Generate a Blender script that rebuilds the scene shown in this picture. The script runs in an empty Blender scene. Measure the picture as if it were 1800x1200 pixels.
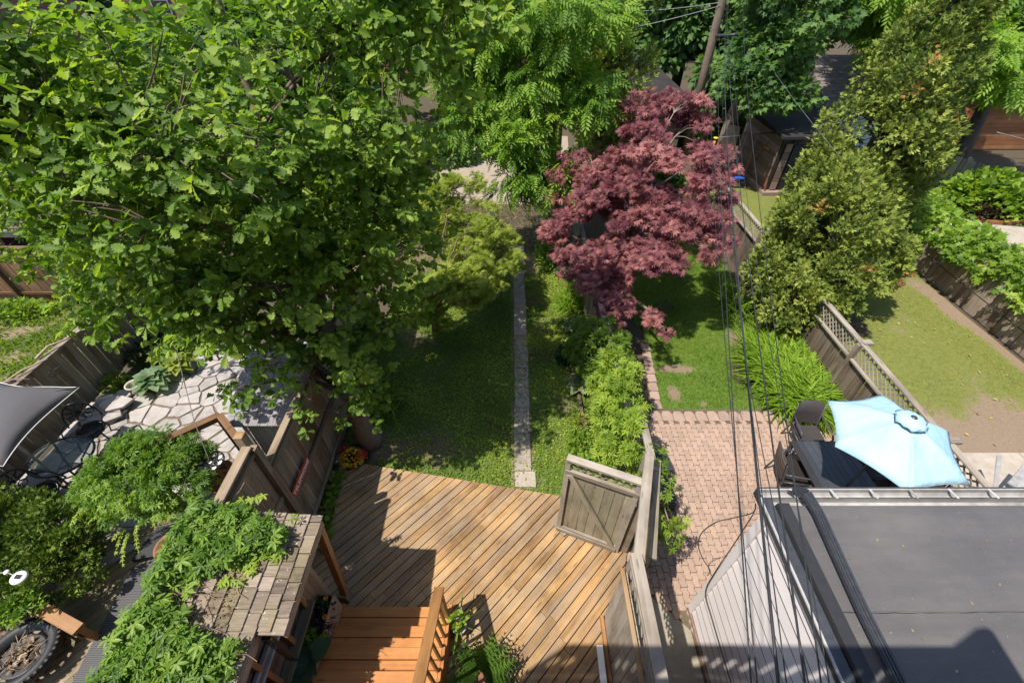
import bpy, math, random
import numpy as np
from mathutils import Vector, Matrix, noise

random.seed(7)
rng = np.random.default_rng(11)
S = bpy.context.scene
COL = S.collection
R = math.radians

# ------------------------------------------------------------------ camera
cam = bpy.data.cameras.new('camera')
cam.sensor_width = 36.0
cam.lens = 36.0 * 774.0 / 1800.0
cam.clip_start = 0.05
cam.clip_end = 900
camo = bpy.data.objects.new('camera', cam)
COL.objects.link(camo)
camo.location = (0, 0, 7.8)
camo.rotation_euler = (R(90 - 42.3), 0, 0)
S.camera = camo

# ------------------------------------------------------------------ light
SUNDIR = Vector((-0.45, -0.24, 1.0)).normalized()       # towards the sun
W = bpy.data.worlds.new('World')
S.world = W
W.use_nodes = True
wn = W.node_tree
bg = wn.nodes['Background']
sky = wn.nodes.new('ShaderNodeTexSky')
sky.sky_type = 'NISHITA'
sky.sun_disc = False
sky.sun_elevation = math.asin(SUNDIR.z)
sky.sun_rotation = math.atan2(SUNDIR.x, SUNDIR.y)
wn.links.new(sky.outputs[0], bg.inputs[0])
bg.inputs[1].default_value = 0.15
sun = bpy.data.lights.new('sun', 'SUN')
sun.energy = 4.6
sun.angle = R(0.55)
sun.color = (1.0, 0.94, 0.85)
suno = bpy.data.objects.new('sun', sun)
COL.objects.link(suno)
suno.rotation_euler = SUNDIR.to_track_quat('Z', 'Y').to_euler()
S.view_settings.view_transform = 'Standard'
S.view_settings.look = 'None'
S.view_settings.exposure = 0.62
S.view_settings.gamma = 1.0
S.cycles.max_bounces = 6
S.cycles.diffuse_bounces = 3
S.cycles.transmission_bounces = 4
S.cycles.transparent_max_bounces = 6

# ------------------------------------------------------------------ object helpers
def wmat(o):
    m = o.matrix_basis.copy()
    if o.parent:
        m = wmat(o.parent) @ o.matrix_parent_inverse @ m
    return m

def link(o, parent=None):
    COL.objects.link(o)
    if parent is not None:
        o.parent = parent
        o.matrix_parent_inverse = wmat(parent).inverted()
    return o

def tag(o, label=None, cat=None, group=None, kind=None):
    if label: o['label'] = label
    if cat: o['category'] = cat
    if group: o['group'] = group
    if kind: o['kind'] = kind
    return o

def thing(name, label, cat, loc, group=None, kind=None):
    o = bpy.data.objects.new(name, None)
    o.empty_display_size = 0.2
    o.location = loc
    link(o)
    return tag(o, label, cat, group, kind)

def meshobj(name, verts, faces, mat, parent=None, smooth=False, matrix=None):
    me = bpy.data.meshes.new(name)
    me.from_pydata([tuple(v) for v in verts], [], faces)
    if smooth:
        me.polygons.foreach_set('use_smooth', [True] * len(me.polygons))
    if mat: me.materials.append(mat)
    me.update()
    o = bpy.data.objects.new(name, me)
    if matrix is not None: o.matrix_basis = matrix
    return link(o, parent)

def useobj(name, me, matrix, parent=None):
    o = bpy.data.objects.new(name, me)
    o.matrix_basis = matrix
    return link(o, parent)

def frame(origin, x, zhint):
    x = Vector(x).normalized()
    z = Vector(zhint)
    y = z.cross(x)
    if y.length < 1e-6: y = Vector((0, 1, 0)).cross(x)
    y.normalize()
    z = x.cross(y)
    return Matrix(((x.x, y.x, z.x, origin[0]), (x.y, y.y, z.y, origin[1]), (x.z, y.z, z.z, origin[2]), (0, 0, 0, 1)))

_bc = {}
def beam_mesh(L, w, t, mat, ch=0.004):
    """bar along local X from 0 to L, w wide (Y), t thick (Z), long edges chamfered"""
    key = (round(L, 2), round(w, 3), round(t, 3), mat.name)
    if key in _bc: return _bc[key]
    a, b = w / 2, t / 2
    c = min(ch, a * .4, b * .4)
    prof = [(-a, -b + c), (-a + c, -b), (a - c, -b), (a, -b + c), (a, b - c), (a - c, b), (-a + c, b), (-a, b - c)]
    v = [(0, y, z) for y, z in prof] + [(key[0], y, z) for y, z in prof]
    f = [(i, (i + 1) % 8, (i + 1) % 8 + 8, i + 8) for i in range(8)]
    f += [tuple(range(7, -1, -1)), tuple(range(8, 16))]
    me = bpy.data.meshes.new('bar')
    me.from_pydata(v, [], f)
    me.materials.append(mat)
    _bc[key] = me
    return me

def beam(name, p0, p1, w, t, mat, parent=None, up=(0, 0, 1)):
    p0 = Vector(p0); p1 = Vector(p1)
    d = p1 - p0
    return useobj(name, beam_mesh(d.length, w, t, mat), frame(p0, d, up), parent)

class MB:
    def __init__(s): s.v = []; s.f = []
    def add(s, v, f):
        n = len(s.v)
        s.v += [tuple(a) for a in v]
        s.f += [tuple(i + n for i in q) for q in f]
        return s
    def box(s, c, d, rz=0, m=None):
        x, y, z = d[0] / 2, d[1] / 2, d[2] / 2
        vs = []
        for sx, sy, sz in ((-1,-1,-1),(1,-1,-1),(1,1,-1),(-1,1,-1),(-1,-1,1),(1,-1,1),(1,1,1),(-1,1,1)):
            p = Vector((sx * x, sy * y, sz * z))
            if rz: p = Matrix.Rotation(rz, 3, 'Z') @ p
            if m: p = m @ p
            vs.append((p.x + c[0], p.y + c[1], p.z + c[2]))
        return s.add(vs, [(0,3,2,1),(4,5,6,7),(0,1,5,4),(1,2,6,5),(2,3,7,6),(3,0,4,7)])
    def tube(s, pts, rad, n=8, cap=True):
        pts = [Vector(p) for p in pts]
        if not hasattr(rad, '__len__'): rad = [rad] * len(pts)
        vs, fs = [], []
        prev = None
        for i, p in enumerate(pts):
            d = (pts[min(i + 1, len(pts) - 1)] - pts[max(i - 1, 0)])
            d = d.normalized() if d.length > 1e-9 else Vector((0, 0, 1))
            if prev is None:
                a = d.orthogonal().normalized()
            else:
                a = prev - d * prev.dot(d)
                a = a.normalized() if a.length > 1e-6 else d.orthogonal().normalized()
            prev = a
            b = d.cross(a)
            for k in range(n):
                t = 2 * math.pi * k / n
                vs.append(p + (a * math.cos(t) + b * math.sin(t)) * rad[i])
        for i in range(len(pts) - 1):
            for k in range(n):
                fs.append((i * n + k, i * n + (k + 1) % n, (i + 1) * n + (k + 1) % n, (i + 1) * n + k))
        if cap:
            fs.append(tuple(range(n - 1, -1, -1)))
            fs.append(tuple((len(pts) - 1) * n + k for k in range(n)))
        return s.add(vs, fs)
    def lathe(s, c, prof, n=20, close=False):
        vs, fs = [], []
        for r, z in prof:
            for k in range(n):
                t = 2 * math.pi * k / n
                vs.append((c[0] + r * math.cos(t), c[1] + r * math.sin(t), c[2] + z))
        m = len(prof)
        for i in range(m - 1):
            for k in range(n):
                fs.append((i * n + k, i * n + (k + 1) % n, (i + 1) * n + (k + 1) % n, (i + 1) * n + k))
        if close: fs.append(tuple((m - 1) * n + k for k in range(n)))
        return s.add(vs, fs)
    def prism(s, poly, z0, z1, inset=0.0):
        n = len(poly)
        if inset:
            cx = sum(p[0] for p in poly) / n; cy = sum(p[1] for p in poly) / n
            top = []
            for p in poly:
                d = Vector((p[0] - cx, p[1] - cy)); L = d.length
                d = d * ((L - inset) / L) if L > inset * 2 else d
                top.append((cx + d.x, cy + d.y))
            vs = [(x, y, z0) for x, y in poly] + [(x, y, z1 - inset * .6) for x, y in poly] + [(x, y, z1) for x, y in top]
            fs = []
            for L in range(2):
                for i in range(n):
                    j = (i + 1) % n
                    fs.append((L * n + i, L * n + j, (L + 1) * n + j, (L + 1) * n + i))
            fs.append(tuple(range(2 * n, 3 * n)))
            return s.add(vs, fs)
        vs = [(x, y, z0) for x, y in poly] + [(x, y, z1) for x, y in poly]
        fs = [(i, (i + 1) % n, (i + 1) % n + n, i + n) for i in range(n)] + [tuple(range(n, 2 * n)), tuple(range(n - 1, -1, -1))]
        return s.add(vs, fs)
    def build(s, name, mat, parent=None, smooth=False):
        return meshobj(name, s.v, s.f, mat, parent, smooth)

def clip_poly(poly, nx, ny, d):
    """keep the side nx*x+ny*y <= d"""
    out = []
    n = len(poly)
    for i in range(n):
        a = poly[i]; b = poly[(i + 1) % n]
        da = nx * a[0] + ny * a[1] - d; db = nx * b[0] + ny * b[1] - d
        if da <= 0: out.append(a)
        if (da < 0 < db) or (db < 0 < da):
            t = da / (da - db)
            out.append((a[0] + (b[0] - a[0]) * t, a[1] + (b[1] - a[1]) * t))
    return out

def area(poly):
    return .5 * sum(poly[i][0] * poly[(i + 1) % len(poly)][1] - poly[(i + 1) % len(poly)][0] * poly[i][1] for i in range(len(poly)))

def inpoly(x, y, poly):
    c = False
    n = len(poly)
    for i in range(n):
        x1, y1 = poly[i]; x2, y2 = poly[(i + 1) % n]
        if (y1 > y) != (y2 > y) and x < (x2 - x1) * (y - y1) / (y2 - y1) + x1: c = not c
    return c

# ------------------------------------------------------------------ materials
class NT:
    def __init__(s, name):
        s.m = bpy.data.materials.new(name); s.m.use_nodes = True
        s.t = s.m.node_tree; s.n = s.t.nodes; s.b = s.n['Principled BSDF']
        s.out = s.n['Material Output']
    def new(s, ty, **kw):
        x = s.n.new('ShaderNode' + ty)
        for k, v in kw.items(): setattr(x, k, v)
        return x
    def l(s, a, b): s.t.links.new(a, b)
    def val(s, node, i, v):
        if hasattr(v, 'is_output'): s.l(v, node.inputs[i])
        else: node.inputs[i].default_value = v
    def math(s, op, a, b=0.0, clamp=False):
        x = s.new('Math', operation=op); x.use_clamp = clamp
        s.val(x, 0, a); s.val(x, 1, b); return x.outputs[0]
    def vmul(s, a, v):
        x = s.new('VectorMath', operation='MULTIPLY'); s.l(a, x.inputs[0]); x.inputs[1].default_value = v; return x.outputs[0]
    def vadd(s, a, b):
        x = s.new('VectorMath', operation='ADD'); s.l(a, x.inputs[0]); s.l(b, x.inputs[1]); return x.outputs[0]
    def mix(s, f, a, b, mode='MIX'):
        x = s.new('Mix', data_type='RGBA', blend_type=mode)
        s.val(x, 0, f)
        for i, c in ((6, a), (7, b)):
            if hasattr(c, 'is_output'): s.l(c, x.inputs[i])
            else: x.inputs[i].default_value = (*c, 1)
        return x.outputs[2]
    def ramp(s, f, stops):
        x = s.new('ValToRGB'); s.l(f, x.inputs[0])
        e = x.color_ramp.elements
        while len(e) > len(stops): e.remove(e[-1])
        while len(e) < len(stops): e.new(0.5)
        for el, (p, c) in zip(e, stops):
            el.position = p; el.color = (*c, 1) if len(c) == 3 else c
        return x.outputs[0]
    def noise(s, vec, scale, detail=3, rough=.55):
        x = s.new('TexNoise'); s.l(vec, x.inputs[0])
        x.inputs['Scale'].default_value = scale; x.inputs['Detail'].default_value = detail; x.inputs['Roughness'].default_value = rough
        return x.outputs[0]
    def bump(s, h, strength, dist=.01):
        x = s.new('Bump'); x.inputs['Strength'].default_value = strength; x.inputs['Distance'].default_value = dist
        s.l(h, x.inputs['Height']); s.l(x.outputs[0], s.b.inputs['Normal'])
    def pos(s): return s.new('NewGeometry').outputs['Position']
    def obj(s): return s.new('TexCoord').outputs['Object']
    def rnd(s): return s.new('ObjectInfo').outputs['Random']
    def island(s): return s.new('NewGeometry').outputs['Random Per Island']

def combine(t, a):
    x = t.new('CombineXYZ'); t.l(a, x.inputs[0]); t.l(a, x.inputs[1]); t.l(a, x.inputs[2]); return x.outputs[0]

def plain(name, c, rough=.6, var=.12, bump=.15, scale=30, metal=0, spec=.5, island=False):
    t = NT(name)
    r = t.island() if island else t.rnd()
    p = t.vadd(t.pos(), combine(t, t.math('MULTIPLY', r, 13)))
    n = t.noise(p, scale, 4)
    n2 = t.noise(p, scale / 12, 3)
    f = t.math('ADD', t.math('MULTIPLY', n, .5), t.math('MULTIPLY', n2, .5))
    f2 = t.math('ADD', f, t.math('MULTIPLY', t.math('SUBTRACT', r, .5), .25))
    lo = tuple(x * (1 - var * 1.6) for x in c); hi = tuple(min(1, x * (1 + var * 1.6)) for x in c)
    t.l(t.ramp(f2, [(.3, lo), (.7, hi)]), t.b.inputs['Base Color'])
    t.b.inputs['Roughness'].default_value = rough
    t.b.inputs['Metallic'].default_value = metal
    t.b.inputs['Specular IOR Level'].default_value = spec
    if bump: t.bump(n, bump, .006)
    return t.m

def wood(name, dark, mid, light, grey=None, greyamt=.0, rough=.75, stain=.35, knots=True, grain=1.0, spread=.35):
    """grain runs along the board's own X axis; every board object differs through its random value"""
    t = NT(name)
    r = t.rnd()
    p = t.vadd(t.obj(), combine(t, t.math('MULTIPLY', r, 91)))
    g = t.noise(t.vmul(p, (1.6, 38 * grain, 38 * grain)), 1.0, 5, .62)
    g2 = t.noise(t.vmul(p, (.9, 9, 9)), 1.0, 3)
    f = t.math('ADD', t.math('MULTIPLY', g, .55), t.math('MULTIPLY', g2, .45))
    f = t.math('ADD', f, t.math('MULTIPLY', t.math('SUBTRACT', r, .5), spread))
    col = t.ramp(f, [(.25, dark), (.5, mid), (.74, light)])
    w = t.noise(t.pos(), 1.3, 5, .62)
    wet = t.ramp(w, [(.38, (1 - stain,) * 3), (.6, (1, 1, 1))])
    col = t.mix(1.0, col, wet, 'MULTIPLY')
    if grey:
        gm = t.noise(t.vmul(p, (.7, 5, 5)), 1.0, 4, .6)
        gm = t.math('MULTIPLY', t.ramp(gm, [(.42, (0, 0, 0)), (.62, (1, 1, 1))]), greyamt)
        col = t.mix(gm, col, grey)
    if knots:
        v = t.new('TexVoronoi'); t.l(t.vmul(p, (1.9, 9, 9)), v.inputs['Vector']); v.inputs['Scale'].default_value = 1.0
        k = t.ramp(v.outputs['Distance'], [(.07, (1, 1, 1)), (.16, (0, 0, 0))])
        col = t.mix(t.math('MULTIPLY', k, .55), col, tuple(c * .45 for c in dark))
    t.l(col, t.b.inputs['Base Color'])
    t.b.inputs['Roughness'].default_value = rough
    t.b.inputs['Specular IOR Level'].default_value = .3
    t.bump(g, .35, .004)
    return t.m

def leafmat(name, dark, mid, light, rough=.55, trans=.42, spec=.25, tcol=None):
    t = NT(name)
    a = t.new('Attribute'); a.attribute_name = 'tint'
    n = t.noise(t.pos(), .55, 2)
    f = t.math('ADD', a.outputs['Fac'], t.math('MULTIPLY', t.math('SUBTRACT', n, .5), .7))
    col = t.ramp(f, [(.12, dark), (.5, mid), (.9, light)])
    t.l(col, t.b.inputs['Base Color'])
    t.b.inputs['Roughness'].default_value = rough
    t.b.inputs['Specular IOR Level'].default_value = spec
    tr = t.new('BsdfTranslucent')
    tc = t.mix(1.0, col, tcol or (1.7, 1.75, .55), 'MULTIPLY')
    t.l(tc, tr.inputs[0])
    mx = t.new('MixShader'); mx.inputs[0].default_value = trans
    t.l(t.b.outputs[0], mx.inputs[1]); t.l(tr.outputs[0], mx.inputs[2])
    t.l(mx.outputs[0], t.out.inputs[0])
    return t.m

M = {}
M['deck'] = wood('deck timber', (.20, .105, .042), (.385, .225, .095), (.53, .335, .15), (.29, .23, .165), .65, stain=.5, spread=.27)
M['deckgrey'] = wood('old deck timber', (.13, .095, .055), (.25, .185, .115), (.38, .29, .19), (.2, .2, .12), .5, stain=.45)
M['stair'] = wood('orange stained timber', (.32, .115, .028), (.47, .185, .047), (.56, .25, .075), None, rough=.5, stain=.25, spread=.2)
M['rail'] = wood('amber stained timber', (.27, .125, .045), (.38, .19, .07), (.46, .25, .10), None, rough=.5, stain=.3, spread=.2)
M['fence'] = wood('weathered fence timber', (.13, .095, .065), (.23, .175, .125), (.34, .27, .20), (.30, .27, .23), .6, stain=.4)
M['fencebrown'] = wood('brown fence timber', (.13, .085, .052), (.26, .175, .108), (.38, .275, .185), (.31, .26, .20), .6, stain=.4)
M['fencered'] = wood('red brown fence timber', (.10, .045, .02), (.19, .095, .045), (.30, .17, .09), (.2, .15, .1), .4, stain=.4)
M['fencedark'] = wood('dark fence timber', (.06, .04, .027), (.12, .085, .06), (.21, .16, .115), (.22, .18, .14), .5, stain=.4)
M['fencegrey'] = wood('silver grey fence timber', (.16, .13, .10), (.29, .24, .19), (.41, .355, .29), (.36, .325, .275), .6, stain=.4)
M['gate'] = wood('green grey gate timber', (.19, .155, .105), (.32, .27, .19), (.44, .38, .285), (.30, .29, .20), .6, stain=.35)
M['cedar'] = wood('cedar cladding', (.27, .17, .10), (.42, .29, .19), (.55, .40, .28), None, stain=.2)
M['brownboard'] = wood('brown arch boards', (.10, .05, .025), (.16, .085, .04), (.22, .125, .065), None, stain=.2)
M['composite'] = wood('brown slat cladding', (.13, .085, .06), (.22, .15, .11), (.30, .215, .165), None, stain=.2, knots=False)
M['orangewood'] = wood('orange shed cladding', (.22, .085, .03), (.33, .14, .055), (.43, .20, .09), None, stain=.25)
M['bark'] = plain('rough brown bark', (.15, .11, .08), .9, .4, .9, 22)
M['barkgrey'] = plain('grey bark', (.26, .22, .18), .85, .3, .7, 30)
M['barkdark'] = plain('dark bark', (.07, .055, .042), .9, .4, .7, 26)
M['pole'] = plain('utility pole timber', (.16, .12, .09), .85, .3, .5, 14)
M['black'] = plain('black painted iron', (.012, .012, .014), .35, .2, .1, 60)
M['blackmat'] = plain('black plastic', (.02, .021, .023), .5, .3, .2, 60)
M['darkmetal'] = plain('dark grey metal', (.045, .048, .055), .38, .2, .05, 20)
M['gutter'] = plain('grey gutter lining', (.34, .33, .32), .4, .25, .1, 9)
M['charcoal'] = plain('charcoal membrane', (.018, .018, .02), .6, .2, .1, 12)
M['white'] = plain('white paint', (.75, .74, .72), .5, .06, .05, 20)
M['cable'] = plain('black cable', (.025, .026, .028), .5, .1, 0, 20)
M['cablegrey'] = plain('grey cable', (.22, .22, .23), .5, .1, 0, 20)
M['canvasgrey'] = plain('grey parasol canvas', (.095, .09, .098), .85, .05, .15, 300)
M['pot'] = plain('cream clay pot', (.45, .40, .34), .8, .25, .3, 25)
M['terracotta'] = plain('rusty brown pot', (.20, .09, .05), .8, .3, .3, 25)
M['rubber'] = plain('black rubber', (.018, .018, .019), .6, .3, .3, 40)
M['soil'] = plain('dark soil', (.045, .032, .022), .95, .5, 1.0, 40)
M['brick'] = None
M['glass'] = None
M['blueplastic'] = plain('blue plastic', (.035, .10, .19), .4, .15, .1, 15)
M['swingblue'] = plain('bright blue plastic', (.02, .09, .45), .4, .1, .1, 15)
M['orangemetal'] = plain('orange painted steel', (.62, .16, .03), .45, .15, .1, 15)
M['rustmetal'] = plain('rust red painted steel', (.36, .09, .03), .5, .2, .1, 15)
M['yellow'] = plain('yellow plastic', (.7, .48, .03), .45, .1, .1, 15)
M['signred'] = plain('red enamel', (.50, .06, .03), .45, .15, .1, 18)
M['shedwall'] = plain('pale grey shed wall', (.36, .35, .335), .6, .1, .1, 12)
M['greenlid'] = plain('green plastic', (.12, .28, .13), .5, .15, .1, 20)
M['darkhouse'] = plain('dark blue grey siding', (.035, .045, .055), .7, .2, .1, 12)
M['tarpbrown'] = plain('brown wrapped tarp', (.30, .19, .11), .7, .35, .5, 9)
M['twig'] = plain('pale twig', (.30, .21, .16), .9, .3, .4, 40)

def voron_concrete(name, c, speck=.25, scale=6):
    t = NT(name)
    p = t.vadd(t.pos(), combine(t, t.math('MULTIPLY', t.rnd(), 7)))
    n = t.noise(p, scale, 6, .65); n2 = t.noise(p, 120, 2)
    f = t.math('ADD', t.math('MULTIPLY', n, .7), t.math('MULTIPLY', n2, .3))
    f = t.math('ADD', f, t.math('MULTIPLY', t.math('SUBTRACT', t.rnd(), .5), .18))
    t.l(t.ramp(f, [(.3, tuple(x * (1 - speck * 1.4) for x in c)), (.52, c), (.72, tuple(min(1, x * (1 + speck)) for x in c))]), t.b.inputs['Base Color'])
    t.b.inputs['Roughness'].default_value = .85
    t.bump(f, .4, .01)
    return t.m
M['concrete'] = voron_concrete('path concrete', (.30, .255, .205))
M['concretelight'] = voron_concrete('light concrete', (.34, .29, .235))
M['concretegreen'] = voron_concrete('mossy concrete', (.25, .22, .165))
M['flag'] = voron_concrete('pale flagstone', (.35, .32, .30), .25, 5)
M['paver'] = voron_concrete('pink paver', (.345, .24, .18), .17, 5)
M['edging'] = voron_concrete('rose edging stone', (.32, .225, .175), .17, 5)
M['roofgrey'] = voron_concrete('grey roof membrane', (.098, .094, .094), .12, 2.2)
M['shedshingle'] = voron_concrete('mauve grey shingle', (.24, .225, .235), .15, 5)
def membrane():
    t = NT('stained grey roof membrane')
    p = t.pos()
    a = t.noise(p, .9, 6, .68); b = t.noise(t.vmul(p, (1.0, 6.0, 1.0)), 1.1, 4, .6); c = t.noise(p, 60, 4, .7); d = t.noise(p, 38, 1, .5)
    f = t.math('ADD', t.math('ADD', t.math('MULTIPLY', a, .5), t.math('MULTIPLY', b, .28)), t.math('MULTIPLY', c, .22))
    col = t.ramp(f, [(.32, (.066, .062, .062)), (.5, (.096, .091, .091)), (.68, (.135, .127, .124))])
    col = t.mix(t.math('MULTIPLY', t.ramp(d, [(.79, (0, 0, 0)), (.82, (1, 1, 1))]), .5), col, (.34, .30, .26))
    t.l(col, t.b.inputs['Base Color'])
    t.l(t.ramp(a, [(.35, (.62,) * 3), (.65, (.85,) * 3)]), t.b.inputs['Roughness'])
    t.bump(t.math('ADD', t.math('MULTIPLY', a, 3.0), c), .35, .02)
    return t.m
M['membrane'] = membrane()
M['roofblack'] = voron_concrete('black roll roofing', (.020, .018, .018), .4, 2)
M['garageshingle'] = voron_concrete('brown grey shingle', (.17, .14, .13), .3, 4)
M['siding'] = plain('blush white siding', (.66, .61, .60), .55, .035, .03, 5)
M['sidingblue'] = plain('pale blue siding', (.50, .55, .58), .55, .06, .05, 8)

def shakemat():
    t = NT('weathered cedar shake')
    r = t.rnd()
    p = t.vadd(t.obj(), combine(t, t.math('MULTIPLY', r, 51)))
    n = t.noise(t.vmul(p, (5, 40, 5)), 1, 4); m = t.noise(t.pos(), 2.2, 5, .65); l = t.noise(t.pos(), 16, 3)
    f = t.math('ADD', t.math('MULTIPLY', n, .6), t.math('MULTIPLY', t.math('SUBTRACT', r, .2), .5))
    c = t.ramp(f, [(.2, (.085, .065, .048)), (.45, (.19, .145, .11)), (.75, (.32, .26, .205))])
    c = t.mix(t.math('MULTIPLY', t.ramp(m, [(.5, (0, 0, 0)), (.65, (1, 1, 1))]), .55), c, (.21, .19, .07))
    c = t.mix(t.math('MULTIPLY', t.ramp(l, [(.66, (0, 0, 0)), (.72, (1, 1, 1))]), .6), c, (.52, .50, .46))
    t.l(c, t.b.inputs['Base Color']); t.b.inputs['Roughness'].default_value = .9
    t.bump(n, .5, .006)
    return t.m
M['shake'] = shakemat()

def brickmat(name, c1, c2, mortar, rot=False):
    t = NT(name)
    p = t.pos()
    sep = t.new('SeparateXYZ'); t.l(p, sep.inputs[0])
    cmb = t.new('CombineXYZ')
    t.l(t.math('ADD', sep.outputs[0], sep.outputs[1]), cmb.inputs[0]); t.l(sep.outputs[2], cmb.inputs[1])
    b = t.new('TexBrick'); t.l(cmb.outputs[0], b.inputs['Vector'])
    b.inputs['Color1'].default_value = (*c1, 1); b.inputs['Color2'].default_value = (*c2, 1); b.inputs['Mortar'].default_value = (*mortar, 1)
    b.inputs['Scale'].default_value = 1; b.inputs['Brick Width'].default_value = .22; b.inputs['Row Height'].default_value = .075; b.inputs['Mortar Size'].default_value = .008
    t.l(b.outputs[0], t.b.inputs['Base Color']); t.b.inputs['Roughness'].default_value = .85
    return t.m
M['brick'] = brickmat('red brick', (.30, .09, .055), (.21, .06, .04), (.25, .2, .17))
M['brickdark'] = brickmat('dark brick', (.10, .045, .03), (.07, .035, .027), (.12, .1, .09))

def glassmat():
    t = NT('dark window glass')
    t.b.inputs['Base Color'].default_value = (.02, .03, .03, 1); t.b.inputs['Roughness'].default_value = .06
    t.b.inputs['Specular IOR Level'].default_value = .8
    t.bump(t.noise(t.pos(), 3, 2), .05, .01)
    return t.m
M['glass'] = glassmat()
def clearglass():
    t = NT('clear table glass')
    t.b.inputs['Base Color'].default_value = (.6, .7, .68, 1); t.b.inputs['Roughness'].default_value = .04
    tr = t.new('BsdfTransparent'); tr.inputs[0].default_value = (.75, .8, .78, 1)
    mx = t.new('MixShader'); mx.inputs[0].default_value = .12
    t.l(tr.outputs[0], mx.inputs[1]); t.l(t.b.outputs[0], mx.inputs[2]); t.l(mx.outputs[0], t.out.inputs[0])
    return t.m
M['clear'] = clearglass()
def parasolmat():
    t = NT('light blue parasol canvas')
    n = t.noise(t.pos(), 3.0, 4); w = t.noise(t.pos(), 260, 2)
    t.l(t.ramp(n, [(.35, (.36, .57, .66)), (.65, (.42, .64, .73))]), t.b.inputs['Base Color'])
    t.b.inputs['Roughness'].default_value = .85
    w2 = t.noise(t.vmul(t.pos(), (1, 1, .3)), 5.5, 3, .6)
    t.bump(t.math('ADD', t.math('MULTIPLY', w2, 5.0), t.math('MULTIPLY', w, .25)), .5, .012)
    tr = t.new('BsdfTranslucent'); tr.inputs[0].default_value = (.25, .55, .65, 1)
    mx = t.new('MixShader'); mx.inputs[0].default_value = .12
    t.l(t.b.outputs[0], mx.inputs[1]); t.l(tr.outputs[0], mx.inputs[2]); t.l(mx.outputs[0], t.out.inputs[0])
    return t.m
M['parasol'] = parasolmat()
def stripemat(name, c1, c2, sc, axis=0):
    t = NT(name)
    w = t.new('TexWave'); w.wave_type = 'BANDS'; w.bands_direction = 'XYZ'[axis]
    t.l(t.obj(), w.inputs[0]); w.inputs['Scale'].default_value = sc; w.inputs['Distortion'].default_value = .2
    t.l(t.ramp(w.outputs['Fac'], [(.35, c1), (.65, c2)]), t.b.inputs['Base Color'])
    t.b.inputs['Roughness'].default_value = .7
    t.bump(w.outputs['Fac'], .6, .006)
    return t.m
M['wicker'] = stripemat('dark woven wicker', (.018, .016, .017), (.075, .065, .062), 16)
M['wickerbrown'] = stripemat('brown woven wicker', (.028, .02, .016), (.085, .065, .055), 16)
M['ribmat'] = stripemat('ribbed dark runner', (.035, .034, .037), (.10, .098, .105), 14, 1)

def groundmat(name, dirt, grass, gdark, leafy=True):
    t = NT(name)
    a = t.new('Attribute'); a.attribute_name = 'grass'
    p = t.pos()
    n = t.noise(p, 9, 5, .65); f = t.noise(p, 70, 4, .7); b = t.noise(p, 1.1, 3)
    d = t.ramp(f, [(.3, tuple(x * .6 for x in dirt)), (.55, dirt), (.75, tuple(x * 1.4 for x in dirt))])
    g = t.ramp(t.math('ADD', t.math('MULTIPLY', f, .5), t.math('MULTIPLY', n, .5)), [(.36, gdark), (.62, grass)])
    m = t.math('ADD', a.outputs['Fac'], t.math('MULTIPLY', t.math('SUBTRACT', n, .5), 1.1))
    m = t.ramp(m, [(.36, (0, 0, 0)), (.58, (1, 1, 1))])
    t.l(t.mix(m, d, g), t.b.inputs['Base Color'])
    t.b.inputs['Roughness'].default_value = .95; t.b.inputs['Specular IOR Level'].default_value = .15
    t.bump(f, .9, .02)
    return t.m
M['lawnbase'] = groundmat('clover lawn soil', (.17, .13, .085), (.13, .18, .04), (.07, .11, .025))
M['lawngreen'] = groundmat('lush lawn soil', (.24, .18, .12), (.12, .19, .03), (.065, .115, .018))
M['lawnright'] = groundmat('patchy lawn soil', (.27, .20, .14), (.20, .215, .055), (.12, .14, .035))
M['weedbase'] = groundmat('weedy soil', (.26, .20, .13), (.10, .13, .035), (.05, .08, .02))
M['yard'] = groundmat('bare earth', (.10, .08, .055), (.05, .07, .02), (.03, .045, .015))
M['gravel'] = voron_concrete('sandy gravel', (.27, .22, .165), .3, 12)
M['joint'] = voron_concrete('sandy joint', (.20, .15, .10), .35, 12)
M['paverjoint'] = voron_concrete('mossy joint sand', (.13, .10, .06), .4, 14)

# leaves
M['oakleaf'] = leafmat('oak leaf', (.065, .125, .016), (.145, .245, .03), (.31, .40, .075))
M['redleaf'] = leafmat('red maple leaf', (.10, .032, .042), (.235, .082, .092), (.40, .18, .16), tcol=(1.6, .5, .5), trans=.25)
M['limeleaf'] = leafmat('lime green fine leaf', (.14, .19, .022), (.25, .31, .045), (.36, .40, .065))
M['locustleaf'] = leafmat('bright compound leaf', (0.07, 0.15, 0.014), (0.15, 0.265, 0.024), (0.25, 0.37, 0.045))
M['mapleleaf'] = leafmat('mid green maple leaf', (0.045, 0.1, 0.025), (0.09, 0.175, 0.045), (0.17, 0.27, 0.07))
M['cedarleaf'] = leafmat('olive cedar spray', (0.07, 0.105, 0.016), (0.16, 0.215, 0.034), (0.29, 0.33, 0.06), rough=.7, trans=.12)
M['cedardark'] = leafmat('deep green cedar spray', (0.045, 0.08, 0.013), (0.095, 0.155, 0.02), (0.19, 0.26, 0.035), rough=.7, trans=.12)
M['darkleaf'] = leafmat('dark woodland leaf', (0.02, 0.055, 0.012), (0.05, 0.11, 0.022), (0.1, 0.18, 0.035))
M['creeper'] = leafmat('creeper leaf', (0.06, 0.13, 0.016), (0.13, 0.235, 0.028), (0.23, 0.34, 0.05), rough=.42)
M['creepery'] = leafmat('yellow green vine leaf', (0.1, 0.17, 0.018), (0.18, 0.275, 0.03), (0.29, 0.38, 0.05), rough=.45)
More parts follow.
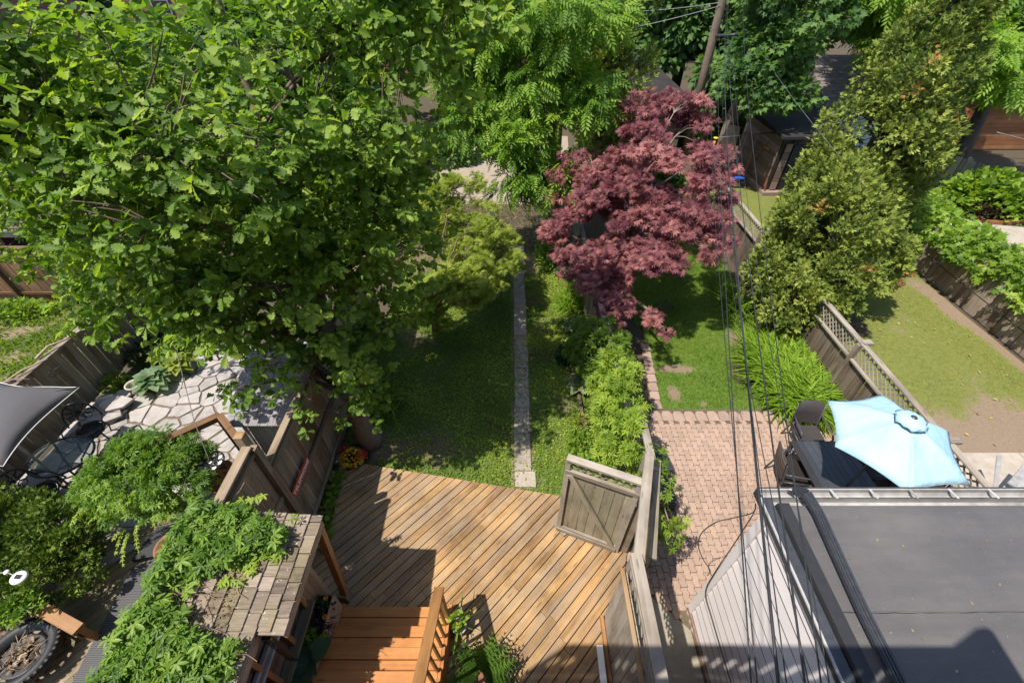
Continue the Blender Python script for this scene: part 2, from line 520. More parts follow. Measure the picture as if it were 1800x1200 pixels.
M['vineleaf'] = leafmat('broad vine leaf', (0.09, 0.165, 0.018), (0.175, 0.28, 0.032), (0.28, 0.38, 0.06), rough=.45)
M['hostablue'] = leafmat('blue green hosta leaf', (.10, .17, .09), (.15, .23, .12), (.21, .30, .17), rough=.5)
M['hostayellow'] = leafmat('yellow green hosta leaf', (.14, .18, .03), (.21, .26, .04), (.30, .34, .07), rough=.5)
M['hostaedge'] = leafmat('cream hosta margin', (.26, .28, .13), (.33, .35, .17), (.40, .42, .22), rough=.5)
M['hostagreen'] = leafmat('dark green hosta leaf', (.03, .075, .035), (.045, .10, .05), (.07, .13, .07), rough=.5)
M['daylily'] = leafmat('strap leaf', (0.08, 0.15, 0.012), (0.15, 0.26, 0.022), (0.26, 0.37, 0.04), rough=.4)
M['grassblade'] = leafmat('grass blade', (0.08, 0.14, 0.014), (0.16, 0.245, 0.026), (0.26, 0.33, 0.05), trans=.35)
M['grassdry'] = leafmat('dry grass blade', (0.14, 0.165, 0.03), (0.24, 0.255, 0.055), (0.36, 0.35, 0.11), trans=.35)
M['clover'] = leafmat('ground cover leaf', (0.08, 0.14, 0.016), (0.17, 0.24, 0.026), (0.31, 0.36, 0.04), trans=.3)
M['fernleaf'] = leafmat('fern frond', (.045, .10, .015), (.08, .16, .025), (.13, .22, .035))
M['purpleleaf'] = leafmat('dark purple leaf', (.02, .010, .014), (.05, .025, .03), (.10, .05, .05), tcol=(1, .6, .6))
M['deepleaf'] = leafmat('deep green shrub leaf', (.02, .05, .018), (.04, .085, .028), (.07, .13, .04))
M['petalyellow'] = leafmat('yellow petal', (.5, .28, .02), (.65, .40, .03), (.75, .52, .06), trans=.2)
M['petalred'] = leafmat('red petal', (.35, .02, .03), (.5, .03, .05), (.6, .07, .10), trans=.2)
M['petalorange'] = leafmat('orange petal', (.6, .22, .02), (.75, .32, .02), (.8, .42, .04), trans=.2)
M['straw'] = leafmat('dry straw leaf', (.16, .11, .06), (.26, .19, .11), (.36, .28, .18), trans=.1)
M['deadleaf'] = leafmat('rust brown dead spray', (.20, .06, .02), (.33, .11, .04), (.42, .17, .07), trans=.1)

# ------------------------------------------------------------------ leaf templates (tip along +Y, face +Z)
def strip(ts, ws, curl=.12, fold=.25, y0=0.0):
    v, f = [], []
    for t, w in zip(ts, ws):
        z = -curl * t * t
        v += [(-w, y0 + t, z + fold * w), (0, y0 + t, z), (w, y0 + t, z + fold * w)]
    for i in range(len(ts) - 1):
        a = i * 3; b = a + 3
        f += [(a, a + 1, b + 1, b), (a + 1, a + 2, b + 2, b + 1)]
    return np.array(v), f
def merge(parts):
    V, Fc, n = [], [], 0
    for v, f in parts:
        V.append(v); Fc += [tuple(i + n for i in q) for q in f]; n += len(v)
    return np.vstack(V), Fc
def rot(v, a, s=1.0, off=(0, 0, 0), pitch=0.0):
    m = np.array(Matrix.Rotation(a, 3, 'Z') @ Matrix.Rotation(pitch, 3, 'X'))
    return (v * s) @ m.T + np.array(off)
T = {}
oh = [(.02, 0), (.06, .14), (.20, .24), (.10, .34), (.31, .45), (.15, .55), (.37, .67), (.20, .78), (.25, .90), (.10, .97)]
_v = [(0, 0, 0), (0, .5, -.05), (0, 1, -.18)] + [(w, t, .28 * w - .18 * t * t) for w, t in oh] + [(-w * .94, t * .98 + .01, .28 * w - .18 * t * t) for w, t in oh]
T['oak'] = (np.array(_v), [(0,) + tuple(range(3, 13)) + (2, 1), (0, 1, 2) + tuple(range(22, 12, -1))])
oh2 = [(.02, 0), (.20, .24), (.12, .34), (.33, .50), (.20, .60), (.37, .74), (.14, .95)]
_v = [(0, 0, 0), (0, 1, -.18)] + [(w, t, .28 * w - .18 * t * t) for w, t in oh2] + [(-w, t, .28 * w - .18 * t * t) for w, t in oh2]
T['oaklo'] = (np.array(_v), [(0,) + tuple(range(2, 9)) + (1,), (0, 1) + tuple(range(15, 8, -1))])
T['blob'] = strip([0, .35, .7, 1.0], [.03, .3, .28, .02], .12, .25)
T['round'] = strip([0, .2, .5, .8, 1.0], [.06, .36, .45, .30, .05], .14, .28)
T['hosta'] = strip([0, .12, .35, .6, .82, 1.0], [.05, .27, .38, .34, .19, .01], .35, .35)
T['hostain'] = strip([0.02, .14, .35, .6, .8, .94], [.04, .20, .29, .25, .12, .01], .35, .35)
lf = strip([0, .3, .65, 1.0], [.02, .13, .15, .0], .2, .3)
T['creeper'] = merge([(rot(lf[0], a, s), lf[1]) for a, s in ((0, 1), (.95, .85), (-.95, .85), (1.9, .6), (-1.9, .6))])
def kite(w, y=.5, dz=-.12, f=.3):
    return np.array([(0, 0, 0), (-w, y, f * w + dz * .3), (0, 1, dz), (w, y, f * w + dz * .3)]), [(0, 3, 2), (0, 2, 1)]
kt = kite(.105, .48, -.15, .25)
T['star'] = merge([(rot(kt[0], a, s), kt[1]) for a, s in ((0, 1), (.6, .92), (-.6, .92), (1.25, .72), (-1.25, .72))])
kt = kite(.165, .55, -.2, .3)
T['creeperlo'] = merge([(rot(kt[0], a, s), kt[1]) for a, s in ((0, 1), (.95, .85), (-.95, .85), (1.9, .6), (-1.9, .6))])
T['bloblo'] = kite(.33, .5, -.12, .25)
T['roundlo'] = (np.array([(0, 0, 0), (-.42, .35, .1), (-.3, .8, .05), (0, 1, -.12), (.3, .8, .05), (.42, .35, .1)]), [(0, 3, 2, 1), (0, 5, 4, 3)])
kp = kite(.16, .55, -.05, .2)
T['spraylo'] = merge([(rot(kp[0], a, s, (0, 0, 0), pz), kp[1]) for a, s, pz in ((0, 1, 0), (.6, .75, .2), (-.6, .75, -.15), (1.2, .5, .1))])
T['straplo'] = strip([0, .35, .7, 1.0], [.026, .036, .03, .002], .75, .0)
parts = [(np.array([(-.004, 0, 0), (.004, 0, 0), (.003, 1, -.2), (-.003, 1, -.2)]), [(0, 1, 2, 3)])]
for k in range(5):
    y = .14 + k * .17
    for sgn in (-1, 1):
        q = kite(.19, .45, -.3, .2)
        parts.append((rot(q[0], -sgn * (1.05 - .06 * k), .40 - .02 * k, (0, y, -.2 * y * y), 0), q[1]))
q = kite(.19, .45, -.3, .2)
parts.append((rot(q[0], 0, .34, (0, .94, -.2)), q[1]))
T['pinnate'] = merge(parts)
T['lobed'] = (np.array([(0, 0, 0), (-.12, .15, .02), (-.48, .12, -.04), (-.28, .38, .03), (-.5, .62, -.05), (-.16, .60, .03), (0, 1, -.1),
                        (.16, .60, .03), (.5, .62, -.05), (.28, .38, .03), (.48, .12, -.04), (.12, .15, .02), (0, .38, .02)]),
              [(0, 12, 1), (1, 12, 3, 2), (3, 12, 5, 4), (5, 12, 6), (6, 12, 7), (7, 12, 9, 8), (9, 12, 11, 10), (11, 12, 0)])
sp = []
for a, s, pz in ((0, 1, 0), (.5, .75, .2), (-.5, .75, -.1), (.95, .5, .1), (-.95, .5, .25)):
    q = np.array([(-.02, 0, 0), (.02, 0, 0), (.085, .55, .04), (0, 1, -.05), (-.085, .55, .04)])
    sp.append((rot(q, a, s, (0, 0, 0), pz), [(0, 1, 2, 3, 4)]))
T['spray'] = merge(sp)
T['blade'] = (np.array([(-.05, 0, 0), (.05, 0, 0), (0, 1, -.06)]), [(0, 1, 2)])
T['strap'] = strip([0, .25, .5, .75, 1.0], [.022, .03, .03, .022, .002], .75, .4)
fr = []
for k in range(9):
    y = .1 + k * .1
    w = .22 * math.sin(math.pi * min(1, (y * .9 + .12)))
    for sgn in (-1, 1):
        fr.append((np.array([(0, y - .035, -.5 * y * y), (0, y + .035, -.5 * y * y), (sgn * w, y + .07, -.5 * y * y - .02)]), [(0, 1, 2)]))
T['fern'] = merge(fr)
T['clover'] = (np.array([(0, 0, 0), (-.45, .5, .08), (0, .9, 0), (.45, .5, .08)]), [(0, 2, 1), (0, 3, 2)])

LOW = {'creeper': 'creeperlo', 'blob': 'bloblo', 'round': 'roundlo', 'spray': 'spraylo', 'strap': 'straplo', 'oak': 'oaklo'}
def norm(a):
    return a / np.maximum(np.linalg.norm(a, axis=1, keepdims=True), 1e-9)

def scatter(name, tmpl, pos, tip, nrm, size, tint, mat, parent=None, kind=None):
    tv, tf = T[tmpl]
    n, k = len(pos), len(tv)
    if n == 0: return None
    y = norm(tip); z = nrm - y * np.sum(nrm * y, axis=1, keepdims=True); z = norm(z); x = np.cross(y, z)
    v = pos[:, None, :] + size[:, None, None] * (tv[None, :, 0:1] * x[:, None] + tv[None, :, 1:2] * y[:, None] + tv[None, :, 2:3] * z[:, None])
    loops = np.array([i for q in tf for i in q]); ln = np.array([len(q) for q in tf]); nl = len(loops)
    allloops = (loops[None] + (np.arange(n) * k)[:, None]).ravel()
    starts = (np.concatenate([[0], np.cumsum(ln)[:-1]])[None] + (np.arange(n) * nl)[:, None]).ravel()
    me = bpy.data.meshes.new(name)
    me.vertices.add(n * k); me.vertices.foreach_set('co', v.reshape(-1).astype(np.float32))
    me.loops.add(len(allloops)); me.loops.foreach_set('vertex_index', allloops.astype(np.int32))
    me.polygons.add(len(starts)); me.polygons.foreach_set('loop_start', starts.astype(np.int32))
    me.polygons.foreach_set('use_smooth', np.ones(len(starts), dtype=bool))
    a = me.attributes.new('tint', 'FLOAT', 'POINT'); a.data.foreach_set('value', np.repeat(tint, k).astype(np.float32))
    me.materials.append(mat)
    me.update(calc_edges=True)
    o = bpy.data.objects.new(name, me)
    link(o, parent)
    if kind: o['kind'] = kind
    return o

_lm = {}
def leafobj(name, tmpl, pos, tip, nrm, size, tint, mat, parent):
    q = round(tint * 4) / 4
    key = (tmpl, q, mat.name)
    if key not in _lm:
        tv, tf = T[tmpl]
        me = bpy.data.meshes.new('leaf'); me.from_pydata([tuple(p) for p in tv], [], tf)
        a = me.attributes.new('tint', 'FLOAT', 'POINT'); a.data.foreach_set('value', [q] * len(tv))
        me.polygons.foreach_set('use_smooth', [True] * len(me.polygons)); me.materials.append(mat)
        _lm[key] = me
    y = Vector(tip).normalized(); z = Vector(nrm); z = (z - y * z.dot(y)).normalized(); x = y.cross(z)
    m = Matrix(((x.x * size, y.x * size, z.x * size, pos[0]), (x.y * size, y.y * size, z.y * size, pos[1]), (x.z * size, y.z * size, z.z * size, pos[2]), (0, 0, 0, 1)))
    return useobj(name, _lm[key], m, parent)

def split_big(root, tmpl, data, mat, nbig=300, partname='leaf', stuffname='crown', lo=None):
    """the leaves that show largest become single parts, the rest one stuff part"""
    pos, tip, nrm, size, tint = data
    d = np.linalg.norm(pos - np.array([0, 0, 7.8]), axis=1) / size
    f = pos[:, 1] * .7396 - (pos[:, 2] - 7.8) * .673; u = pos[:, 1] * .673 + (pos[:, 2] - 7.8) * .7396
    inview = (f > .5) & (np.abs(pos[:, 0]) / np.maximum(f, .1) < 1.12) & (np.abs(u) / np.maximum(f, .1) < .74)
    d = np.where(inview, d, 1e9)
    order = np.argsort(d)
    big = order[:nbig]; rest = order[nbig:]
    for i in big:
        leafobj(partname, tmpl, pos[i], tip[i], nrm[i], float(size[i]), float(tint[i]), mat, root)
    if lo:
        far = rest[d[rest] > np.percentile(d[rest], 35)]; near = rest[d[rest] <= np.percentile(d[rest], 35)]
        # one crown object: detailed near leaves joined with simpler far ones
        o1 = scatter(stuffname, tmpl, pos[near], tip[near], nrm[near], size[near], tint[near], mat, root, 'stuff')
        o2 = scatter(stuffname, lo, pos[far], tip[far], nrm[far], size[far], tint[far], mat, root, 'stuff')
        return o1, o2
    return scatter(stuffname, LOW.get(tmpl, tmpl), pos[rest], tip[rest], nrm[rest], size[rest], tint[rest], mat, root, 'stuff')

def clumps(ells, per, holes=.0, seed=0, shell=.35, bottom=-.6):
    """clump centres in a union of ellipsoids (cx,cy,cz,rx,ry,rz), biased to the shell"""
    C_, O_ = [], []
    r = np.random.default_rng(seed)
    for e in ells:
        c = np.array(e[:3]); ra = np.array(e[3:6])
        n = int(per * (ra[0] * ra[1] + ra[1] * ra[2] + ra[0] * ra[2]) / 3)
        d = norm(r.normal(size=(n, 3)))
        d = d[d[:, 2] > bottom]
        rad = r.random(len(d)) ** shell
        p = c + d * rad[:, None] * ra
        for q, o in zip(p, d):
            if noise.noise(Vector(q) * .9 + Vector((seed, 0, 0))) < holes: continue
            C_.append(q); O_.append(o)
    return np.array(C_), np.array(O_)

def leafcloud(C_, O_, n, rc, size, droop=.35, up=.8, out=.5, rnd=.45, flat=.7, seed=0, sv=.35, tintbase=.5, tintvar=.35, sprig=0):
    r = np.random.default_rng(seed + 5)
    k = len(C_)
    c = np.repeat(C_, n, axis=0); o = np.repeat(O_, n, axis=0)
    ct = np.repeat(r.normal(size=k) * .16, n)
    if sprig:
        # leaves sit in rosettes at the ends of small twigs
        ns = n // sprig
        sd = r.normal(size=(k * ns, 3)) * np.array([1, 1, flat]) * rc * .55
        off = np.repeat(sd, sprig, axis=0)[:len(c)]
        if len(off) < len(c): off = np.vstack([off, off[:len(c) - len(off)]])
        d = norm(r.normal(size=(len(c), 3)) * np.array([1, 1, .45]))
        pos = c + off + d * size * .12
    else:
        d = norm(r.normal(size=(len(c), 3)))
        off = d * (r.random((len(c), 1)) ** .5) * rc * np.array([1, 1, flat])
        pos = c + off
    tip = d * .8 + o * .35 + np.array([0, 0, -droop])
    nr = np.array(SUNDIR) * up * 1.35 + o * out * .8 + r.normal(size=(len(c), 3)) * rnd
    sz = size * (1 + sv * (r.random(len(c)) - .5) * 2)
    tint = np.clip(tintbase + ct + r.normal(size=len(c)) * tintvar * .5, 0, 1)
    return pos, tip, nr, sz, tint

def curve3(a, b, sag, n=6):
    a = Vector(a); b = Vector(b)
    return [a.lerp(b, t) + Vector((0, 0, sag * 4 * t * (1 - t))) for t in [i / n for i in range(n + 1)]]

def skeleton(root, trunk, trad, ells, C_, mat, twigs=.5, seed=0, n=7, limb=.35, tw=.012):
    """tapered trunk with flare + limbs to every crown mass + twigs to the clumps"""
    r = random.Random(seed)
    mb = MB()
    tp = [Vector(p) for p in trunk]
    pts, rr = [], []
    for i in range(len(tp) - 1):
        for k in range(4):
            t = k / 4
            pts.append(tp[i].lerp(tp[i + 1], t) + Vector((r.uniform(-1, 1), r.uniform(-1, 1), 0)) * trad[i] * .12)
            rr.append(trad[i] * (1 - t) + trad[i + 1] * t)
    pts.append(tp[-1]); rr.append(trad[-1])
    mb.tube(pts, rr, 10)
    mb.build('trunk', mat, root, True)
    lb = MB()
    ends = []
    for e in ells:
        c = Vector(e[:3])
        best = min(pts, key=lambda p: abs(p.z - (c.z - 1.0 * (c - p).length * .5)) + .3 * (Vector((p.x, p.y, 0)) - Vector((c.x, c.y, 0))).length)
        i = pts.index(best)
        r0 = rr[i] * limb + .01
        q = curve3(best, c, (c - best).length * .12, 6)
        q = [p + Vector((r.uniform(-1, 1), r.uniform(-1, 1), r.uniform(-1, 1))) * .05 * (0 if j in (0,) else 1) for j, p in enumerate(q)]
        lb.tube(q, [r0 * (1 - .7 * j / 6) for j in range(7)], 6)
        ends += q[2:]
    sel = [Vector(c) for c in C_ if r.random() < twigs]
    for c in sel:
        b = min(ends, key=lambda p: (p - c).length)
        L = (b - c).length
        q = curve3(b, c, L * .1, 3)
        q[1] += Vector((r.uniform(-1, 1), r.uniform(-1, 1), r.uniform(-1, 1))) * L * .08
        lb.tube(q, [tw * (1 + L * .5), tw * .9, tw * .7, tw * .35], 4, False)
    tag(lb.build('branches', mat, root, True), kind='stuff')

# ================================================================== THE SETTING
gr = meshobj('ground', [(-420, -420, 0), (420, -420, 0), (420, 420, 0), (-420, 420, 0)], [(0, 1, 2, 3)], M['yard'])
tag(gr, 'dark bare earth under the back gardens', kind='structure')

def lawn(name, poly, z, dens, mat, step=.16, label=None):
    xs = [p[0] for p in poly]; ys = [p[1] for p in poly]
    nx = int((max(xs) - min(xs)) / step) + 1; ny = int((max(ys) - min(ys)) / step) + 1
    V, Fc, idx, at_ = [], [], {}, []
    for j in range(ny + 1):
        for i in range(nx + 1):
            x = min(xs) + i * step; y = min(ys) + j * step
            idx[(i, j)] = len(V)
            d = dens(x, y)
            V.append((x, y, z + .025 * noise.noise(Vector((x * .8, y * .8, z * 9))) * (1 if z < .03 else 0)+.012))
            at_.append(d)
    for j in range(ny):
        for i in range(nx):
            cx = min(xs) + (i + .5) * step; cy = min(ys) + (j + .5) * step
            if inpoly(cx, cy, poly):
                Fc.append((idx[(i, j)], idx[(i + 1, j)], idx[(i + 1, j + 1)], idx[(i, j + 1)]))
    o = meshobj(name, V, Fc, mat, None, True)
    a = o.data.attributes.new('grass', 'FLOAT', 'POINT'); a.data.foreach_set('value', at_)
    return tag(o, label, kind='structure')

def turf(name, label, poly, dens, n, tmpl, size, mat, z=.012, seed=0, cat='grass', lie=.6, tintfn=None):
    r = np.random.default_rng(seed)
    xs = [p[0] for p in poly]; ys = [p[1] for p in poly]
    x = r.uniform(min(xs), max(xs), n); y = r.uniform(min(ys), max(ys), n)
    keep = np.array([inpoly(a, b, poly) and r.random() < dens(a, b) for a, b in zip(x, y)])
    x, y = x[keep], y[keep]; k = len(x)
    pos = np.stack([x, y, np.full(k, z)], 1)
    a = r.uniform(0, 6.283, k)
    if tmpl == 'clover':
        tip = np.stack([np.cos(a), np.sin(a), r.uniform(-.1, .5, k)], 1); nr = np.stack([r.normal(size=k) * .35, r.normal(size=k) * .35, np.ones(k)], 1)
        pos[:, 2] += r.uniform(.005, .05, k)
    else:
        tip = np.stack([np.cos(a) * lie, np.sin(a) * lie, np.ones(k)], 1); nr = np.stack([np.cos(a + 2), np.sin(a + 2), np.full(k, .4)], 1)
    tint = np.clip(.5 + r.normal(size=k) * .22 + np.array([(noise.noise(Vector((p, q, 3.3)) * 1.2)) * .5 for p, q in zip(x, y)]), 0, 1)
    o = scatter(name, LOW.get(tmpl, tmpl), pos, tip, nr, size * r.uniform(.6, 1.4, k), tint, mat)
    return tag(o, label, cat, kind='stuff')

def nz(x, y, s, k=0.0): return noise.noise(Vector((x * s, y * s, k)))
def fb(x, y, s, k=0.0): return nz(x, y, s, k) + .5 * nz(x, y, s * 2.3, k + 4) + .25 * nz(x, y, s * 5, k + 9)
sm = lambda t: max(0.0, min(1.0, t))

# central garden
PC = [(-3.5, 4.3), (-3.5, 13.2), (1.9, 13.2), (1.9, 3.4), (1.2, 3.4), (.9, 4.0)]
def d_c(x, y):
    d = .98 + .7 * fb(x, y, .9, 1)
    d -= .8 * sm(1 - math.hypot((x + 2.9) / 1.0, (y - 5.2) / .8))
    d -= .8 * sm(1 - math.hypot((x + 2.9) / 1.3, (y - 8.6) / 1.5))
    d -= .55 * sm(1 - abs(y - 5.2) / .6) * (x < -.4)
    d -= sm((y - 11.2) / 1.6)
    d -= .7 * sm(1 - math.hypot((x - 1.25) / .5, (y - 6.2) / 1.6))
    return sm(d)
lawn('lawn', PC, .0, d_c, M['lawnbase'], label='shady lawn of clover and thin grass behind the timber deck')
turf('ground_cover', 'low clover leaves covering the shady centre lawn', PC, d_c, 66000, 'clover', .038, M['clover'], seed=1)
turf('grass', 'short thin grass between the clover on the centre lawn', PC, d_c, 40000, 'blade', .065, M['grassblade'], seed=2)
# lane of sandy gravel at the back
g = meshobj('gravel_drive', [(-4 + .4 * k, 16.9 + .45 * nz(k * .9, 1, 1.0) - .02 * k, .006) for k in range(17)] + [(3.0, 25, .006), (-5, 25, .006)], [tuple(range(19))], M['gravel'])
tag(g, 'sandy gravel drive beyond the garden', kind='structure')

# green lawn of the right hand garden
PG = [(3.38, 6.28), (3.5, 9), (2.1, 13.5), (6.9, 14.5), (6.9, 8.5), (6.05, 7.6), (5.95, 6.28)]
def d_g(x, y):
    d = 1.0 + .3 * fb(x, y, 1.1, 5)
    for cx, cy, rx, ry in ((4.0, 7.6, .5, .18), (3.75, 6.75, .2, .35), (4.35, 6.45, .15, .12), (6.15, 7.3, .35, .8), (5.9, 8.6, .3, .6), (4.2,7.5,.7,.12)):
        d -= .9 * sm(1.25 - math.hypot((x - cx) / rx, (y - cy) / ry))
    return sm(d)
lawn('lawn.001', PG, .0, d_g, M['lawngreen'], label='lush green lawn beyond the brick patio')
turf('grass.001', 'thick bright green grass beyond the brick patio', PG, d_g, 70000, 'blade', .085, M['grassblade'], seed=3, lie=.9)

# patchy lawn of the far right garden
PR = [(7.3, 5.1), (12.75, 5.1), (12.75, 17.2), (7.3, 19.5)]
def d_r(x, y):
    d = .84 + .6 * fb(x, y, .9, 8)
    d -= .9 * sm(1.3 - math.hypot((x - 9.8) / 1.9, (y - 5.5) / .8))
    d -= .8 * sm(1.1 - abs(x - (13.0 - .1 * (y - 6))) / .5)
    d -= .5 * sm(1 - math.hypot((x - 11.2) / 1.4, (y - 6.2) / 1.2))
    return sm(d)
lawn('lawn.002', PR, .0, d_r, M['lawnright'], label='sunny patchy lawn beyond the lattice fence')
turf('grass.002', 'short dry grass of the sunny patchy lawn', PR, d_r, 70000, 'blade', .055, M['grassdry'], seed=4, lie=1.0)
# scattered dead leaves on that lawn
rr_ = np.random.default_rng(9)
n = 70
pp = np.stack([rr_.uniform(8, 12.3, n), rr_.uniform(5.2, 12, n), np.full(n, .05)], 1)
o = scatter('fallen_leaves', 'blob', pp, np.stack([rr_.normal(size=n), rr_.normal(size=n), np.zeros(n)], 1), np.tile([0, 0, 1.], (n, 1)) + rr_.normal(size=(n, 3)) * .3, rr_.uniform(.05, .10, n), rr_.uniform(.5, 1, n), leafmat('fallen leaf', (.25, .17, .07), (.40, .30, .13), (.52, .42, .2)))
tag(o, 'pale fallen leaves lying on the sunny patchy lawn', 'fallen leaves', kind='stuff')

# weedy yard far left
PW = [(-22, 6.8), (-9.75, 4.2), (-9.75, 10.4), (-22, 10.9)]
def d_w(x, y):
    d = .75 + .8 * fb(x, y, .7, 12)
    for cx, cy, rx, ry in ((-11.3, 7.0, .9, .5), (-11.0, 8.2, .5, .3), (-12.6, 8.0, .6, .5)):
        d -= .9 * sm(1.2 - math.hypot((x - cx) / rx, (y - cy) / ry))
    return sm(d)
lawn('weedy_ground', PW, .0, d_w, M['weedbase'], label='sunny weedy ground beyond the grey board fence')
turf('weeds', 'leafy bright weeds growing beyond the grey board fence', PW, d_w, 22000, 'blob', .085, M['creepery'], seed=6, cat='weeds', lie=.9)
turf('weeds.001', 'thin grassy weeds beyond the grey board fence', PW, d_w, 14000, 'blade', .16, M['grassdry'], seed=7, cat='weeds', lie=.7)

# concrete path of slabs across the centre lawn
pa = tag(meshobj('path', [(-.02, 4.36, .02), (.44, 4.36, .02), (.42, 13.4, .02), (-.04, 13.4, .02)], [(0, 1, 2, 3)], M['joint']), 'narrow straight path of concrete slabs down the centre lawn', kind='structure')
ys = [4.37, 4.72, 5.62, 6.32, 7.55, 8.75, 9.9, 10.4, 11.7, 12.5, 13.4]
for i in range(len(ys) - 1):
    x0 = .07 + .0 * i + random.uniform(-.02, .02); x1 = x0 + (.33 if i != 0 else .40)
    e = .008
    MB().prism([(x0, ys[i] + e), (x1, ys[i] + e + random.uniform(-.01, .01)), (x1, ys[i + 1] - e), (x0 - .01, ys[i + 1] - e)], .0, .055 + random.uniform(-.006, .01), .012).build(
        'slab', M['concretelight'] if i == 0 else M['concrete'], pa)

# brick patio of zigzag pavers
PP = [(2.05, 4.2), (2.5, 3.0), (1.9, 1.9), (2.74, 1.7), (2.74, 2.1), (6.9, 2.0), (6.95, 5.88), (3.1, 5.88), (2.4, 4.9)]
pv = tag(MB().prism([(2.0, 4.9), (1.95, 2.5), (2.74, 1.2), (2.74, 1.9), (7.1, 1.9), (7.1, 6.28), (2.9, 6.28), (2.6, 5.5)], 0, .03).build('patio_paving', M['paverjoint']), 'pink zigzag brick paving of the right hand patio', kind='structure')
pl, pw = .225, .1125
cells = []
for i in range(-2, 48):
    for j in range(-1, 24):
        cells.append((2.0 + i * pw + .0, 1.7 + j * pl + (.5 * pl if i % 2 else 0)))
def paver_poly(cx, cy):
    a, L, s = pw / 2 - .0035, pl / 2 - .0035, .013
    ys_ = [L * (-1 + .25 * k) for k in range(9)]; off = [0, s, 0, -s, 0, s, 0, -s, 0]
    # zigzag long sides, shallow zigzag ends: neighbours interlock
    left = [(-a + off[k], ys_[k]) for k in range(9)]; right = [(a + off[k], ys_[k]) for k in range(9)]
    return [(cx + x, cy + y + (.02 if k in () else 0)) for k, (x, y) in enumerate(left[::-1] + right)][::-1]
base_poly = [(x, y) for x, y in paver_poly(0, 0)]
if area(base_poly) < 0: base_poly = base_poly[::-1]
pm = []
for k in range(4):
    mb = MB().prism([(x * random.uniform(.985, 1), y * random.uniform(.985, 1)) for x, y in base_poly], 0, .03, .006)
    me = bpy.data.meshes.new('paver'); me.from_pydata(mb.v, [], mb.f); me.materials.append(M['paver']); pm.append(me)
PPc = [(2.02, 4.8), (1.98, 2.75), (2.68, 2.0), (2.78, 2.0), (7.0, 2.0), (7.0, 5.88), (3.0, 5.88), (2.55, 5.3)]
cells = [c for c in cells if inpoly(c[0], c[1], PPc) and not (c[0] < 2.72 and c[1] < 2.75 and (c[0] - 1.95) * .8 + (c[1] - 2.75) < .0)]
cells.sort(key=lambda c: (c[0] - 0) ** 2 + (c[1]) ** 2)
vis = [c for c in cells if c[1] > 2.6 or c[0] < 2.78][:]
near = vis[:300]; rest = [c for c in cells if c not in near]
for c in near:
    m = Matrix.Translation((c[0], c[1], .028 + random.uniform(-.003, .004))) @ Matrix.Rotation(random.uniform(-.02, .02), 4, 'Z') @ Matrix.Rotation(random.uniform(-.012, .012), 4, 'X')
    useobj('paver', random.choice(pm), m, pv)
mb = MB()
for c in rest:
    mb.prism([(x + c[0], y + c[1]) for x, y in base_poly], .028, .058 + random.uniform(-.003, .004), .006)
def islandconcrete():
    t = NT('pink paver field')
    r = t.island(); p = t.vadd(t.pos(), combine(t, t.math('MULTIPLY', r, 7)))
    n = t.noise(p, 5, 6, .65); n2 = t.noise(p, 120, 2)
    f = t.math('ADD', t.math('ADD', t.math('MULTIPLY', n, .7), t.math('MULTIPLY', n2, .3)), t.math('MULTIPLY', t.math('SUBTRACT', r, .5), .18))
    c = (.345, .24, .18)
    t.l(t.ramp(f, [(.3, tuple(x * .76 for x in c)), (.52, c), (.72, tuple(x * 1.17 for x in c))]), t.b.inputs['Base Color'])
    t.b.inputs['Roughness'].default_value = .85; t.bump(f, .4, .01)
    return t.m
tag(mb.build('paver', islandconcrete(), pv), kind='stuff')
# rounded edging stones between patio and lawn
es = thing('edging_stones', 'row of rose coloured edging stones between brick patio and green lawn', 'edging stones', (4.6, 6.08, 0))
def edg(cx, cy, w, d, a=0):
    q = [(-w / 2, -d / 2), (w / 2, -d / 2), (w / 2, d * .2), (w * .3, d / 2), (-w * .3, d / 2), (-w / 2, d * .2)]
    ca, sa = math.cos(a), math.sin(a)
    MB().prism([(cx + x * ca - y * sa, cy + x * sa + y * ca) for x, y in q], 0, .07 + random.uniform(-.008, .008), .015).build('stone', M['edging'], es)
x = 3.05
for i in range(17):
    edg(x + .12, 6.07, .235, .27, random.uniform(-.05, .05)); x += .25
for i in range(8): edg(3.26 + .025 * i, 6.4 + i * .27, .25, .22, 1.57 + random.uniform(-.08, .08))
for i in range(8): edg(6.02 + random.uniform(-.02, .02), 6.4 + i * .29, .26, .22, 1.57 + random.uniform(-.08, .08))

# concrete walk between the lattice fence and the white wall, and the far right strip
cw = MB().prism([(1.45, -.4), (2.72, -.4), (2.72, 2.0), (1.98, 2.72), (1.7, 2.5)], 0, .04).build('pavement', M['concretegreen'])
tag(cw, 'worn concrete walk between lattice fence and white siding', kind='structure')
cw = MB().prism([(7.3, 1.5), (13.2, 1.5), (13.2, 5.15), (7.3, 5.15)], 0, .03).build('pavement.001', M['concretelight'])
tag(cw, 'sunny concrete strip beyond the charcoal roof', kind='structure')
MB().box((10.4, 5.0, .032), (.01, .3, .004)).build('joint', M['joint'], cw)

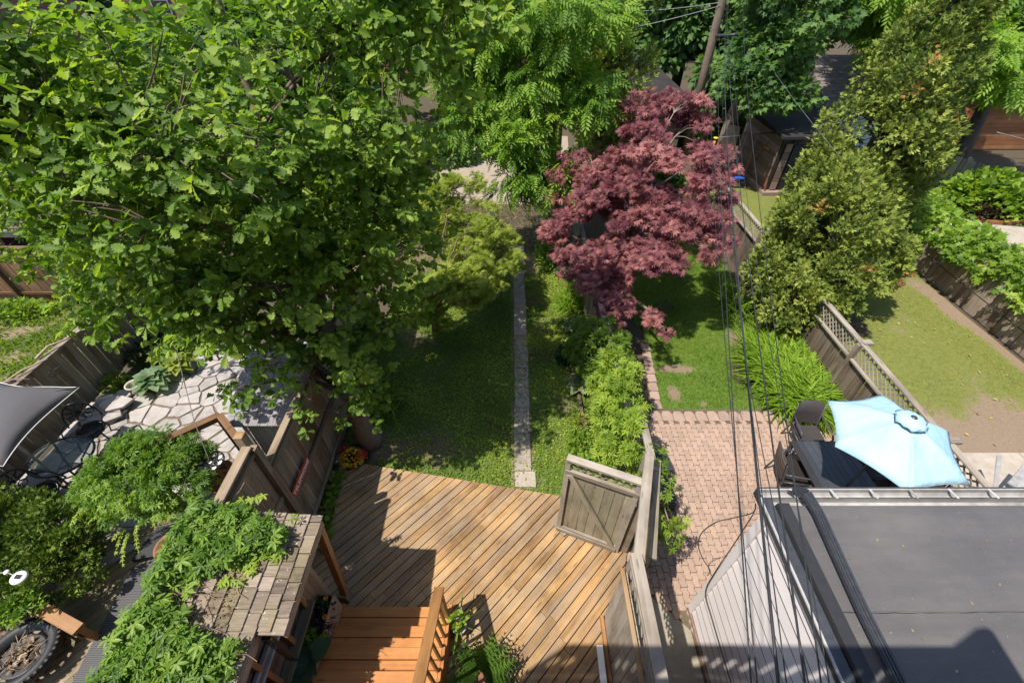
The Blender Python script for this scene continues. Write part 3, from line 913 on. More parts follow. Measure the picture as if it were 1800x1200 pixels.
# flagstone patio
fp_poly = [(-9.55, 3.2), (-7.2, 3.25), (-5.9, 3.75), (-4.4, 3.9), (-3.7, 4.4), (-3.7, 8.6), (-7.8, 8.2), (-8.6, 7.2), (-9.5, 6.4)]
fl = tag(MB().prism(fp_poly, 0, .025).build('patio_paving.001', M['joint']), 'crazy paving of pale flagstones in the left garden', kind='structure')
rp = random.Random(5)
seeds = []
tries = 0
while len(seeds) < 260 and tries < 30000:
    tries += 1
    q = (rp.uniform(-9.9, -3.4), rp.uniform(2.9, 8.8))
    dmin = rp.choice([.24, .36, .46, .6])
    if all((q[0] - s[0]) ** 2 * .7 + (q[1] - s[1]) ** 2 * 1.3 > dmin ** 2 for s in seeds): seeds.append(q)
for i, s in enumerate(seeds):
    poly = [(s[0] - 1.2, s[1] - 1.2), (s[0] + 1.2, s[1] - 1.2), (s[0] + 1.2, s[1] + 1.2), (s[0] - 1.2, s[1] + 1.2)]
    for t in seeds:
        if t is s: continue
        dx, dy = t[0] - s[0], t[1] - s[1]
        L = math.hypot(dx, dy)
        if L > 2.2: continue
        mx, my = (s[0] + t[0]) / 2, (s[1] + t[1]) / 2
        gap = rp.choice([.004, .008, .012, .02, .035])
        poly = clip_poly(poly, dx / L, dy / L, (mx * dx + my * dy) / L - gap)
        if len(poly) < 3: break
    if len(poly) < 3 or area(poly) < .02: continue
    if not inpoly(s[0], s[1], fp_poly): continue
    # roughen outline and cut the corners
    out = []
    m = len(poly)
    for k in range(m):
        a = Vector(poly[k - 1]); b = Vector(poly[k]); c = Vector(poly[(k + 1) % m])
        u = (a - b); w = (c - b)
        cu = min(rp.uniform(.01, .045), u.length * .3); cwid = min(rp.uniform(.01, .045), w.length * .3)
        if u.length > .04: out.append(tuple(b + u.normalized() * cu))
        if w.length > .04:
            out.append(tuple(b + w.normalized() * cwid))
            mid = (b + c) / 2; nrm2 = Vector((-(c - b).y, (c - b).x)).normalized()
            if w.length > .25: out.append(tuple(mid + nrm2 * rp.uniform(0, .022)))
    o = MB().prism(out, .0, .05 + rp.uniform(-.008, .01), .01).build('flagstone', M['flag'], fl)

# ================================================================== DECKS
dk = thing('wooden_deck', 'big golden brown timber deck of diagonal boards', 'deck', (-1, 2, 0))
DP = [(-3.42, 4.93), (.93, 4.16), (2.02, 3.3), (1.72, 2.45), (1.42, 2.15), (1.42, -.35), (-3.42, -.35)]
a = R(46)
ux, uy = math.cos(a), math.sin(a); nx_, ny_ = -uy, ux
def deckboards(poly, ux, uy, pitch, gap, z0, z1, mat, parent, name='deck_board'):
    nx_, ny_ = -uy, ux
    ds = [nx_ * p[0] + ny_ * p[1] for p in poly]
    d = min(ds) - random.uniform(0, pitch)
    while d < max(ds):
        q = clip_poly(poly, nx_, ny_, d + pitch - gap + random.uniform(-.0015, .0015)); q = clip_poly(q, -nx_, -ny_, -d)
        d += pitch
        if len(q) < 3: continue
        if abs(area(q)) < .004: continue
        s = [ux * p[0] + uy * p[1] for p in q]
        o0 = Vector((0, 0, 0))
        # split into one or two lengths, local X along the board
        cuts = [min(s), max(s)]
        if max(s) - min(s) > 3.9: cuts = [min(s), random.uniform(min(s) + 1.6, max(s) - 1.6), max(s)]
        for c0, c1 in zip(cuts[:-1], cuts[1:]):
            w = clip_poly(clip_poly(q, ux, uy, c1 - .002), -ux, -uy, -(c0 + .002))
            if len(w) < 3 or abs(area(w)) < .003: continue
            ox, oy = ux * c0 + nx_ * d, uy * c0 + ny_ * d
            loc = [((p[0] - ox) * ux + (p[1] - oy) * uy, (p[0] - ox) * nx_ + (p[1] - oy) * ny_) for p in w]
            if area(loc) < 0: loc = loc[::-1]
            mb = MB().prism(loc, z0, z1 + random.uniform(-.0025, .0025), .004)
            mm = Matrix(((ux, nx_, 0, ox), (uy, ny_, 0, oy), (0, 0, 1, 0), (0, 0, 0, 1)))
            meshobj(name, mb.v, mb.f, mat, parent, False, mm)
deckboards(DP, ux, uy, .1415, .014, .07, .105, M['deck'], dk)
o = MB().prism([(-3.4, 4.9), (-3.4, -.3), (1.4, -.3), (1.4, 2.1), (1.98, 3.28), (.9, 4.12)], .0, .055).build('joist_bed', M['soil'], dk)

# neighbour's deck at lower left
nd = thing('wooden_deck', 'weathered timber deck of the left garden beside the ribbed runner', 'deck', (-6.8, 2, 0))
NP = [(-9.4, 2.3), (-7.55, 3.05), (-6.35, 3.72), (-5.0, 3.75), (-4.2, 3.0), (-4.2, -.3), (-9.6, -.3)]
deckboards(NP, math.cos(R(50)), math.sin(R(50)), .143, .008, .09, .13, M['deckgrey'], nd)
MB().prism([(-9.3, 2.2), (-7.5, 3.0), (-6.3, 3.7), (-5.0, 3.7), (-4.25, 3.0), (-4.25, -.25), (-9.5, -.25)], .0, .075).build('joist_bed', M['soil'], nd)
rm = thing('runner_mat', 'dark ribbed rubber runner lying across the left timber deck', 'runner mat', (-6, 2, .14))
o = MB().prism([(-6.28, 2.86), (-5.78, 3.1), (-5.35, 1.3), (-5.2, .2), (-5.9, .2), (-6.15, 1.4)], .135, .15, .004).build('mat', M['ribmat'], rm)
o = MB().prism([(-5.76, 3.1), (-5.1, 3.2), (-4.8, 1.2), (-5.33, 1.3)], .135, .15, .004).build('mat', M['ribmat'], rm)
st = thing('deck_steps', 'three dark ribbed steps at the top of the runner', 'steps', (-5.9, 3.3, .1))
for k in range(3):
    MB().prism([(-6.3 + .02 * k, 2.95 + .2 * k), (-5.3, 3.15 + .2 * k), (-5.3, 3.35 + .2 * k), (-6.3 + .02 * k, 3.14 + .2 * k)], .05, .17 + .03 * (2 - k), .006).build('step', M['charcoal'], st)
so = MB().prism([(-7.28, 2.52), (-6.95, 2.62), (-6.55, 3.02), (-6.38, 3.2), (-6.55, 3.25), (-6.95, 3.05), (-7.2, 2.85)], .135, .17, .008).build('flagstone', M['flag'])
tag(so, 'single pale flagstone lying loose on the left deck', 'flagstone')

# ================================================================== BUILDINGS NEAR THE CAMERA
# the house the picture is taken from, with its roof terrace
hs = thing('brick_house', 'red brick house with a roof terrace at the near end of the gardens', 'house', (2, -4, 0))
MB().box((1.5, -5.2, 4.9), (16, 8, 9.8)).build('wall', M['brick'], hs)
bal = thing('roof_terrace', 'railed timber terrace on the back of the brick house', 'terrace', (3, -.6, 5.9))
MB().box((-.3, -.62, 6.05), (4.5, 1.2, .16)).build('floor', M['stair'], bal)
MB().box((-.3, .0, 7.47), (4.5, .07, .06)).build('top_rail', M['stair'], bal)
MB().box((-.3, .0, 7.22), (4.5, .03, .44)).build('upper_board', M['stair'], bal)
MB().box((-.3, .0, 6.30), (4.5, .03, .36)).build('lower_board', M['stair'], bal)
x = -2.5
rt = random.Random(4)
while x < 1.9:
    if not (-.55 < x < -.35):
        MB().box((x, .0, 6.72), (rt.choice([.10, .10, .12, .22]), .03, .62)).build('picket', M['stair'], bal)
    x += .215
sc_ = [(1.6, 6.0), (2.9, 6.0), (2.85, 6.3), (2.06, 8.14), (1.98, 8.24), (1.90, 8.20), (1.84, 7.6), (1.6, 7.5)]
mb = MB(); n = len(sc_)
mb.add([(x, -.05, z) for x, z in sc_] + [(x, .0, z) for x, z in sc_], [tuple(range(n)), tuple(range(2 * n - 1, n - 1, -1))] + [(i, i + n, (i + 1) % n + n, (i + 1) % n) for i in range(n)])
mb.build('shadow_caster_board', M['stair'], bal)  # unseen added board, outline shaped to cast the wedge shadow on the charcoal roof
# low extension with white siding and charcoal roof, right
ex = thing('house_extension', 'flat roofed extension with white siding and charcoal roof', 'house extension', (4.8, .8, 0))
X0, X1, Y0, Y1, ZR = 2.80, 7.0, -1.1, 2.30, 3.3
MB().box(((X0 + X1) / 2 + .02, (Y0 + Y1) / 2, 1.6), (X1 - X0 - .05, Y1 - Y0 - .04, 3.18)).build('wall', M['siding'], ex)
k = 0
z = .12
while z < 3.1:
    h = .205
    # clapboard: tilted board, bottom edge proud
    v = [(X0 - .022, Y0, z), (X0 - .022, Y1 - .09, z), (X0 - .004, Y1 - .09, z + h - .002), (X0 - .004, Y0, z + h - .002), (X0 + .01, Y0, z), (X0 + .01, Y1 - .09, z), (X0 + .01, Y1 - .09, z + h - .002), (X0 + .01, Y0, z + h - .002)]
    meshobj('siding_board', v, [(0, 1, 2, 3)[::-1], (4, 5, 6, 7), (0, 4, 5, 1)[::-1], (3, 2, 6, 7)[::-1], (1, 5, 6, 2)[::-1]], M['siding'], ex)
    beam('lap_shade_strip', (X0 - .023, Y0, z + .003), (X0 - .023, Y1 - .09, z + .003), .006, .004, M['charcoal'], ex)  # dark strip standing in for the shaded gap at each lap
    z += h
MB().box((X0 - .02, Y1 - .035, 1.6), (.05, .11, 3.2)).build('corner_board', M['siding'], ex)
MB().box((X0 - .03, (Y0 + Y1) / 2, .06), (.05, Y1 - Y0, .10)).build('base_trim', M['twig'], ex)
MB().prism([(X0 - .08, Y0), (X1, Y0), (X1, Y1 + .1), (X0 - .08, Y1 + .1)], 3.18, 3.215).build('soffit', M['gutter'], ex)
MB().prism([(X0 + .1, Y0), (X1, Y0), (X1, Y1 + .02), (X0 + .1, Y1 + .02)], 3.22, 3.30).build('roof', M['membrane'], ex)
mb = MB(); rq = random.Random(3); x = 2.9; 
sp0 = []
while x < 6.95: sp0.append((x, 1.30 + .004 * math.sin(x * 3) + rq.uniform(-.004, .004), 3.30)); x += .08
mb.tube(sp0, [rq.uniform(.001, .0055) for _ in sp0], 4, False); mb.build('roof_seam', M['charcoal'], ex)
MB().prism([(2.93, 1.31), (6.98, 1.315), (6.98, 1.46), (2.93, 1.455)], 3.3, 3.3035).build('lap_strip', M['membrane'], ex)
n = 46
o = scatter('roof_debris', 'blob', np.stack([rng.uniform(3.0, 5.6, n), rng.uniform(.6, 2.2, n), np.full(n, 3.306)], 1), rng.normal(size=(n, 3)) * [1, 1, .1], np.tile([0, 0, 1.], (n, 1)), rng.uniform(.012, .035, n), rng.random(n), M['straw']); tag(o, 'dry specks and leaf scraps lying on the charcoal roof', 'debris', kind='stuff')
# raised black kerb along the eave
mb = MB(); kx = X0 + .02
mb.add([(kx, Y0, 3.22), (kx + .16, Y0, 3.22), (kx + .14, Y0, 3.36), (kx + .02, Y0, 3.36), (kx, Y1 + .02, 3.22), (kx + .16, Y1 + .02, 3.22), (kx + .14, Y1 + .02, 3.36), (kx + .02, Y1 + .02, 3.36)],
       [(0, 1, 2, 3), (7, 6, 5, 4), (0, 3, 7, 4), (3, 2, 6, 7), (2, 1, 5, 6)])
mb.build('roof_kerb', M['charcoal'], ex)
MB().box((X0 - .035, (Y0 + Y1) / 2, 3.26), (.10, Y1 - Y0 + .2, .12)).build('fascia', M['darkmetal'], ex)
MB().box((X0 - .095, (Y0 + Y1) / 2, 3.31), (.02, Y1 - Y0 + .22, .02)).build('drip_edge', M['gutter'], ex)
# gutter
gy = Y1 + .1
prof = [(0, .10), (0, 0), (.02, -.01), (.09, -.01), (.12, .03), (.12, .10), (.105, .10), (.105, .04), (.085, .01), (.015, .01), (.015, .10)]
xa, xb = X0 - .07, X1 + .1
mb = MB(); n = len(prof)
mb.add([(xa, gy + y, 3.2 + z) for y, z in prof] + [(xb, gy + y, 3.2 + z) for y, z in prof], [(i, i + 1, i + 1 + n, i + n) for i in range(n - 1)])
mb.build('gutter', M['gutter'], ex)
MB().box((xa - .005, gy + .06, 3.25), (.012, .13, .12)).build('gutter_end', M['darkmetal'], ex)
MB().box(((xa + xb) / 2, gy + .128, 3.25), (xb - xa, .012, .115)).build('gutter_face', M['darkmetal'], ex)
x = 3.1
while x < 6.9:
    MB().box((x, gy + .06, 3.30), (.024, .12, .008), rz=.25).build('gutter_hanger', M['gutter'], ex); x += .44
# downspout lying over the roof
dsp = MB()
pts = [Vector((3.10, gy + .06, 3.36)), Vector((3.14, gy - .02, 3.42)), Vector((3.17, gy - .22, 3.40)), Vector((3.12, 1.3, 3.375)), Vector((3.08, -.9, 3.37))]
mb = MB()
for p, q in zip(pts[:-1], pts[1:]):
    d = (q - p); m = frame(p, d, (0, 0, 1)).to_3x3()
    for k in range(7):
        yy = (-.5 + k / 6) * .085
        c = p + d / 2 + m @ Vector((0, yy, .028 if k % 2 else .022))
        mb.box(c, (d.length + .01, .0142, .05 if k % 2 else .044), m=m)
mb.build('downspout', M['darkmetal'], ex)
for k in range(6):
    p = Vector((3.09 + .012 * k, gy + .07 - .022 * k, 3.34 + .02 * min(k, 3)))
    MB().box(p, (.10, .012, .07), m=Matrix.Rotation(.5 + k * .15, 3, 'X')).build('elbow_pleat', M['darkmetal'], ex)

# porch at the left with cedar shake roof
po = thing('porch', 'timber porch with moss flecked cedar shake roof', 'porch', (-3.6, 1.5, 0))
sl = .17
def rz_(x): return 2.47 + (-2.38 - x) * sl
rs = random.Random(3)
for sec, (ya, yb, xe, dz) in enumerate(((1.36, 2.55, -2.38, 0), (-.5, 1.34, -2.66, .0))):
    mb = MB()
    mb.add([(xe + .0, ya, rz_(xe) - .10), (-3.75, ya, rz_(-3.75) - .10), (-3.75, yb, rz_(-3.75) - .10), (xe, yb, rz_(xe) - .10),
            (xe + .0, ya, rz_(xe) - .03), (-3.75, ya, rz_(-3.75) - .03), (-3.75, yb, rz_(-3.75) - .03), (xe, yb, rz_(xe) - .03)],
           [(0, 1, 2, 3)[::-1], (4, 5, 6, 7), (0, 1, 5, 4), (1, 2, 6, 5), (2, 3, 7, 6), (3, 0, 4, 7)])
    mb.build('roof_deck', M['cedar'], po)
    ncol = int((3.75 + xe) / .142) - 1
    for c in range(ncol + 1):
        x_low = xe + .015 - c * .142
        y = ya + rs.uniform(-.05, 0)
        while y < yb + .03:
            w = rs.choice([.12, .15, .18, .21, .16])
            y2 = min(y + w, yb + .06)
            if y2 - y > .03:
                zl = rz_(x_low) + rs.uniform(.022, .036); zt = rz_(x_low - .30) - .026
                xl = x_low + rs.uniform(-.006, .006)
                lx, ly = -1, 0
                # local frame: X up the slope
                m = frame((xl, (y + y2) / 2, zl - .012), (-.30, 0, zt - zl + .012), (0, 0, 1))
                useobj('shake', beam_mesh(.30, round(y2 - y - .006, 3), .026, M['shake'], .002), m, po)
            y = y2 + rs.uniform(.0, .004)
MB().box((-2.385, 1.95, 2.40), (.03, 1.22, .12)).build('fascia', M['cedar'], po)
MB().box((-2.665, .42, 2.40), (.03, 1.82, .12)).build('fascia', M['cedar'], po)
MB().box((-3.07, 2.56, 2.54), (1.37, .03, .10), m=Matrix.Rotation(math.atan(sl), 3, 'Y')).build('fascia', M['cedar'], po)
# wall under the eave: cladding boards left and right of a long window
y = -.4
while y < 2.45:
    top, bot = 2.36, .1
    if .75 < y < 2.0: 
        beam('cladding_board', (-2.86, y + .045, bot), (-2.86, y + .045, 1.05), .088, .02, M['cedar'], po, up=(1, 0, 0))
    else:
        beam('cladding_board', (-2.86, y + .045, bot), (-2.86, y + .045, top), .088, .02, M['cedar'], po, up=(1, 0, 0))
    y += .09
for y in (.78, 1.18, 1.60, 2.03):
    beam('window_post', (-2.84, y, 1.02), (-2.84, y, 2.36), .06, .07, M['rail'], po, up=(1, 0, 0))
beam('window_sash', (-2.83, .8, 1.75), (-2.83, 2.0, 1.75), .05, .06, M['gutter'], po)
beam('window_sash', (-2.80, .8, 1.66), (-2.80, 2.0, 1.66), .05, .05, M['gutter'], po)
beam('window_sill', (-2.80, .7, 1.04), (-2.80, 2.1, 1.04), .14, .05, M['deckgrey'], po)
MB().box((-3.0, 1.4, 1.7), (.02, 1.3, 1.35)).build('window_pane', M['glass'], po)
MB().box((-3.31, 1.0, 1.1), (.86, 2.7, 2.2)).build('wall', M['fencedark'], po)
MB().box((-2.60, 1.34, 1.9), (.10, .04, .9)).build('side_glass', M['glass'], po)
beam('brace', (-2.42, 2.5, 2.32), (-2.60, 2.42, .25), .09, .09, M['rail'], po, up=(1, 0, 0))
MB().box((-2.62, 2.42, .2), (.14, .14, .3)).build('post_foot', M['deckgrey'], po)

# planter boxes with dark foliage between porch and stairs
pb = thing('planter_box', 'long timber planter box beside the orange stairs', 'planter', (-2.7, 1.2, 0))
for x in (-2.83, -2.59): beam('side_board', (x, .2, .55), (x, 2.25, .55), .5, .025, M['cedar'] if x > -2.7 else M['deckgrey'], pb, up=(1, 0, 0))
beam('end_board', (-2.83, 2.25, .55), (-2.58, 2.25, .55), .5, .025, M['deckgrey'], pb, up=(0, 1, 0))
MB().box((-2.71, 1.2, .68), (.22, 2.0, .06)).build('soil', M['soil'], pb)
def bush(name, label, cat, c, r, n, tmpl, size, mat, group=None, seed=0, up=.8, parent=None, shell=.5):
    q = np.random.default_rng(seed)
    d = norm(q.normal(size=(n, 3))); d[:, 2] = np.abs(d[:, 2]) * 1.0
    rad = q.random(n) ** shell
    pos = np.array(c) + d * rad[:, None] * np.array(r)
    tip = d + q.normal(size=(n, 3)) * .5 + np.array([0, 0, .1]); nr = np.array([0, 0, up]) + d * .4 + q.normal(size=(n, 3)) * .4
    root = thing(name, label, cat, (c[0], c[1], c[2]), group)
    scatter('foliage', LOW.get(tmpl, tmpl) if n > 150 else tmpl, pos, tip, nr, size * q.uniform(.7, 1.3, n), np.clip(.5 + q.normal(size=n) * .25, 0, 1), mat, root, 'stuff')
    mb = MB()
    for k in range(7):
        e = Vector(c) + Vector((q.uniform(-.6, .6) * r[0], q.uniform(-.6, .6) * r[1], r[2] * .7))
        mb.tube([(c[0], c[1], c[2] - .02), e], [.012, .005], 4, False)
    mb.build('stem', M['twig'], root)
    return root
bush('marigold', 'orange marigold plant at the far end of the planter box', 'flower', (-2.68, 2.12, .70), (.12, .12, .2), 120, 'blob', .05, M['deepleaf'], seed=1)
bush('marigold', 'orange marigold plant nearest the camera in the planter box', 'flower', (-2.68, .95, .70), (.11, .11, .16), 100, 'blob', .05, M['deepleaf'], seed=2)
bush('dark_foliage_plant', 'purple black spiky plant behind the first marigold', 'plant', (-2.68, 1.88, .70), (.13, .13, .2), 110, 'strap', .15, M['purpleleaf'], seed=3)
bush('dark_foliage_plant', 'purple black spiky plant beside the near marigold', 'plant', (-2.67, 1.16, .70), (.12, .12, .18), 100, 'strap', .14, M['purpleleaf'], seed=4)
bush('lime_foliage_plant', 'lime green leafy plant in the middle of the planter box', 'plant', (-2.72, 1.68, .70), (.14, .12, .2), 40, 'blob', .14, M['creepery'], seed=5)
def bigleaf(name, label, c, dirs, size, mat):
    root = thing(name, label, 'plant', c)
    for d, s in dirs:
        leafobj('leaf', 'hosta', c, d, (0, -.2, 1), s * size, random.random(), mat, root)
    MB().tube([(c[0], c[1], c[2] - .12), c], .02, 6).build('stem', M['purpleleaf'] if False else M['twig'], root)
bigleaf('canna_plant', 'broad dark leaved canna in the planter box', (-2.62, 1.42, .92), [((.6, .8, .3), 1), ((-.2, -1, .2), 1.1), ((-.9, -.4, .5), .9), ((-.6, .7, .6), .7), ((.5, -.5, .4), .6)], .34, M['hostagreen'])
for n_, (px_, py_, pz_) in enumerate(((-2.63, 2.16, .93), (-2.60, 1.95, .86), (-2.62, .93, .88))):
    q = np.random.default_rng(n_)
    d = norm(q.normal(size=(22, 3))); d[:, 2] = abs(d[:, 2])
    o = scatter('marigold_bloom', 'round', np.tile([px_, py_, pz_], (22, 1)), d, d + np.array([0, 0, 1.]), np.full(22, .035), q.random(22), M['petalorange'])
    tag(o, ['orange marigold bloom at the far planter corner', 'orange marigold bloom nearest the steps edge', 'orange marigold bloom at the near planter end'][n_], 'flower')

# orange stairs
sr = thing('stairs', 'orange stained timber steps rising from the deck', 'stairs', (-1.8, 1.2, .1))
for k in range(7):
    zt = .30 + .18 * k; yn = 2.25 - .30 * k
    for j in range(2):
        y = yn - .075 - j * .148
        beam('tread_board', (-2.56, y, zt - .018), (-.96, y, zt - .018), .138, .036, M['stair'], sr)
    beam('riser_board', (-2.55, yn - .03, zt - .115), (-.97, yn - .03, zt - .115), .15, .02, M['stair'], sr, up=(0, 1, 0))
for x in (-2.585, -.935):
    mb = MB()
    pr = [(2.30, .10), (2.30, .28)]
    for k in range(7):
        zt = .30 + .18 * k; yn = 2.28 - .30 * k
        pr += [(yn, zt), (yn - .30, zt)]
    pr += [(.18, .1)]
    n = len(pr)
    mb.add([(x - .02, y, z) for y, z in pr] + [(x + .02, y, z) for y, z in pr], [(i, (i + 1) % n, (i + 1) % n + n, i + n) for i in range(n)] + [tuple(range(n - 1, -1, -1)), tuple(range(n, 2 * n))])
    mb.build('stringer', M['stair'], sr)
beam('handrail', (-1.0, 2.20, 1.22), (-1.0, .15, 2.45), .135, .04, M['rail'], sr)
beam('rail_board', (-1.0, 2.12, 1.12), (-1.0, .2, 2.27), .035, .09, M['rail'], sr)
for k in range(12):
    y = 2.12 - k * .155
    zt = 1.22 + (2.20 - y) * .6 - .05
    zb = .30 + max(0, int((2.25 - y) / .30)) * .18 - .12
    beam('baluster', (-.96, y, zb), (-.98, y, zt), .038, .038, M['rail'], sr, up=(0, 1, 0))
beam('newel_post', (-1.0, 2.14, .1), (-1.0, 2.14, 1.2), .085, .085, M['rail'], sr, up=(0, 1, 0))

# ================================================================== FENCES
def board_fence(name, label, p0, p1, zb, zt, bw, mat, seed=0, face=1, gap=.006, rails=(.35, 1.2), cap=.12, postevery=2.4, postmat=None, tilt=.012, group=None, posts=True, capoff=0, railside=-1, thick=.02):
    r = random.Random(seed)
    p0 = Vector((p0[0], p0[1], 0)); p1 = Vector((p1[0], p1[1], 0))
    d = (p1 - p0); L = d.length; d.normalize()
    nrm_ = Vector((-d.y, d.x, 0)) * face
    root = thing(name, label, 'fence', (p0 + p1) / 2 + Vector((0, 0, zb)), group)
    s = 0
    while s < L - .02:
        w = round(bw * r.choice([.86, .94, 1, 1, 1.06, 1.14]), 2)
        w = min(w, L - s)
        if w > .03:
            c = p0 + d * (s + w / 2)
            a = c + nrm_ * r.uniform(-.004, .004) + Vector((0, 0, zb + r.uniform(0, .03)))
            b = c + d * r.uniform(-tilt, tilt) + nrm_ * r.uniform(-tilt, tilt) * .6 + Vector((0, 0, zt - (.03 if cap else r.uniform(-.01, .05))))
            x = (b - a).normalized()
            useobj('board', beam_mesh((b - a).length, w - gap, thick, mat), frame(a, x, nrm_), root)
        s += w
    for z in rails:
        if z < zt: beam('rail', p0 + nrm_ * (.035 * railside) + Vector((0, 0, z)), p1 + nrm_ * (.035 * railside) + Vector((0, 0, z)), .085, .04, mat, root, up=nrm_)
    if cap:
        n = max(1, round(L / postevery))
        for i in range(n):
            a = p0 + d * (L * i / n) + nrm_ * capoff; b = p0 + d * (L * (i + 1) / n - .006) + nrm_ * capoff
            beam('cap_rail', a + Vector((0, 0, zt + r.uniform(-.006, .006))), b + Vector((0, 0, zt + r.uniform(-.006, .006))), cap, .038, mat, root)
    if posts:
        n = max(1, round(L / postevery))
        for i in range(n + 1):
            c = p0 + d * (L * i / n) + nrm_ * (.065 * railside)
            beam('post', c + Vector((0, 0, 0)), c + Vector((0, 0, zt + (.05 if not cap else -.02))), .09, .09, postmat or mat, root, up=nrm_)
    return root

f1 = board_fence('board_fence', 'weathered grey board fence along the far side of the flagstone patio', (-9.6, 2.0), (-9.35, 11.0), .1, 1.53, .165, M['fence'], 1, face=-1, cap=.13, railside=-1, rails=(.4, 1.42))
beam('cap_block', (-9.75, 5.55, 1.58), (-9.55, 5.75, 1.58), .12, .05, M['fence'], f1)
beam('cap_block', (-9.5, 7.55, 1.58), (-9.36, 7.55, 1.58), .14, .05, M['fence'], f1)
def stick(name, label, pts, r0, side=True):
    mb = MB(); mb.tube(pts, [r0 * (1 - .6 * i / (len(pts) - 1)) for i in range(len(pts))], 5)
    if side:
        m = Vector(pts[len(pts) // 2]); mb.tube([m, m + Vector((.08, .12, .05)), m + Vector((.05, .28, .04))], [r0 * .5, r0 * .35, r0 * .2], 4)
    return tag(mb.build(name, M['twig'], None, True), label, 'stick')
stick('dead_branch', 'longest forked dead branch lying on the grey fence cap', [(-9.55, 6.3, 1.6), (-9.5, 6.6, 1.66), (-9.35, 6.85, 1.62), (-9.2, 7.1, 1.66), (-8.95, 7.25, 1.62)], .028)
stick('dead_branch', 'thin dead branch leaning along the cap near the wire ring', [(-9.62, 5.7, 1.6), (-9.52, 5.95, 1.63), (-9.42, 6.1, 1.62), (-9.3, 6.3, 1.6)], .022, False)
stick('dead_branch', 'short pale dead branch laid across the fence cap by the wooden block', [(-9.72, 5.6, 1.6), (-9.5, 5.72, 1.62), (-9.22, 5.75, 1.6)], .02, False)
wr = MB(); wr.tube([(-9.3, 6.15 + .07 * math.cos(t), 1.32 + .08 * math.sin(t)) for t in np.linspace(0, 6.28, 14)], .007, 5)
wr.tube([(-9.3, 6.22, 1.36), (-9.2, 6.36, 1.38)], .006, 5)
tag(wr.build('wire_ring', M['black']), 'small black wire ring hanging on the grey fence boards', 'wire ring')

board_fence('board_fence', 'red brown board fence closing the weedy yard', (-16.5, 10.35), (-9.7, 10.35), .0, 1.75, .17, M['fencered'], 2, face=-1, cap=.15, railside=1, rails=(.3, 1.5), tilt=.02)
f3 = board_fence('board_fence', 'tall brown board fence carrying the red sign', (-3.55, 3.45), (-3.62, 9.2), .0, 2.2, .18, M['fencebrown'], 3, face=-1, cap=.11, railside=1, rails=(.25, 2.08), posts=True, tilt=.006)
beam('middle_rail', (-3.50, 3.45, 1.12), (-3.57, 9.1, 1.12), .095, .045, M['fencedark'], f3, up=(1, 0, 0))
f4 = board_fence('board_fence', 'highest brown board panel beside the shake roof', (-3.55, 2.60), (-3.55, 3.42), .0, 2.78, .17, M['fencebrown'], 4, face=-1, cap=.13, railside=1, rails=(.3, 1.5), tilt=.006, postevery=.9)
beam('side_rail', (-3.50, 2.55, 2.66), (-3.50, 3.42, 2.66), .05, .03, M['fencebrown'], f4)
beam('corner_rail', (-3.50, 3.44, 2.72), (-3.46, 3.46, .6), .09, .05, M['fencebrown'], f4, up=(1, 0, 0))
pc = thing('fence_post', 'square post with bright sawn top at the corner of the highest panel', 'post', (-3.66, 3.52, 0))
beam('shaft', (-3.66, 3.52, 0), (-3.66, 3.52, 2.86), .12, .12, M['fencebrown'], pc, up=(0, 1, 0))
beam('sawn_top', (-3.66, 3.52, 2.861), (-3.66, 3.52, 2.90), .118, .118, M['deck'], pc, up=(0, 1, 0))
# the red enamel sign with its lettering
sg = thing('wall_sign', 'long red sign with white capital letters reading TELEPHONE', 'sign', (-3.50, 4.2, 1.3))
MB().box((-3.465, 3.86, 1.29), (.012, .68, .15)).build('plate', M['signred'], sg)
cu = bpy.data.curves.new('lettering', 'FONT'); cu.body = 'TELEPHONE'; cu.size = .108; cu.extrude = .0015; cu.offset = .0035; cu.align_x = 'CENTER'; cu.align_y = 'CENTER'; cu.space_character = 1.12
tmp = bpy.data.objects.new('tmp', cu); COL.objects.link(tmp)
dg = bpy.context.evaluated_depsgraph_get()
me = bpy.data.meshes.new_from_object(tmp.evaluated_get(dg)); bpy.data.objects.remove(tmp); me.materials.clear(); me.materials.append(M['white'])
useobj('lettering', me, frame((-3.457, 3.86, 1.288), (0, 1, 0), (1, 0, 0)), sg)

# middle boundary fence, leaning and weathered
board_fence('board_fence', 'leaning weathered boundary fence half hidden by the creeper hedge', (2.08, 4.4), (2.0, 15.0), .0, 1.6, .15, M['fencegrey'], 6, face=1, cap=.13, railside=-1, rails=(.4, 1.45), tilt=.03)
beam('prop', (1.55, 10.9, 1.35), (1.98, 11.5, 1.5), .08, .08, M['fence'], None)
tag(bpy.data.objects['prop'], 'short timber prop sticking out of the middle boundary fence', 'timber')
for k, (x, y) in enumerate(((1.55, 6.2), (1.45, 7.9), (1.6, 5.2))):
    o = beam('edging_timber', (x, y - .5, .08), (x - .02, y + .5, .08), .07, .12, M['fencedark']); tag(o, ['old edging timber beside the dark hosta', 'old edging timber between the two hostas', 'old edging timber nearest the gate'][k], 'timber')

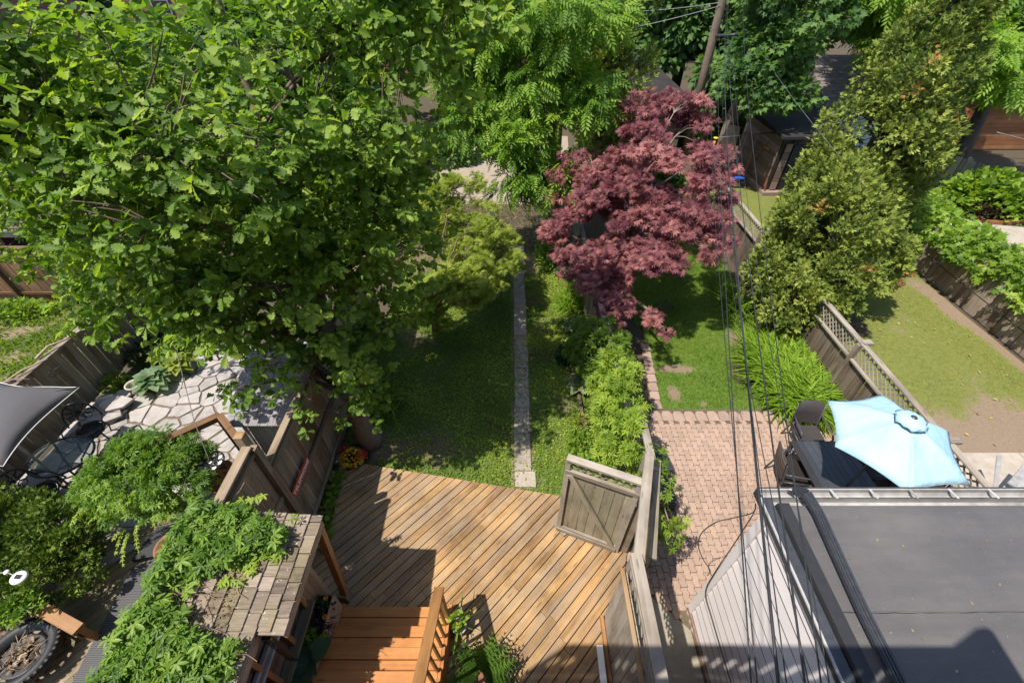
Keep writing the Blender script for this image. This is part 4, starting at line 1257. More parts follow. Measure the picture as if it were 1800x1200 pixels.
# lattice topped fence
def lattice(root, p0, p1, z0, z1, pitch, w, mat, nrm_, th=.008):
    p0 = Vector((p0[0], p0[1], 0)); p1 = Vector((p1[0], p1[1], 0)); d = (p1 - p0); L = d.length; d.normalize(); h = z1 - z0
    s = -h
    while s < L:
        for sgn, off in ((1, th * .5), (-1, -th * .5)):
            a0, a1 = s, s + h
            za, zb = (z0, z1) if sgn > 0 else (z1, z0)
            t0 = max(0, (0 - a0) / h); t1 = min(1, (L - a0) / h)
            if t1 - t0 < .1: continue
            A = p0 + d * (a0 + h * t0) + Vector((0, 0, za + (zb - za) * t0)) + nrm_ * off
            B = p0 + d * (a0 + h * t1) + Vector((0, 0, za + (zb - za) * t1)) + nrm_ * off
            beam('lattice_slat', A, B, w, th, mat, root, up=nrm_)
        s += pitch
lf_ = board_fence('lattice_fence', 'dark board fence with lattice top between the patio garden and the sunny lawn', (7.25, 1.9), (7.25, 15.2), .0, 1.24, .15, M['fencedark'], 8, face=1, cap=.0, railside=-1, rails=(.35,), posts=False, tilt=.01)
N1 = Vector((-1, 0, 0))
lattice(lf_, (7.25, 1.9), (7.25, 15.2), 1.24, 1.62, .135, .032, M['fencegrey'], N1)
y = 1.9
while y < 15.1:
    y2 = min(y + 2.4, 15.2)
    beam('cap_rail', (7.25, y, 1.645), (7.25, y2 - .01, 1.645), .11, .04, M['fencegrey'], lf_)
    beam('middle_rail', (7.20, y, 1.235), (7.20, y2 - .01, 1.235), .07, .045, M['fencegrey'], lf_)
    beam('post', (7.2, y, 0), (7.2, y, 1.62), .09, .09, M['fence'], lf_, up=(0, 1, 0))
    MB().box((7.33, y, 1.665), (.2, .13, .05)).build('post_cap', M['fencegrey'], lf_)
    y += 2.4
# right hand fence under the vine
board_fence('board_fence', 'old grey board fence under the broad leaved vine', (12.9, 5.0), (12.9, 14.6), .0, 1.35, .15, M['fence'], 9, face=1, cap=.0, railside=-1, rails=(.3, 1.1), tilt=.04, postevery=2.6)
board_fence('board_fence', 'leaning grey board fence behind the hydrangea', (17.2, 20.5), (19.6, 15.6), .0, 1.3, .16, M['fencegrey'], 10, face=-1, cap=.0, railside=-1, rails=(.3,), tilt=.06)

# near lattice screen on the deck edge
ns = thing('lattice_screen', 'tall timber screen with a lattice strip at the right edge of the deck', 'screen', (1.45, 1, 0))
y = -.3
rr2 = random.Random(2)
while y < 2.1:
    beam('board', (1.415, y + .07, .06), (1.415, y + .07, 2.02), .138, .02, M['fencegrey'], ns, up=(1, 0, 0)); y += .142
lattice(ns, (1.45, -.3), (1.45, 2.12), 2.06, 2.38, .12, .032, M['fencegrey'], N1)
beam('cap_rail', (1.47, 2.16, 2.43), (1.47, -.3, 2.43), .135, .04, M['fencegrey'], ns)
beam('middle_rail', (1.36, 2.14, 2.06), (1.36, -.3, 2.06), .05, .045, M['deck'], ns)
beam('middle_rail', (1.41, 2.14, 2.36), (1.41, -.3, 2.36), .03, .05, M['fencegrey'], ns)
beam('bottom_rail', (1.37, 2.16, .16), (1.37, -.3, .16), .05, .09, M['rail'], ns)
beam('post', (1.47, 2.14, 0), (1.47, 2.14, 2.40), .10, .10, M['fencegrey'], ns, up=(0, 1, 0))
# splayed panel from the screen to the gate
sp_ = thing('board_screen', 'narrow weathered panel with a heavy top beam between screen and gate', 'fence panel', (1.75, 2.8, 0))
beam('top_beam', (1.50, 2.12, 2.36), (1.96, 3.55, 2.36), .13, .10, M['fencegrey'], sp_)
beam('post', (1.97, 3.58, 0), (1.97, 3.58, 2.42), .11, .11, M['fencegrey'], sp_, up=(0, 1, 0))
pf = board_fence('board_screen', 'moss stained board panel with a black hinge overhung by vine', (1.80, 2.30), (2.22, 3.75), .0, 1.95, .16, M['gate'], 12, face=1, cap=.10, railside=-1, rails=(.4, 1.7), posts=False)
MB().box((1.80, 2.36, 1.5), (.03, .10, .05)).build('hinge', M['black'], pf)
beam('end_beam', (2.12, 3.55, 1.96), (2.22, 4.9, 1.80), .12, .05, M['fencegrey'], pf)
# open gate
ga = thing('garden_gate', 'open timber gate with lattice strip and diagonal brace', 'gate', (1.3, 3.35, .12))
gp0 = Vector((.80, 3.56, 0)); gp1 = Vector((1.80, 3.16, 0)); gd = (gp1 - gp0).normalized(); gn = Vector((gd.y, -gd.x, 0)); GL = (gp1 - gp0).length
UZ = Vector((0, 0, 1))
for k in range(7):
    c = gp0 + gd * (.05 + .148 * k + .05)
    beam('board', c + UZ * .2, c + UZ * 1.98, .142, .018, M['gate'], ga, up=gn)
for c in (gp0 + gd * .03, gp0 + gd * (GL - .03)):
    beam('stile', c + UZ * .14 + gn * .03, c + UZ * 2.32 + gn * .03, .075, .045, M['fencegrey'], ga, up=gn)
beam('bottom_rail', gp0 + UZ * .20 + gn * .05, gp1 + UZ * .20 + gn * .05 - gd * .05, .09, .05, M['fencegrey'], ga, up=gn)
beam('bottom_rail', gp0 + UZ * .27 + gn * .03, gp1 + UZ * .27 + gn * .03, .05, .04, M['fencegrey'], ga, up=gn)
beam('middle_rail', gp0 + UZ * 2.03 + gn * .035, gp1 + UZ * 2.03 + gn * .035, .09, .05, M['fencegrey'], ga, up=gn)
beam('top_rail', gp0 + UZ * 2.34 + gn * .02, gp1 + UZ * 2.34 + gn * .02, .11, .05, M['fencegrey'], ga)
beam('brace', gp0 + gd * .08 + UZ * 1.97 + gn * .045, gp1 - gd * .1 + UZ * .24 + gn * .045, .085, .04, M['gate'], ga, up=gn)
lattice(ga, gp0[:2], gp1[:2], 2.07, 2.30, .11, .03, M['gate'], gn, .007)
beam('board_behind', gp1 + gd * .09 + UZ * .12 + gn * -.03, gp1 + gd * .09 + UZ * 2.15 + gn * -.03, .12, .04, M['fence'], ga, up=gn)
oc = beam('timber_offcut', (.78, 3.62, .135), (.94, 3.42, .135), .10, .045, M['fencegrey']); tag(oc, 'small grey timber offcut lying at the foot of the gate', 'offcut')
ws = beam('white_trim', (1.26, 1.75, .30), (1.24, .3, .30), .09, .03, M['white']); tag(ws, 'white strip of trim leaning against the lattice screen', 'trim')

# ================================================================== FURNITURE AND SMALL THINGS
# light blue parasol
up_ = thing('parasol', 'light blue six sided parasol over the dark dining table', 'parasol', (5.96, 4.1, 0))
cx, cy = 5.83, 3.98
ang0 = R(128)
corn = []
for k in range(6):
    t = ang0 - k * math.pi / 3
    corn.append(Vector((cx + .97 * math.cos(t), cy + .97 * math.sin(t), 2.16 - .10 * math.cos(t - R(180)) * .0)))
apex = Vector((cx, cy, 2.62))
V, Fc = [], []
NR, NA = 8, 8
for k in range(6):
    a_, b_ = corn[k], corn[(k + 1) % 6]
    for i in range(NR + 1):
        t = .10 + .90 * i / NR
        for j in range(NA + 1):
            s = j / NA
            e = a_.lerp(b_, s)
            mid = 4 * s * (1 - s)
            p = apex.lerp(e, t)
            p.z += -.035 * mid * t * (1 if t > .3 else .3) + .05 * math.sin(math.pi * t) * (1 - mid * .6)
            p = Vector((p.x + (cx - p.x) * .07 * mid * t ** 3, p.y + (cy - p.y) * .07 * mid * t ** 3, p.z + .03 * mid * t ** 4))
            V.append(p)
    base = k * (NR + 1) * (NA + 1)
    for i in range(NR):
        for j in range(NA):
            q = base + i * (NA + 1) + j
            Fc.append((q, q + 1, q + NA + 2, q + NA + 1))
canopy = meshobj('canopy', V, Fc, M['parasol'], up_, True)
so_ = canopy.modifiers.new('thick', 'SOLIDIFY'); so_.thickness = .004
V, Fc = [], []
n = 24
for i, (r, z) in enumerate(((0.02, .075), (.07, .065), (.15, .035), (.205, -.005))):
    for k in range(n):
        t = 2 * math.pi * k / n
        w = 1 + (.07 * math.cos(6 * t) if i == 3 else 0)
        V.append((cx + r * w * math.cos(t), cy + r * w * math.sin(t), 2.62 + z - (.015 * math.cos(12 * t) if i == 3 else 0)))
for i in range(3):
    for k in range(n): Fc.append((i * n + k, i * n + (k + 1) % n, (i + 1) * n + (k + 1) % n, (i + 1) * n + k))
vt = meshobj('vent_cap', V, Fc, M['parasol'], up_, True); vt.modifiers.new('thick', 'SOLIDIFY').thickness = .005
MB().lathe((cx, cy, 2.66), [(.045, 0), (.05, .03), (.03, .05), (0.001, .055)], 16).build('finial', M['darkmetal'], up_, True)
MB().tube([(cx, cy, .0), (cx, cy, 2.66)], .02, 10).build('pole', M['darkmetal'], up_, True)
for c in corn:
    MB().tube([apex - UZ * .03, apex.lerp(c, .5) - UZ * .0, c - UZ * .012], .009, 5).build('rib', M['darkmetal'], up_)
MB().lathe((cx, cy, 0.03), [(0.001, .0), (.27, .0), (.27, .05), (.06, .09), (.03, .3), (.001, .3)], 20).build('base', M['darkmetal'], up_, True)
tv = corn[5].lerp(apex, .28)
MB().tube([tv + Vector((0, 0, .035)), tv + Vector((.10, .05, .075)), tv + Vector((.2, .11, .10))], [.006, .015, .01], 5).build('tie_strap', M['parasol'], up_)

# dark slatted dining table
tb = thing('dining_table', 'dark slatted dining table under the light blue parasol', 'table', (6.0, 4.0, 0))
for k in range(9):
    beam('slat', (5.30 + .118 * k + .06, 3.1, .74), (5.30 + .118 * k + .06, 4.92, .74), .112, .025, M['darkmetal'] if k else M['charcoal'], tb)
for y in (3.1, 4.92): beam('apron', (5.3, y, .70), (6.36, y, .70), .05, .06, M['charcoal'], tb, up=(0, 1, 0))
for x in (5.34, 6.32):
    for y in (3.14, 4.88): beam('leg', (x, y, .02), (x, y, .72), .06, .06, M['charcoal'], tb, up=(0, 1, 0))
for x in (5.22, 5.02): pass
# dining chairs with woven seats and backs
def wchair(label, loc, rz, mat, group='woven dining chairs round the dark table'):
    root = thing('dining_chair', label, 'chair', loc, group)
    T4 = Matrix.Translation(loc) @ Matrix.Rotation(rz, 4, 'Z')
    def put(name, mb, mt):
        v = [T4 @ Vector(p) for p in mb.v]
        return meshobj(name, v, mb.f, mt, root, True)
    # seat: faces +Y, back at -Y
    s = MB(); n = 8
    V, F_ = [], []
    for zz in (.0, -.03):
        for i in range(n + 1):
            for j in range(2):
                V.append((-.24 + .48 * i / n, (-.23, .24)[j], .43 + zz + .012 * math.cos(i / n * 6.28)))
    for i in range(n):
        F_.append((i * 2, i * 2 + 2, i * 2 + 3, i * 2 + 1)); o_ = (n + 1) * 2
        F_.append((o_ + i * 2, o_ + i * 2 + 1, o_ + i * 2 + 3, o_ + i * 2 + 2))
    for j in (0, 1):
        for i in range(n): F_.append((i * 2 + j, i * 2 + 2 + j, o_ + i * 2 + 2 + j, o_ + i * 2 + j))
    s.add(V, F_); o = put('seat', s, mat)
    s = MB(); V, F_ = [], []
    for th in (0, .025):
        for i in range(n + 1):
            u = -1 + 2 * i / n
            for j, zz in enumerate((.45, .7, .95)):
                V.append((.24 * u, -.26 - .10 * j / 2 - .03 * (1 - u * u) - th, zz + (.05 * (1 - u * u) if j == 2 else 0)))
    o_ = (n + 1) * 3
    for i in range(n):
        for j in range(2):
            q = i * 3 + j; F_.append((q, q + 3, q + 4, q + 1)); F_.append((o_ + q, o_ + q + 1, o_ + q + 4, o_ + q + 3))
        F_.append((i * 3 + 2, i * 3 + 5, o_ + i * 3 + 5, o_ + i * 3 + 2))
    s.add(V, F_); put('backrest', s, mat)
    for sx in (-1, 1):
        put('arm', MB().tube([(sx * .27, -.30, .66), (sx * .29, -.1, .67), (sx * .29, .15, .66), (sx * .28, .24, .62)], .018, 6), M['darkmetal'])
        put('leg', MB().tube([(sx * .28, .24, .62), (sx * .26, .22, .4), (sx * .28, .27, .02)], .016, 6), M['darkmetal'])
        put('leg', MB().tube([(sx * .26, -.36, .92), (sx * .25, -.24, .42), (sx * .27, -.30, .02)], .016, 6), M['darkmetal'])
        put('side_rail', MB().tube([(sx * .255, -.24, .41), (sx * .26, .22, .41)], .014, 6), M['darkmetal'])
    return root
wchair('brown woven chair nearest the gutter on the left of the table', (5.42, 3.62, .05), -1.57, M['wickerbrown'])
wchair('dark woven chair pulled up at the middle left side of the table', (5.25, 4.45, .05), -1.75, M['wickerbrown'])
wchair('dark woven chair at the far head of the table', (5.95, 5.28, .05), 3.05, M['wicker'])
wchair('woven chair on the fence side of the dark table', (6.72, 4.5, .05), 1.57, M['wicker'])
wchair('woven chair hidden below the gutter on the fence side', (6.72, 3.5, .05), 1.57, M['wicker'])
cb = thing('covered_grill', 'black covered barbecue at the far end of the dining table', 'barbecue', (6.1, 5.35, 0)) if False else None

# black woven planters by the hedge
def blackbox(label, c, d, lid, rz):
    root = thing('storage_box', label, 'storage box', (c[0], c[1], .05), 'black ribbed boxes beside the hedge')
    MB().box((c[0], c[1], .05 + d[2] / 2), d, rz).build('body', M['blackmat'], root)
    n = 11
    m = Matrix.Rotation(rz, 3, 'Z')
    for k in range(n):
        o = m @ Vector((0, (-.5 + (k + .5) / n) * d[1], 0))
        MB().box((c[0] + o.x, c[1] + o.y, .05 + d[2] + .012), (d[0] + .02, d[1] / n * .62, .02), rz).build('lid_rib', M['darkmetal'], root)
    mb = MB(); a = m @ Vector((d[0] * .3, -d[1] / 2, 0)); b = m @ Vector((-d[0] * .3, -d[1] / 2, 0)); k = m @ Vector((0, -d[1] / 2 - .12, 0))
    mb.tube([(c[0] + a.x, c[1] + a.y, .3), (c[0] + k.x + .1, c[1] + k.y, .12), (c[0] + k.x - .1, c[1] + k.y, .12), (c[0] + b.x, c[1] + b.y, .3)], .012, 6)
    mb.build('handle', M['black'], root, True)
blackbox('black ribbed box nearest the gate beside the hedge', (2.80, 4.12), (.26, .52, .32), 1, R(8))
blackbox('black ribbed box farther from the gate beside the hedge', (2.92, 4.78), (.26, .5, .30), 1, R(10))

# potted spiky plant and fern on the deck
pt = thing('potted_plant', 'small pale pot with a grassy spiky plant beside the stairs', 'potted plant', (-.78, 1.98, .11))
MB().lathe((-.78, 1.98, .11), [(.001, 0), (.075, 0), (.10, .2), (.11, .21), (.112, .235), (.095, .235), (.09, .2), (.001, .195)], 22).build('pot', M['pot'], pt, True)
q = np.random.default_rng(3)
n = 16; a = q.uniform(0, 6.28, n)
scatter('foliage', 'strap', np.tile([-.78, 2.0, .3], (n, 1)), np.stack([np.cos(a), np.sin(a), q.uniform(.5, 1.6, n)], 1), np.stack([-np.cos(a), -np.sin(a), np.full(n, .8)], 1), q.uniform(.2, .42, n), q.random(n), M['daylily'], pt, 'stuff')
n = 60; d = norm(q.normal(size=(n, 3))); d[:, 2] = abs(d[:, 2])
scatter('foliage', 'round', np.array([-.80, 2.06, .33]) + d * .09, d, d + [0, 0, 1], np.full(n, .05), q.random(n), M['vineleaf'], pt, 'stuff')
n = 20; d = norm(q.normal(size=(n, 3))); d[:, 2] = abs(d[:, 2])
scatter('bloom', 'round', np.tile([-.80, 1.99, .40], (n, 1)), d, d + [0, 0, 1], np.full(n, .025), q.random(n), M['petalyellow'], pt)
fe = thing('fern', 'bushy bright green fern standing on the deck by the stairs', 'fern', (-.42, 1.35, .11))
MB().lathe((-.42, 1.35, .11), [(.001, 0), (.11, 0), (.15, .24), (.135, .24), (.001, .2)], 18).build('pot', M['terracotta'], fe, True)
n = 130; a = q.uniform(0, 6.28, n); el = q.uniform(.15, 1.5, n)
fp = np.stack([-.42 + .05 * np.cos(a), 1.35 + .05 * np.sin(a), np.full(n, .36)], 1)
scatter('frond', 'fern', fp, np.stack([np.cos(a), np.sin(a), el], 1), np.stack([-np.cos(a) * .4, -np.sin(a) * .4, np.full(n, 1.)], 1), q.uniform(.28, .5, n), q.random(n), M['fernleaf'], fe, 'stuff')

fb_ = bush('begonia', 'mound of yellow and crimson flowers at the fence corner of the deck', 'flowers', (-3.15, 4.98, .02), (.28, .25, .32), 260, 'round', .075, M['deepleaf'], seed=8)
for cc, mt, nn in (((-3.17, 4.9, .2), 'petalyellow', 330), ((-3.33, 5.02, .2), 'petalred', 60), ((-3.0, 4.95, .18), 'petalred', 80)):
    d = norm(q.normal(size=(nn, 3))); d[:, 2] = abs(d[:, 2])
    rr3 = np.array([.21, .2, .17]) if mt == 'petalyellow' else np.array([.1, .09, .17])
    o = scatter('bloom', 'round', np.array(cc) + d * rr3, d + q.normal(size=(nn, 3)) * .4, d + [0, 0, .8], np.full(nn, .045), q.random(nn), M[mt], fb_); o['kind'] = 'stuff'
for k, (x, y) in enumerate(((-3.3, 3.55), (-3.34, 3.85), (-3.38, 4.2), (-3.36, 4.5), (-3.22, 3.3))):
    bush('weed_clump', ['weed clump at the fence foot level with the roof corner', 'weed clump second along the fence foot', 'weed clump below the red sign', 'weed clump beside the flower mound', 'weed clump closest to the porch roof'][k], 'weed', (x, y, .05), (.12, .16, .2), 60, 'round', .09, M['vineleaf'], seed=20 + k)

# left patio: grey parasol
gp = thing('parasol', 'square grey parasol with pale piping over the iron table', 'parasol', (-8.8, 4.2, 0))
qc = [Vector((-7.62, 5.20, 2.0)), Vector((-9.30, 5.35, 1.98)), Vector((-9.6, 3.6, 2.0)), Vector((-7.62, 3.62, 1.98))]
ap = Vector((-8.65, 4.45, 2.28))
V, Fc, N_ = [], [], 14
def lerp2(s, t):
    a_ = qc[3].lerp(qc[2], s); b_ = qc[0].lerp(qc[1], s); p = a_.lerp(b_, t)
    e = 4 * s * (1 - s) * 4 * t * (1 - t)
    p.z += .32 * e ** .7 + .018 * math.sin(9 * s + 5 * t)
    # edges curve inwards between corners
    p.x += (-.10 * math.cos(math.pi * s)) * 4 * t * (1 - t) * (1 if abs(s - .5) > .3 else 0) * abs(2 * s - 1) * .9
    p.y += (.08 * (1 - 2 * t)) * 4 * s * (1 - s)
    return p
for i in range(N_ + 1):
    for j in range(N_ + 1): V.append(lerp2(i / N_, j / N_))
for i in range(N_):
    for j in range(N_):
        q0 = i * (N_ + 1) + j; Fc.append((q0, q0 + 1, q0 + N_ + 2, q0 + N_ + 1))
cn = meshobj('canopy', V, Fc, M['canvasgrey'], gp, True); cn.modifiers.new('thick', 'SOLIDIFY').thickness = .004
loop = [lerp2(i / 14, 0) for i in range(15)] + [lerp2(1, i / 14) for i in range(1, 15)] + [lerp2(1 - i / 14, 1) for i in range(1, 15)] + [lerp2(0, 1 - i / 14) for i in range(1, 15)]
MB().tube(loop, .007, 5).build('piping', M['white'], gp, True)
MB().tube([(-8.6, 4.45, 0), (-8.6, 4.45, 2.35)], .022, 8).build('pole', M['gutter'], gp, True)
for c in qc: MB().tube([(-8.6, 4.45, 2.3), c - UZ * .01], .008, 5).build('rib', M['darkmetal'], gp)

# round glass table
gt = thing('glass_table', 'oval glass topped table with black iron frame under the grey parasol', 'table', (-8.45, 4.5, .05))
E_ = lambda t, r=1: (-8.38 + .54 * r * math.cos(t), 4.62 + .44 * r * math.sin(t), .72)
MB().tube([E_(t) for t in np.linspace(0, 2 * math.pi, 33)], .022, 8, False).build('rim', M['black'], gt, True)
meshobj('glass_top', [E_(t, .97) for t in np.linspace(0, 2 * math.pi, 33)[:-1]], [tuple(range(32))], M['clear'], gt)
for k in range(4):
    t = .8 + k * math.pi / 2; e = Vector(E_(t, .9))
    c = Vector((-8.45, 4.55, .3))
    MB().tube([e, e.lerp(c, .5) - UZ * .05, e.lerp(c, .7) - UZ * .2, Vector((e.x, e.y, .07)).lerp(Vector((c.x, c.y, .07)), .15)], .018, 6).build('leg', M['black'], gt, True)
MB().tube([(-8.45 + .2 * math.cos(t), 4.55 + .17 * math.sin(t), .33) for t in np.linspace(0, 6.283, 17)], .014, 6).build('ring', M['black'], gt, True)

def ironchair(label, loc, rz):
    root = thing('iron_chair', label, 'chair', loc, 'black cast iron chairs on the flagstones')
    T4 = Matrix.Translation(loc) @ Matrix.Rotation(rz, 4, 'Z') @ Matrix.Scale(1.12, 4)
    def put(name, mb, mt=M['black']): return meshobj(name, [T4 @ Vector(p) for p in mb.v], mb.f, mt, root, True)
    circ = lambda c, r, n=12, ax=0: [(c[0] + r * math.cos(t), c[1] + (r * math.sin(t) if ax == 0 else 0), c[2] + (r * math.sin(t) if ax else 0)) for t in np.linspace(0, 6.283, n)]
    s = MB(); s.tube(circ((0, 0, .44), .235, 22), .016, 6, False)
    for k in range(6):
        t = k * math.pi / 3; s.tube(circ((.12 * math.cos(t), .12 * math.sin(t), .44), .09, 12), .008, 4, False)
    s.lathe((0, 0, .437), [(.001, 0), (.21, 0), (.21, .004), (.001, .004)], 20)
    put('seat', s)
    b = MB()
    bc = (0, -.25, .73)
    b.tube([(.25 * math.cos(t), -.22 - .03 * math.sin(t), .50 + .45 * math.sin(t)) for t in np.linspace(0, math.pi, 18)], .014, 6)
    for k in range(9):
        t = k * 2 * math.pi / 9; cc = (.145 * math.cos(t), bc[1], bc[2] + .145 * math.sin(t)); b.tube(circ(cc, .062, 11, 1), .0085, 4, False)
        b.tube([(0, bc[1], bc[2]), (.09 * math.cos(t), bc[1], bc[2] + .09 * math.sin(t))], .008, 4)
    b.tube(circ(bc, .035, 10, 1), .010, 4, False)
    put('backrest', b)
    for sx, sy in ((-1, 1), (1, 1), (-1, -1), (1, -1)):
        put('leg', MB().tube([(sx * .17, sy * .17, .43), (sx * .21, sy * .22, .27), (sx * .17, sy * .20, .12), (sx * .25, sy * .27, .0)], [.016, .014, .012, .014], 6))
    for sx in (-1, 1):
        put('arm', MB().tube([(sx * .24, -.22, .62), (sx * .29, 0, .64), (sx * .27, .15, .60), (sx * .22, .16, .45)], .012, 6))
    return root
ironchair('black iron chair with a flower patterned back beside the fence', (-8.45, 5.30, .06), -2.5)
ironchair('black iron chair at the near end of the oval table', (-8.35, 3.95, .06), -1.7)

# stacked flagstones against the fence, clay pot and hostas
sf = thing('stone_stack', 'stack of loose flagstones leaning by the fence and clay pot', 'stone stack', (-9.1, 6.1, .05))
for k, (c, r, a, z) in enumerate((((-9.05, 6.1), .5, .3, .06), ((-8.85, 6.0), .36, 1.0, .13), ((-8.78, 6.3), .34, .4, .20), ((-9.15, 6.45), .22, 1.4, .14), ((-8.95, 6.62), .28, .1, .08))):
    n = 6; rq = random.Random(k)
    poly = [(c[0] + r * rq.uniform(.75, 1.1) * math.cos(a + t * 1.047), c[1] + r * .75 * rq.uniform(.75, 1.1) * math.sin(a + t * 1.047)) for t in range(n)]
    MB().prism(poly, z, z + .055, .01).build('flagstone', M['flag'], sf)
pp_ = thing('clay_pot', 'empty cream clay pot tipped beside the blue green hosta', 'pot', (-8.62, 6.75, .06))
mb = MB().lathe((-8.62, 6.75, .06), [(.001, 0), (.10, 0), (.15, .24), (.17, .25), (.17, .29), (.145, .29), (.13, .24), (.11, .14), (.001, .14)], 20)
mb.build('pot', M['pot'], pp_, True)
MB().lathe((-8.62, 6.75, .19), [(.12, 0), (.001, .02)], 14).build('soil', M['soil'], pp_)

def hosta(label, c, r, n, size, mat, edge=None, seed=0, h=.25, name='hosta'):
    root = thing(name, label, 'plant', (c[0], c[1], 0))
    rq = random.Random(seed)
    for k in range(n):
        t = (k + .5) / n
        a = k * 2.4 + rq.uniform(-.3, .3)
        el = 1.3 * (1 - t) ** 1.2 + .12
        rad = r * .35 * t
        p = Vector((c[0] + rad * math.cos(a), c[1] + rad * math.sin(a), .08 + h * (1 - t * .4)))
        tip = Vector((math.cos(a), math.sin(a), el * .7))
        nr = Vector((-math.cos(a) * el * .6, -math.sin(a) * el * .6, 1))
        s = size * rq.uniform(.75, 1.1) * (.75 + .35 * t)
        if edge:
            leafobj('leaf', 'hosta', p, tip, nr, s, rq.random(), edge, root)
            o = leafobj('leaf_centre', 'hostain', p + nr.normalized() * .004, tip, nr, s, rq.random(), mat, root)
        else:
            leafobj('leaf', 'hosta', p, tip, nr, s, rq.random(), mat, root)
    MB().tube([(c[0], c[1], 0), (c[0], c[1], .1 + h)], [.04, .01], 6).build('stem', M['daylily'] if False else M['twig'], root)
    return root
hosta('large blue green hosta behind the clay pot', (-8.35, 6.95), .5, 40, .31, M['hostablue'], seed=1, h=.32)
hosta('yellow green hosta nearest the flagstones', (-8.0, 7.45), .5, 48, .25, M['hostayellow'], seed=2, h=.35)
hosta('yellow green hosta against the dark planting', (-8.55, 7.75), .45, 40, .25, M['hostayellow'], seed=3, h=.35)
hosta('cream edged hosta at the far end of the middle fence', (1.62, 11.6), .4, 26, .24, M['hostagreen'], M['hostaedge'], 4)
hosta('cream edged hosta below the grassy clump', (1.72, 9.0), .5, 60, .21, M['hostagreen'], M['hostaedge'], 5)
hosta('blue grey cream edged hosta nearest the deck', (1.62, 6.9), .5, 70, .23, M['hostablue'], M['hostaedge'], 6)
for k in range(3):
    bush('shade_shrub', ['dark leafy shrub behind the yellow hostas', 'dark leafy shrub in the corner of the grey fence', 'small leafy shrub at the foot of the grey fence'][k], 'shrub', ((-8.8, 8.5, 0), (-9.1, 7.9, 0), (-9.25, 6.95, 0))[k], ((.7, .5, .6), (.4, .5, .5), (.25, .35, .4))[k], (900, 500, 250)[k], 'blob', .10, M['deepleaf'] if k < 2 else M['creepery'], seed=30 + k)

# ---- left garden: arched gate, grey store, scrollwork disc
ag = thing('arched_gate', 'brown arch topped board gate in a heavy timber frame', 'gate', (-4.9, 4.2, 0))
A0 = Vector((-5.45, 4.30, 0)); A1 = Vector((-4.62, 4.62, 0))
beam('frame_beam', (-5.75, 4.12, 1.78), (-5.0, 4.72, 1.78), .13, .11, M['brownboard'], ag)
beam('frame_beam', (-5.0, 4.72, 1.78), (-4.15, 3.95, 1.74), .11, .11, M['brownboard'], ag)
beam('frame_post', (-5.0, 4.70, 0), (-5.0, 4.70, 1.76), .10, .10, M['brownboard'], ag, up=(0, 1, 0))
beam('frame_post', (-4.12, 3.9, 0), (-4.12, 3.9, 1.76), .10, .10, M['brownboard'], ag, up=(0, 1, 0))
g0 = Vector((-5.50, 4.12, 0)); g1 = Vector((-4.45, 4.10, 0)); gdx = (g1 - g0).normalized()
for k in range(8):
    c = g0 + gdx * (.065 + k * .132)
    h = 1.12 + .30 * math.sin(math.pi * (k + .5) / 8)
    beam('board', c + UZ * .1, c + UZ * h, .112, .02, M['brownboard'], ag, up=(0, -1, 0))
beam('gate_rail', g0 + UZ * 1.14 - Vector((0, .03, 0)), g1 + UZ * 1.14 - Vector((0, .03, 0)), .05, .03, M['rail'], ag, up=(0, -1, 0))
beam('gate_rail', g0 + UZ * .35 - Vector((0, .03, 0)), g1 + UZ * .35 - Vector((0, .03, 0)), .05, .03, M['rail'], ag, up=(0, -1, 0))

dsc = thing('hanging_disc', 'black scrollwork iron disc hung on a cord before the arched gate', 'garden ornament', (-4.92, 3.95, 1.5))
mb = MB(); c0 = (-4.92, 3.98, 1.52)
def ringp(cx_, cy_, r, n=14): return [(c0[0] + cx_ + r * math.cos(t), c0[1] + cy_ + r * math.sin(t), c0[2]) for t in np.linspace(0, 6.283, n)]
mb.tube(ringp(0, 0, .21, 24), .012, 5, False)
for k in range(8):
    t = k * math.pi / 4
    mb.tube(ringp(.14 * math.cos(t), .14 * math.sin(t), .062, 10), .010, 4, False)
    mb.tube(ringp(.08 * math.cos(t + .4), .08 * math.sin(t + .4), .04, 8), .009, 4, False)
mb.build('scrollwork', M['black'], dsc)
MB().lathe((c0[0], c0[1], c0[2] - .02), [(.001, 0), (.2, 0)], 24).build('backing', M['white'], dsc)
MB().tube([(c0[0], c0[1], c0[2]), (-4.95, 4.25, 2.3), (-5.0, 4.9, 3.6)], .006, 4).build('cord', M['cablegrey'], dsc)

sh = thing('garden_store', 'low pale grey garden store with a mauve shingle roof', 'store', (-4.4, 5.3, 0))
MB().box((-4.32, 5.45, .72), (1.0, 1.1, 1.44)).build('wall', M['shedwall'], sh)
k = 0
x = -4.82
while x < -3.86:
    beam('wall_board', (x + .07, 4.885, .12), (x + .07, 4.885, 1.44), .132, .02, M['shedwall'], sh, up=(0, -1, 0)); x += .138
beam('trim', (-4.86, 4.87, 1.44), (-4.86, 4.87, .02), .07, .03, M['shedwall'], sh, up=(0, -1, 0))
beam('trim', (-4.8, 4.87, .10), (-3.85, 4.87, .10), .07, .03, M['shedwall'], sh, up=(0, -1, 0))
beam('side_panel', (-4.88, 4.85, .03), (-4.74, 4.20, .03), .02, .02, M['shedwall'], sh)
rs = random.Random(8)
for row in range(8):
    yl = 4.72 + row * .165; zl = 1.50 + row * .165 * .38
    x = -4.98 + rs.uniform(-.1, 0)
    while x < -3.78:
        w = rs.choice([.11, .14, .17]); x2 = min(x + w, -3.76)
        if x2 - x > .03: beam('shingle', ((x + x2) / 2, yl, zl + rs.uniform(0, .004)), ((x + x2) / 2, yl + .24, zl + .24 * .30), round(x2 - x - .006, 3), .014, M['shedshingle'], sh)
        x = x2
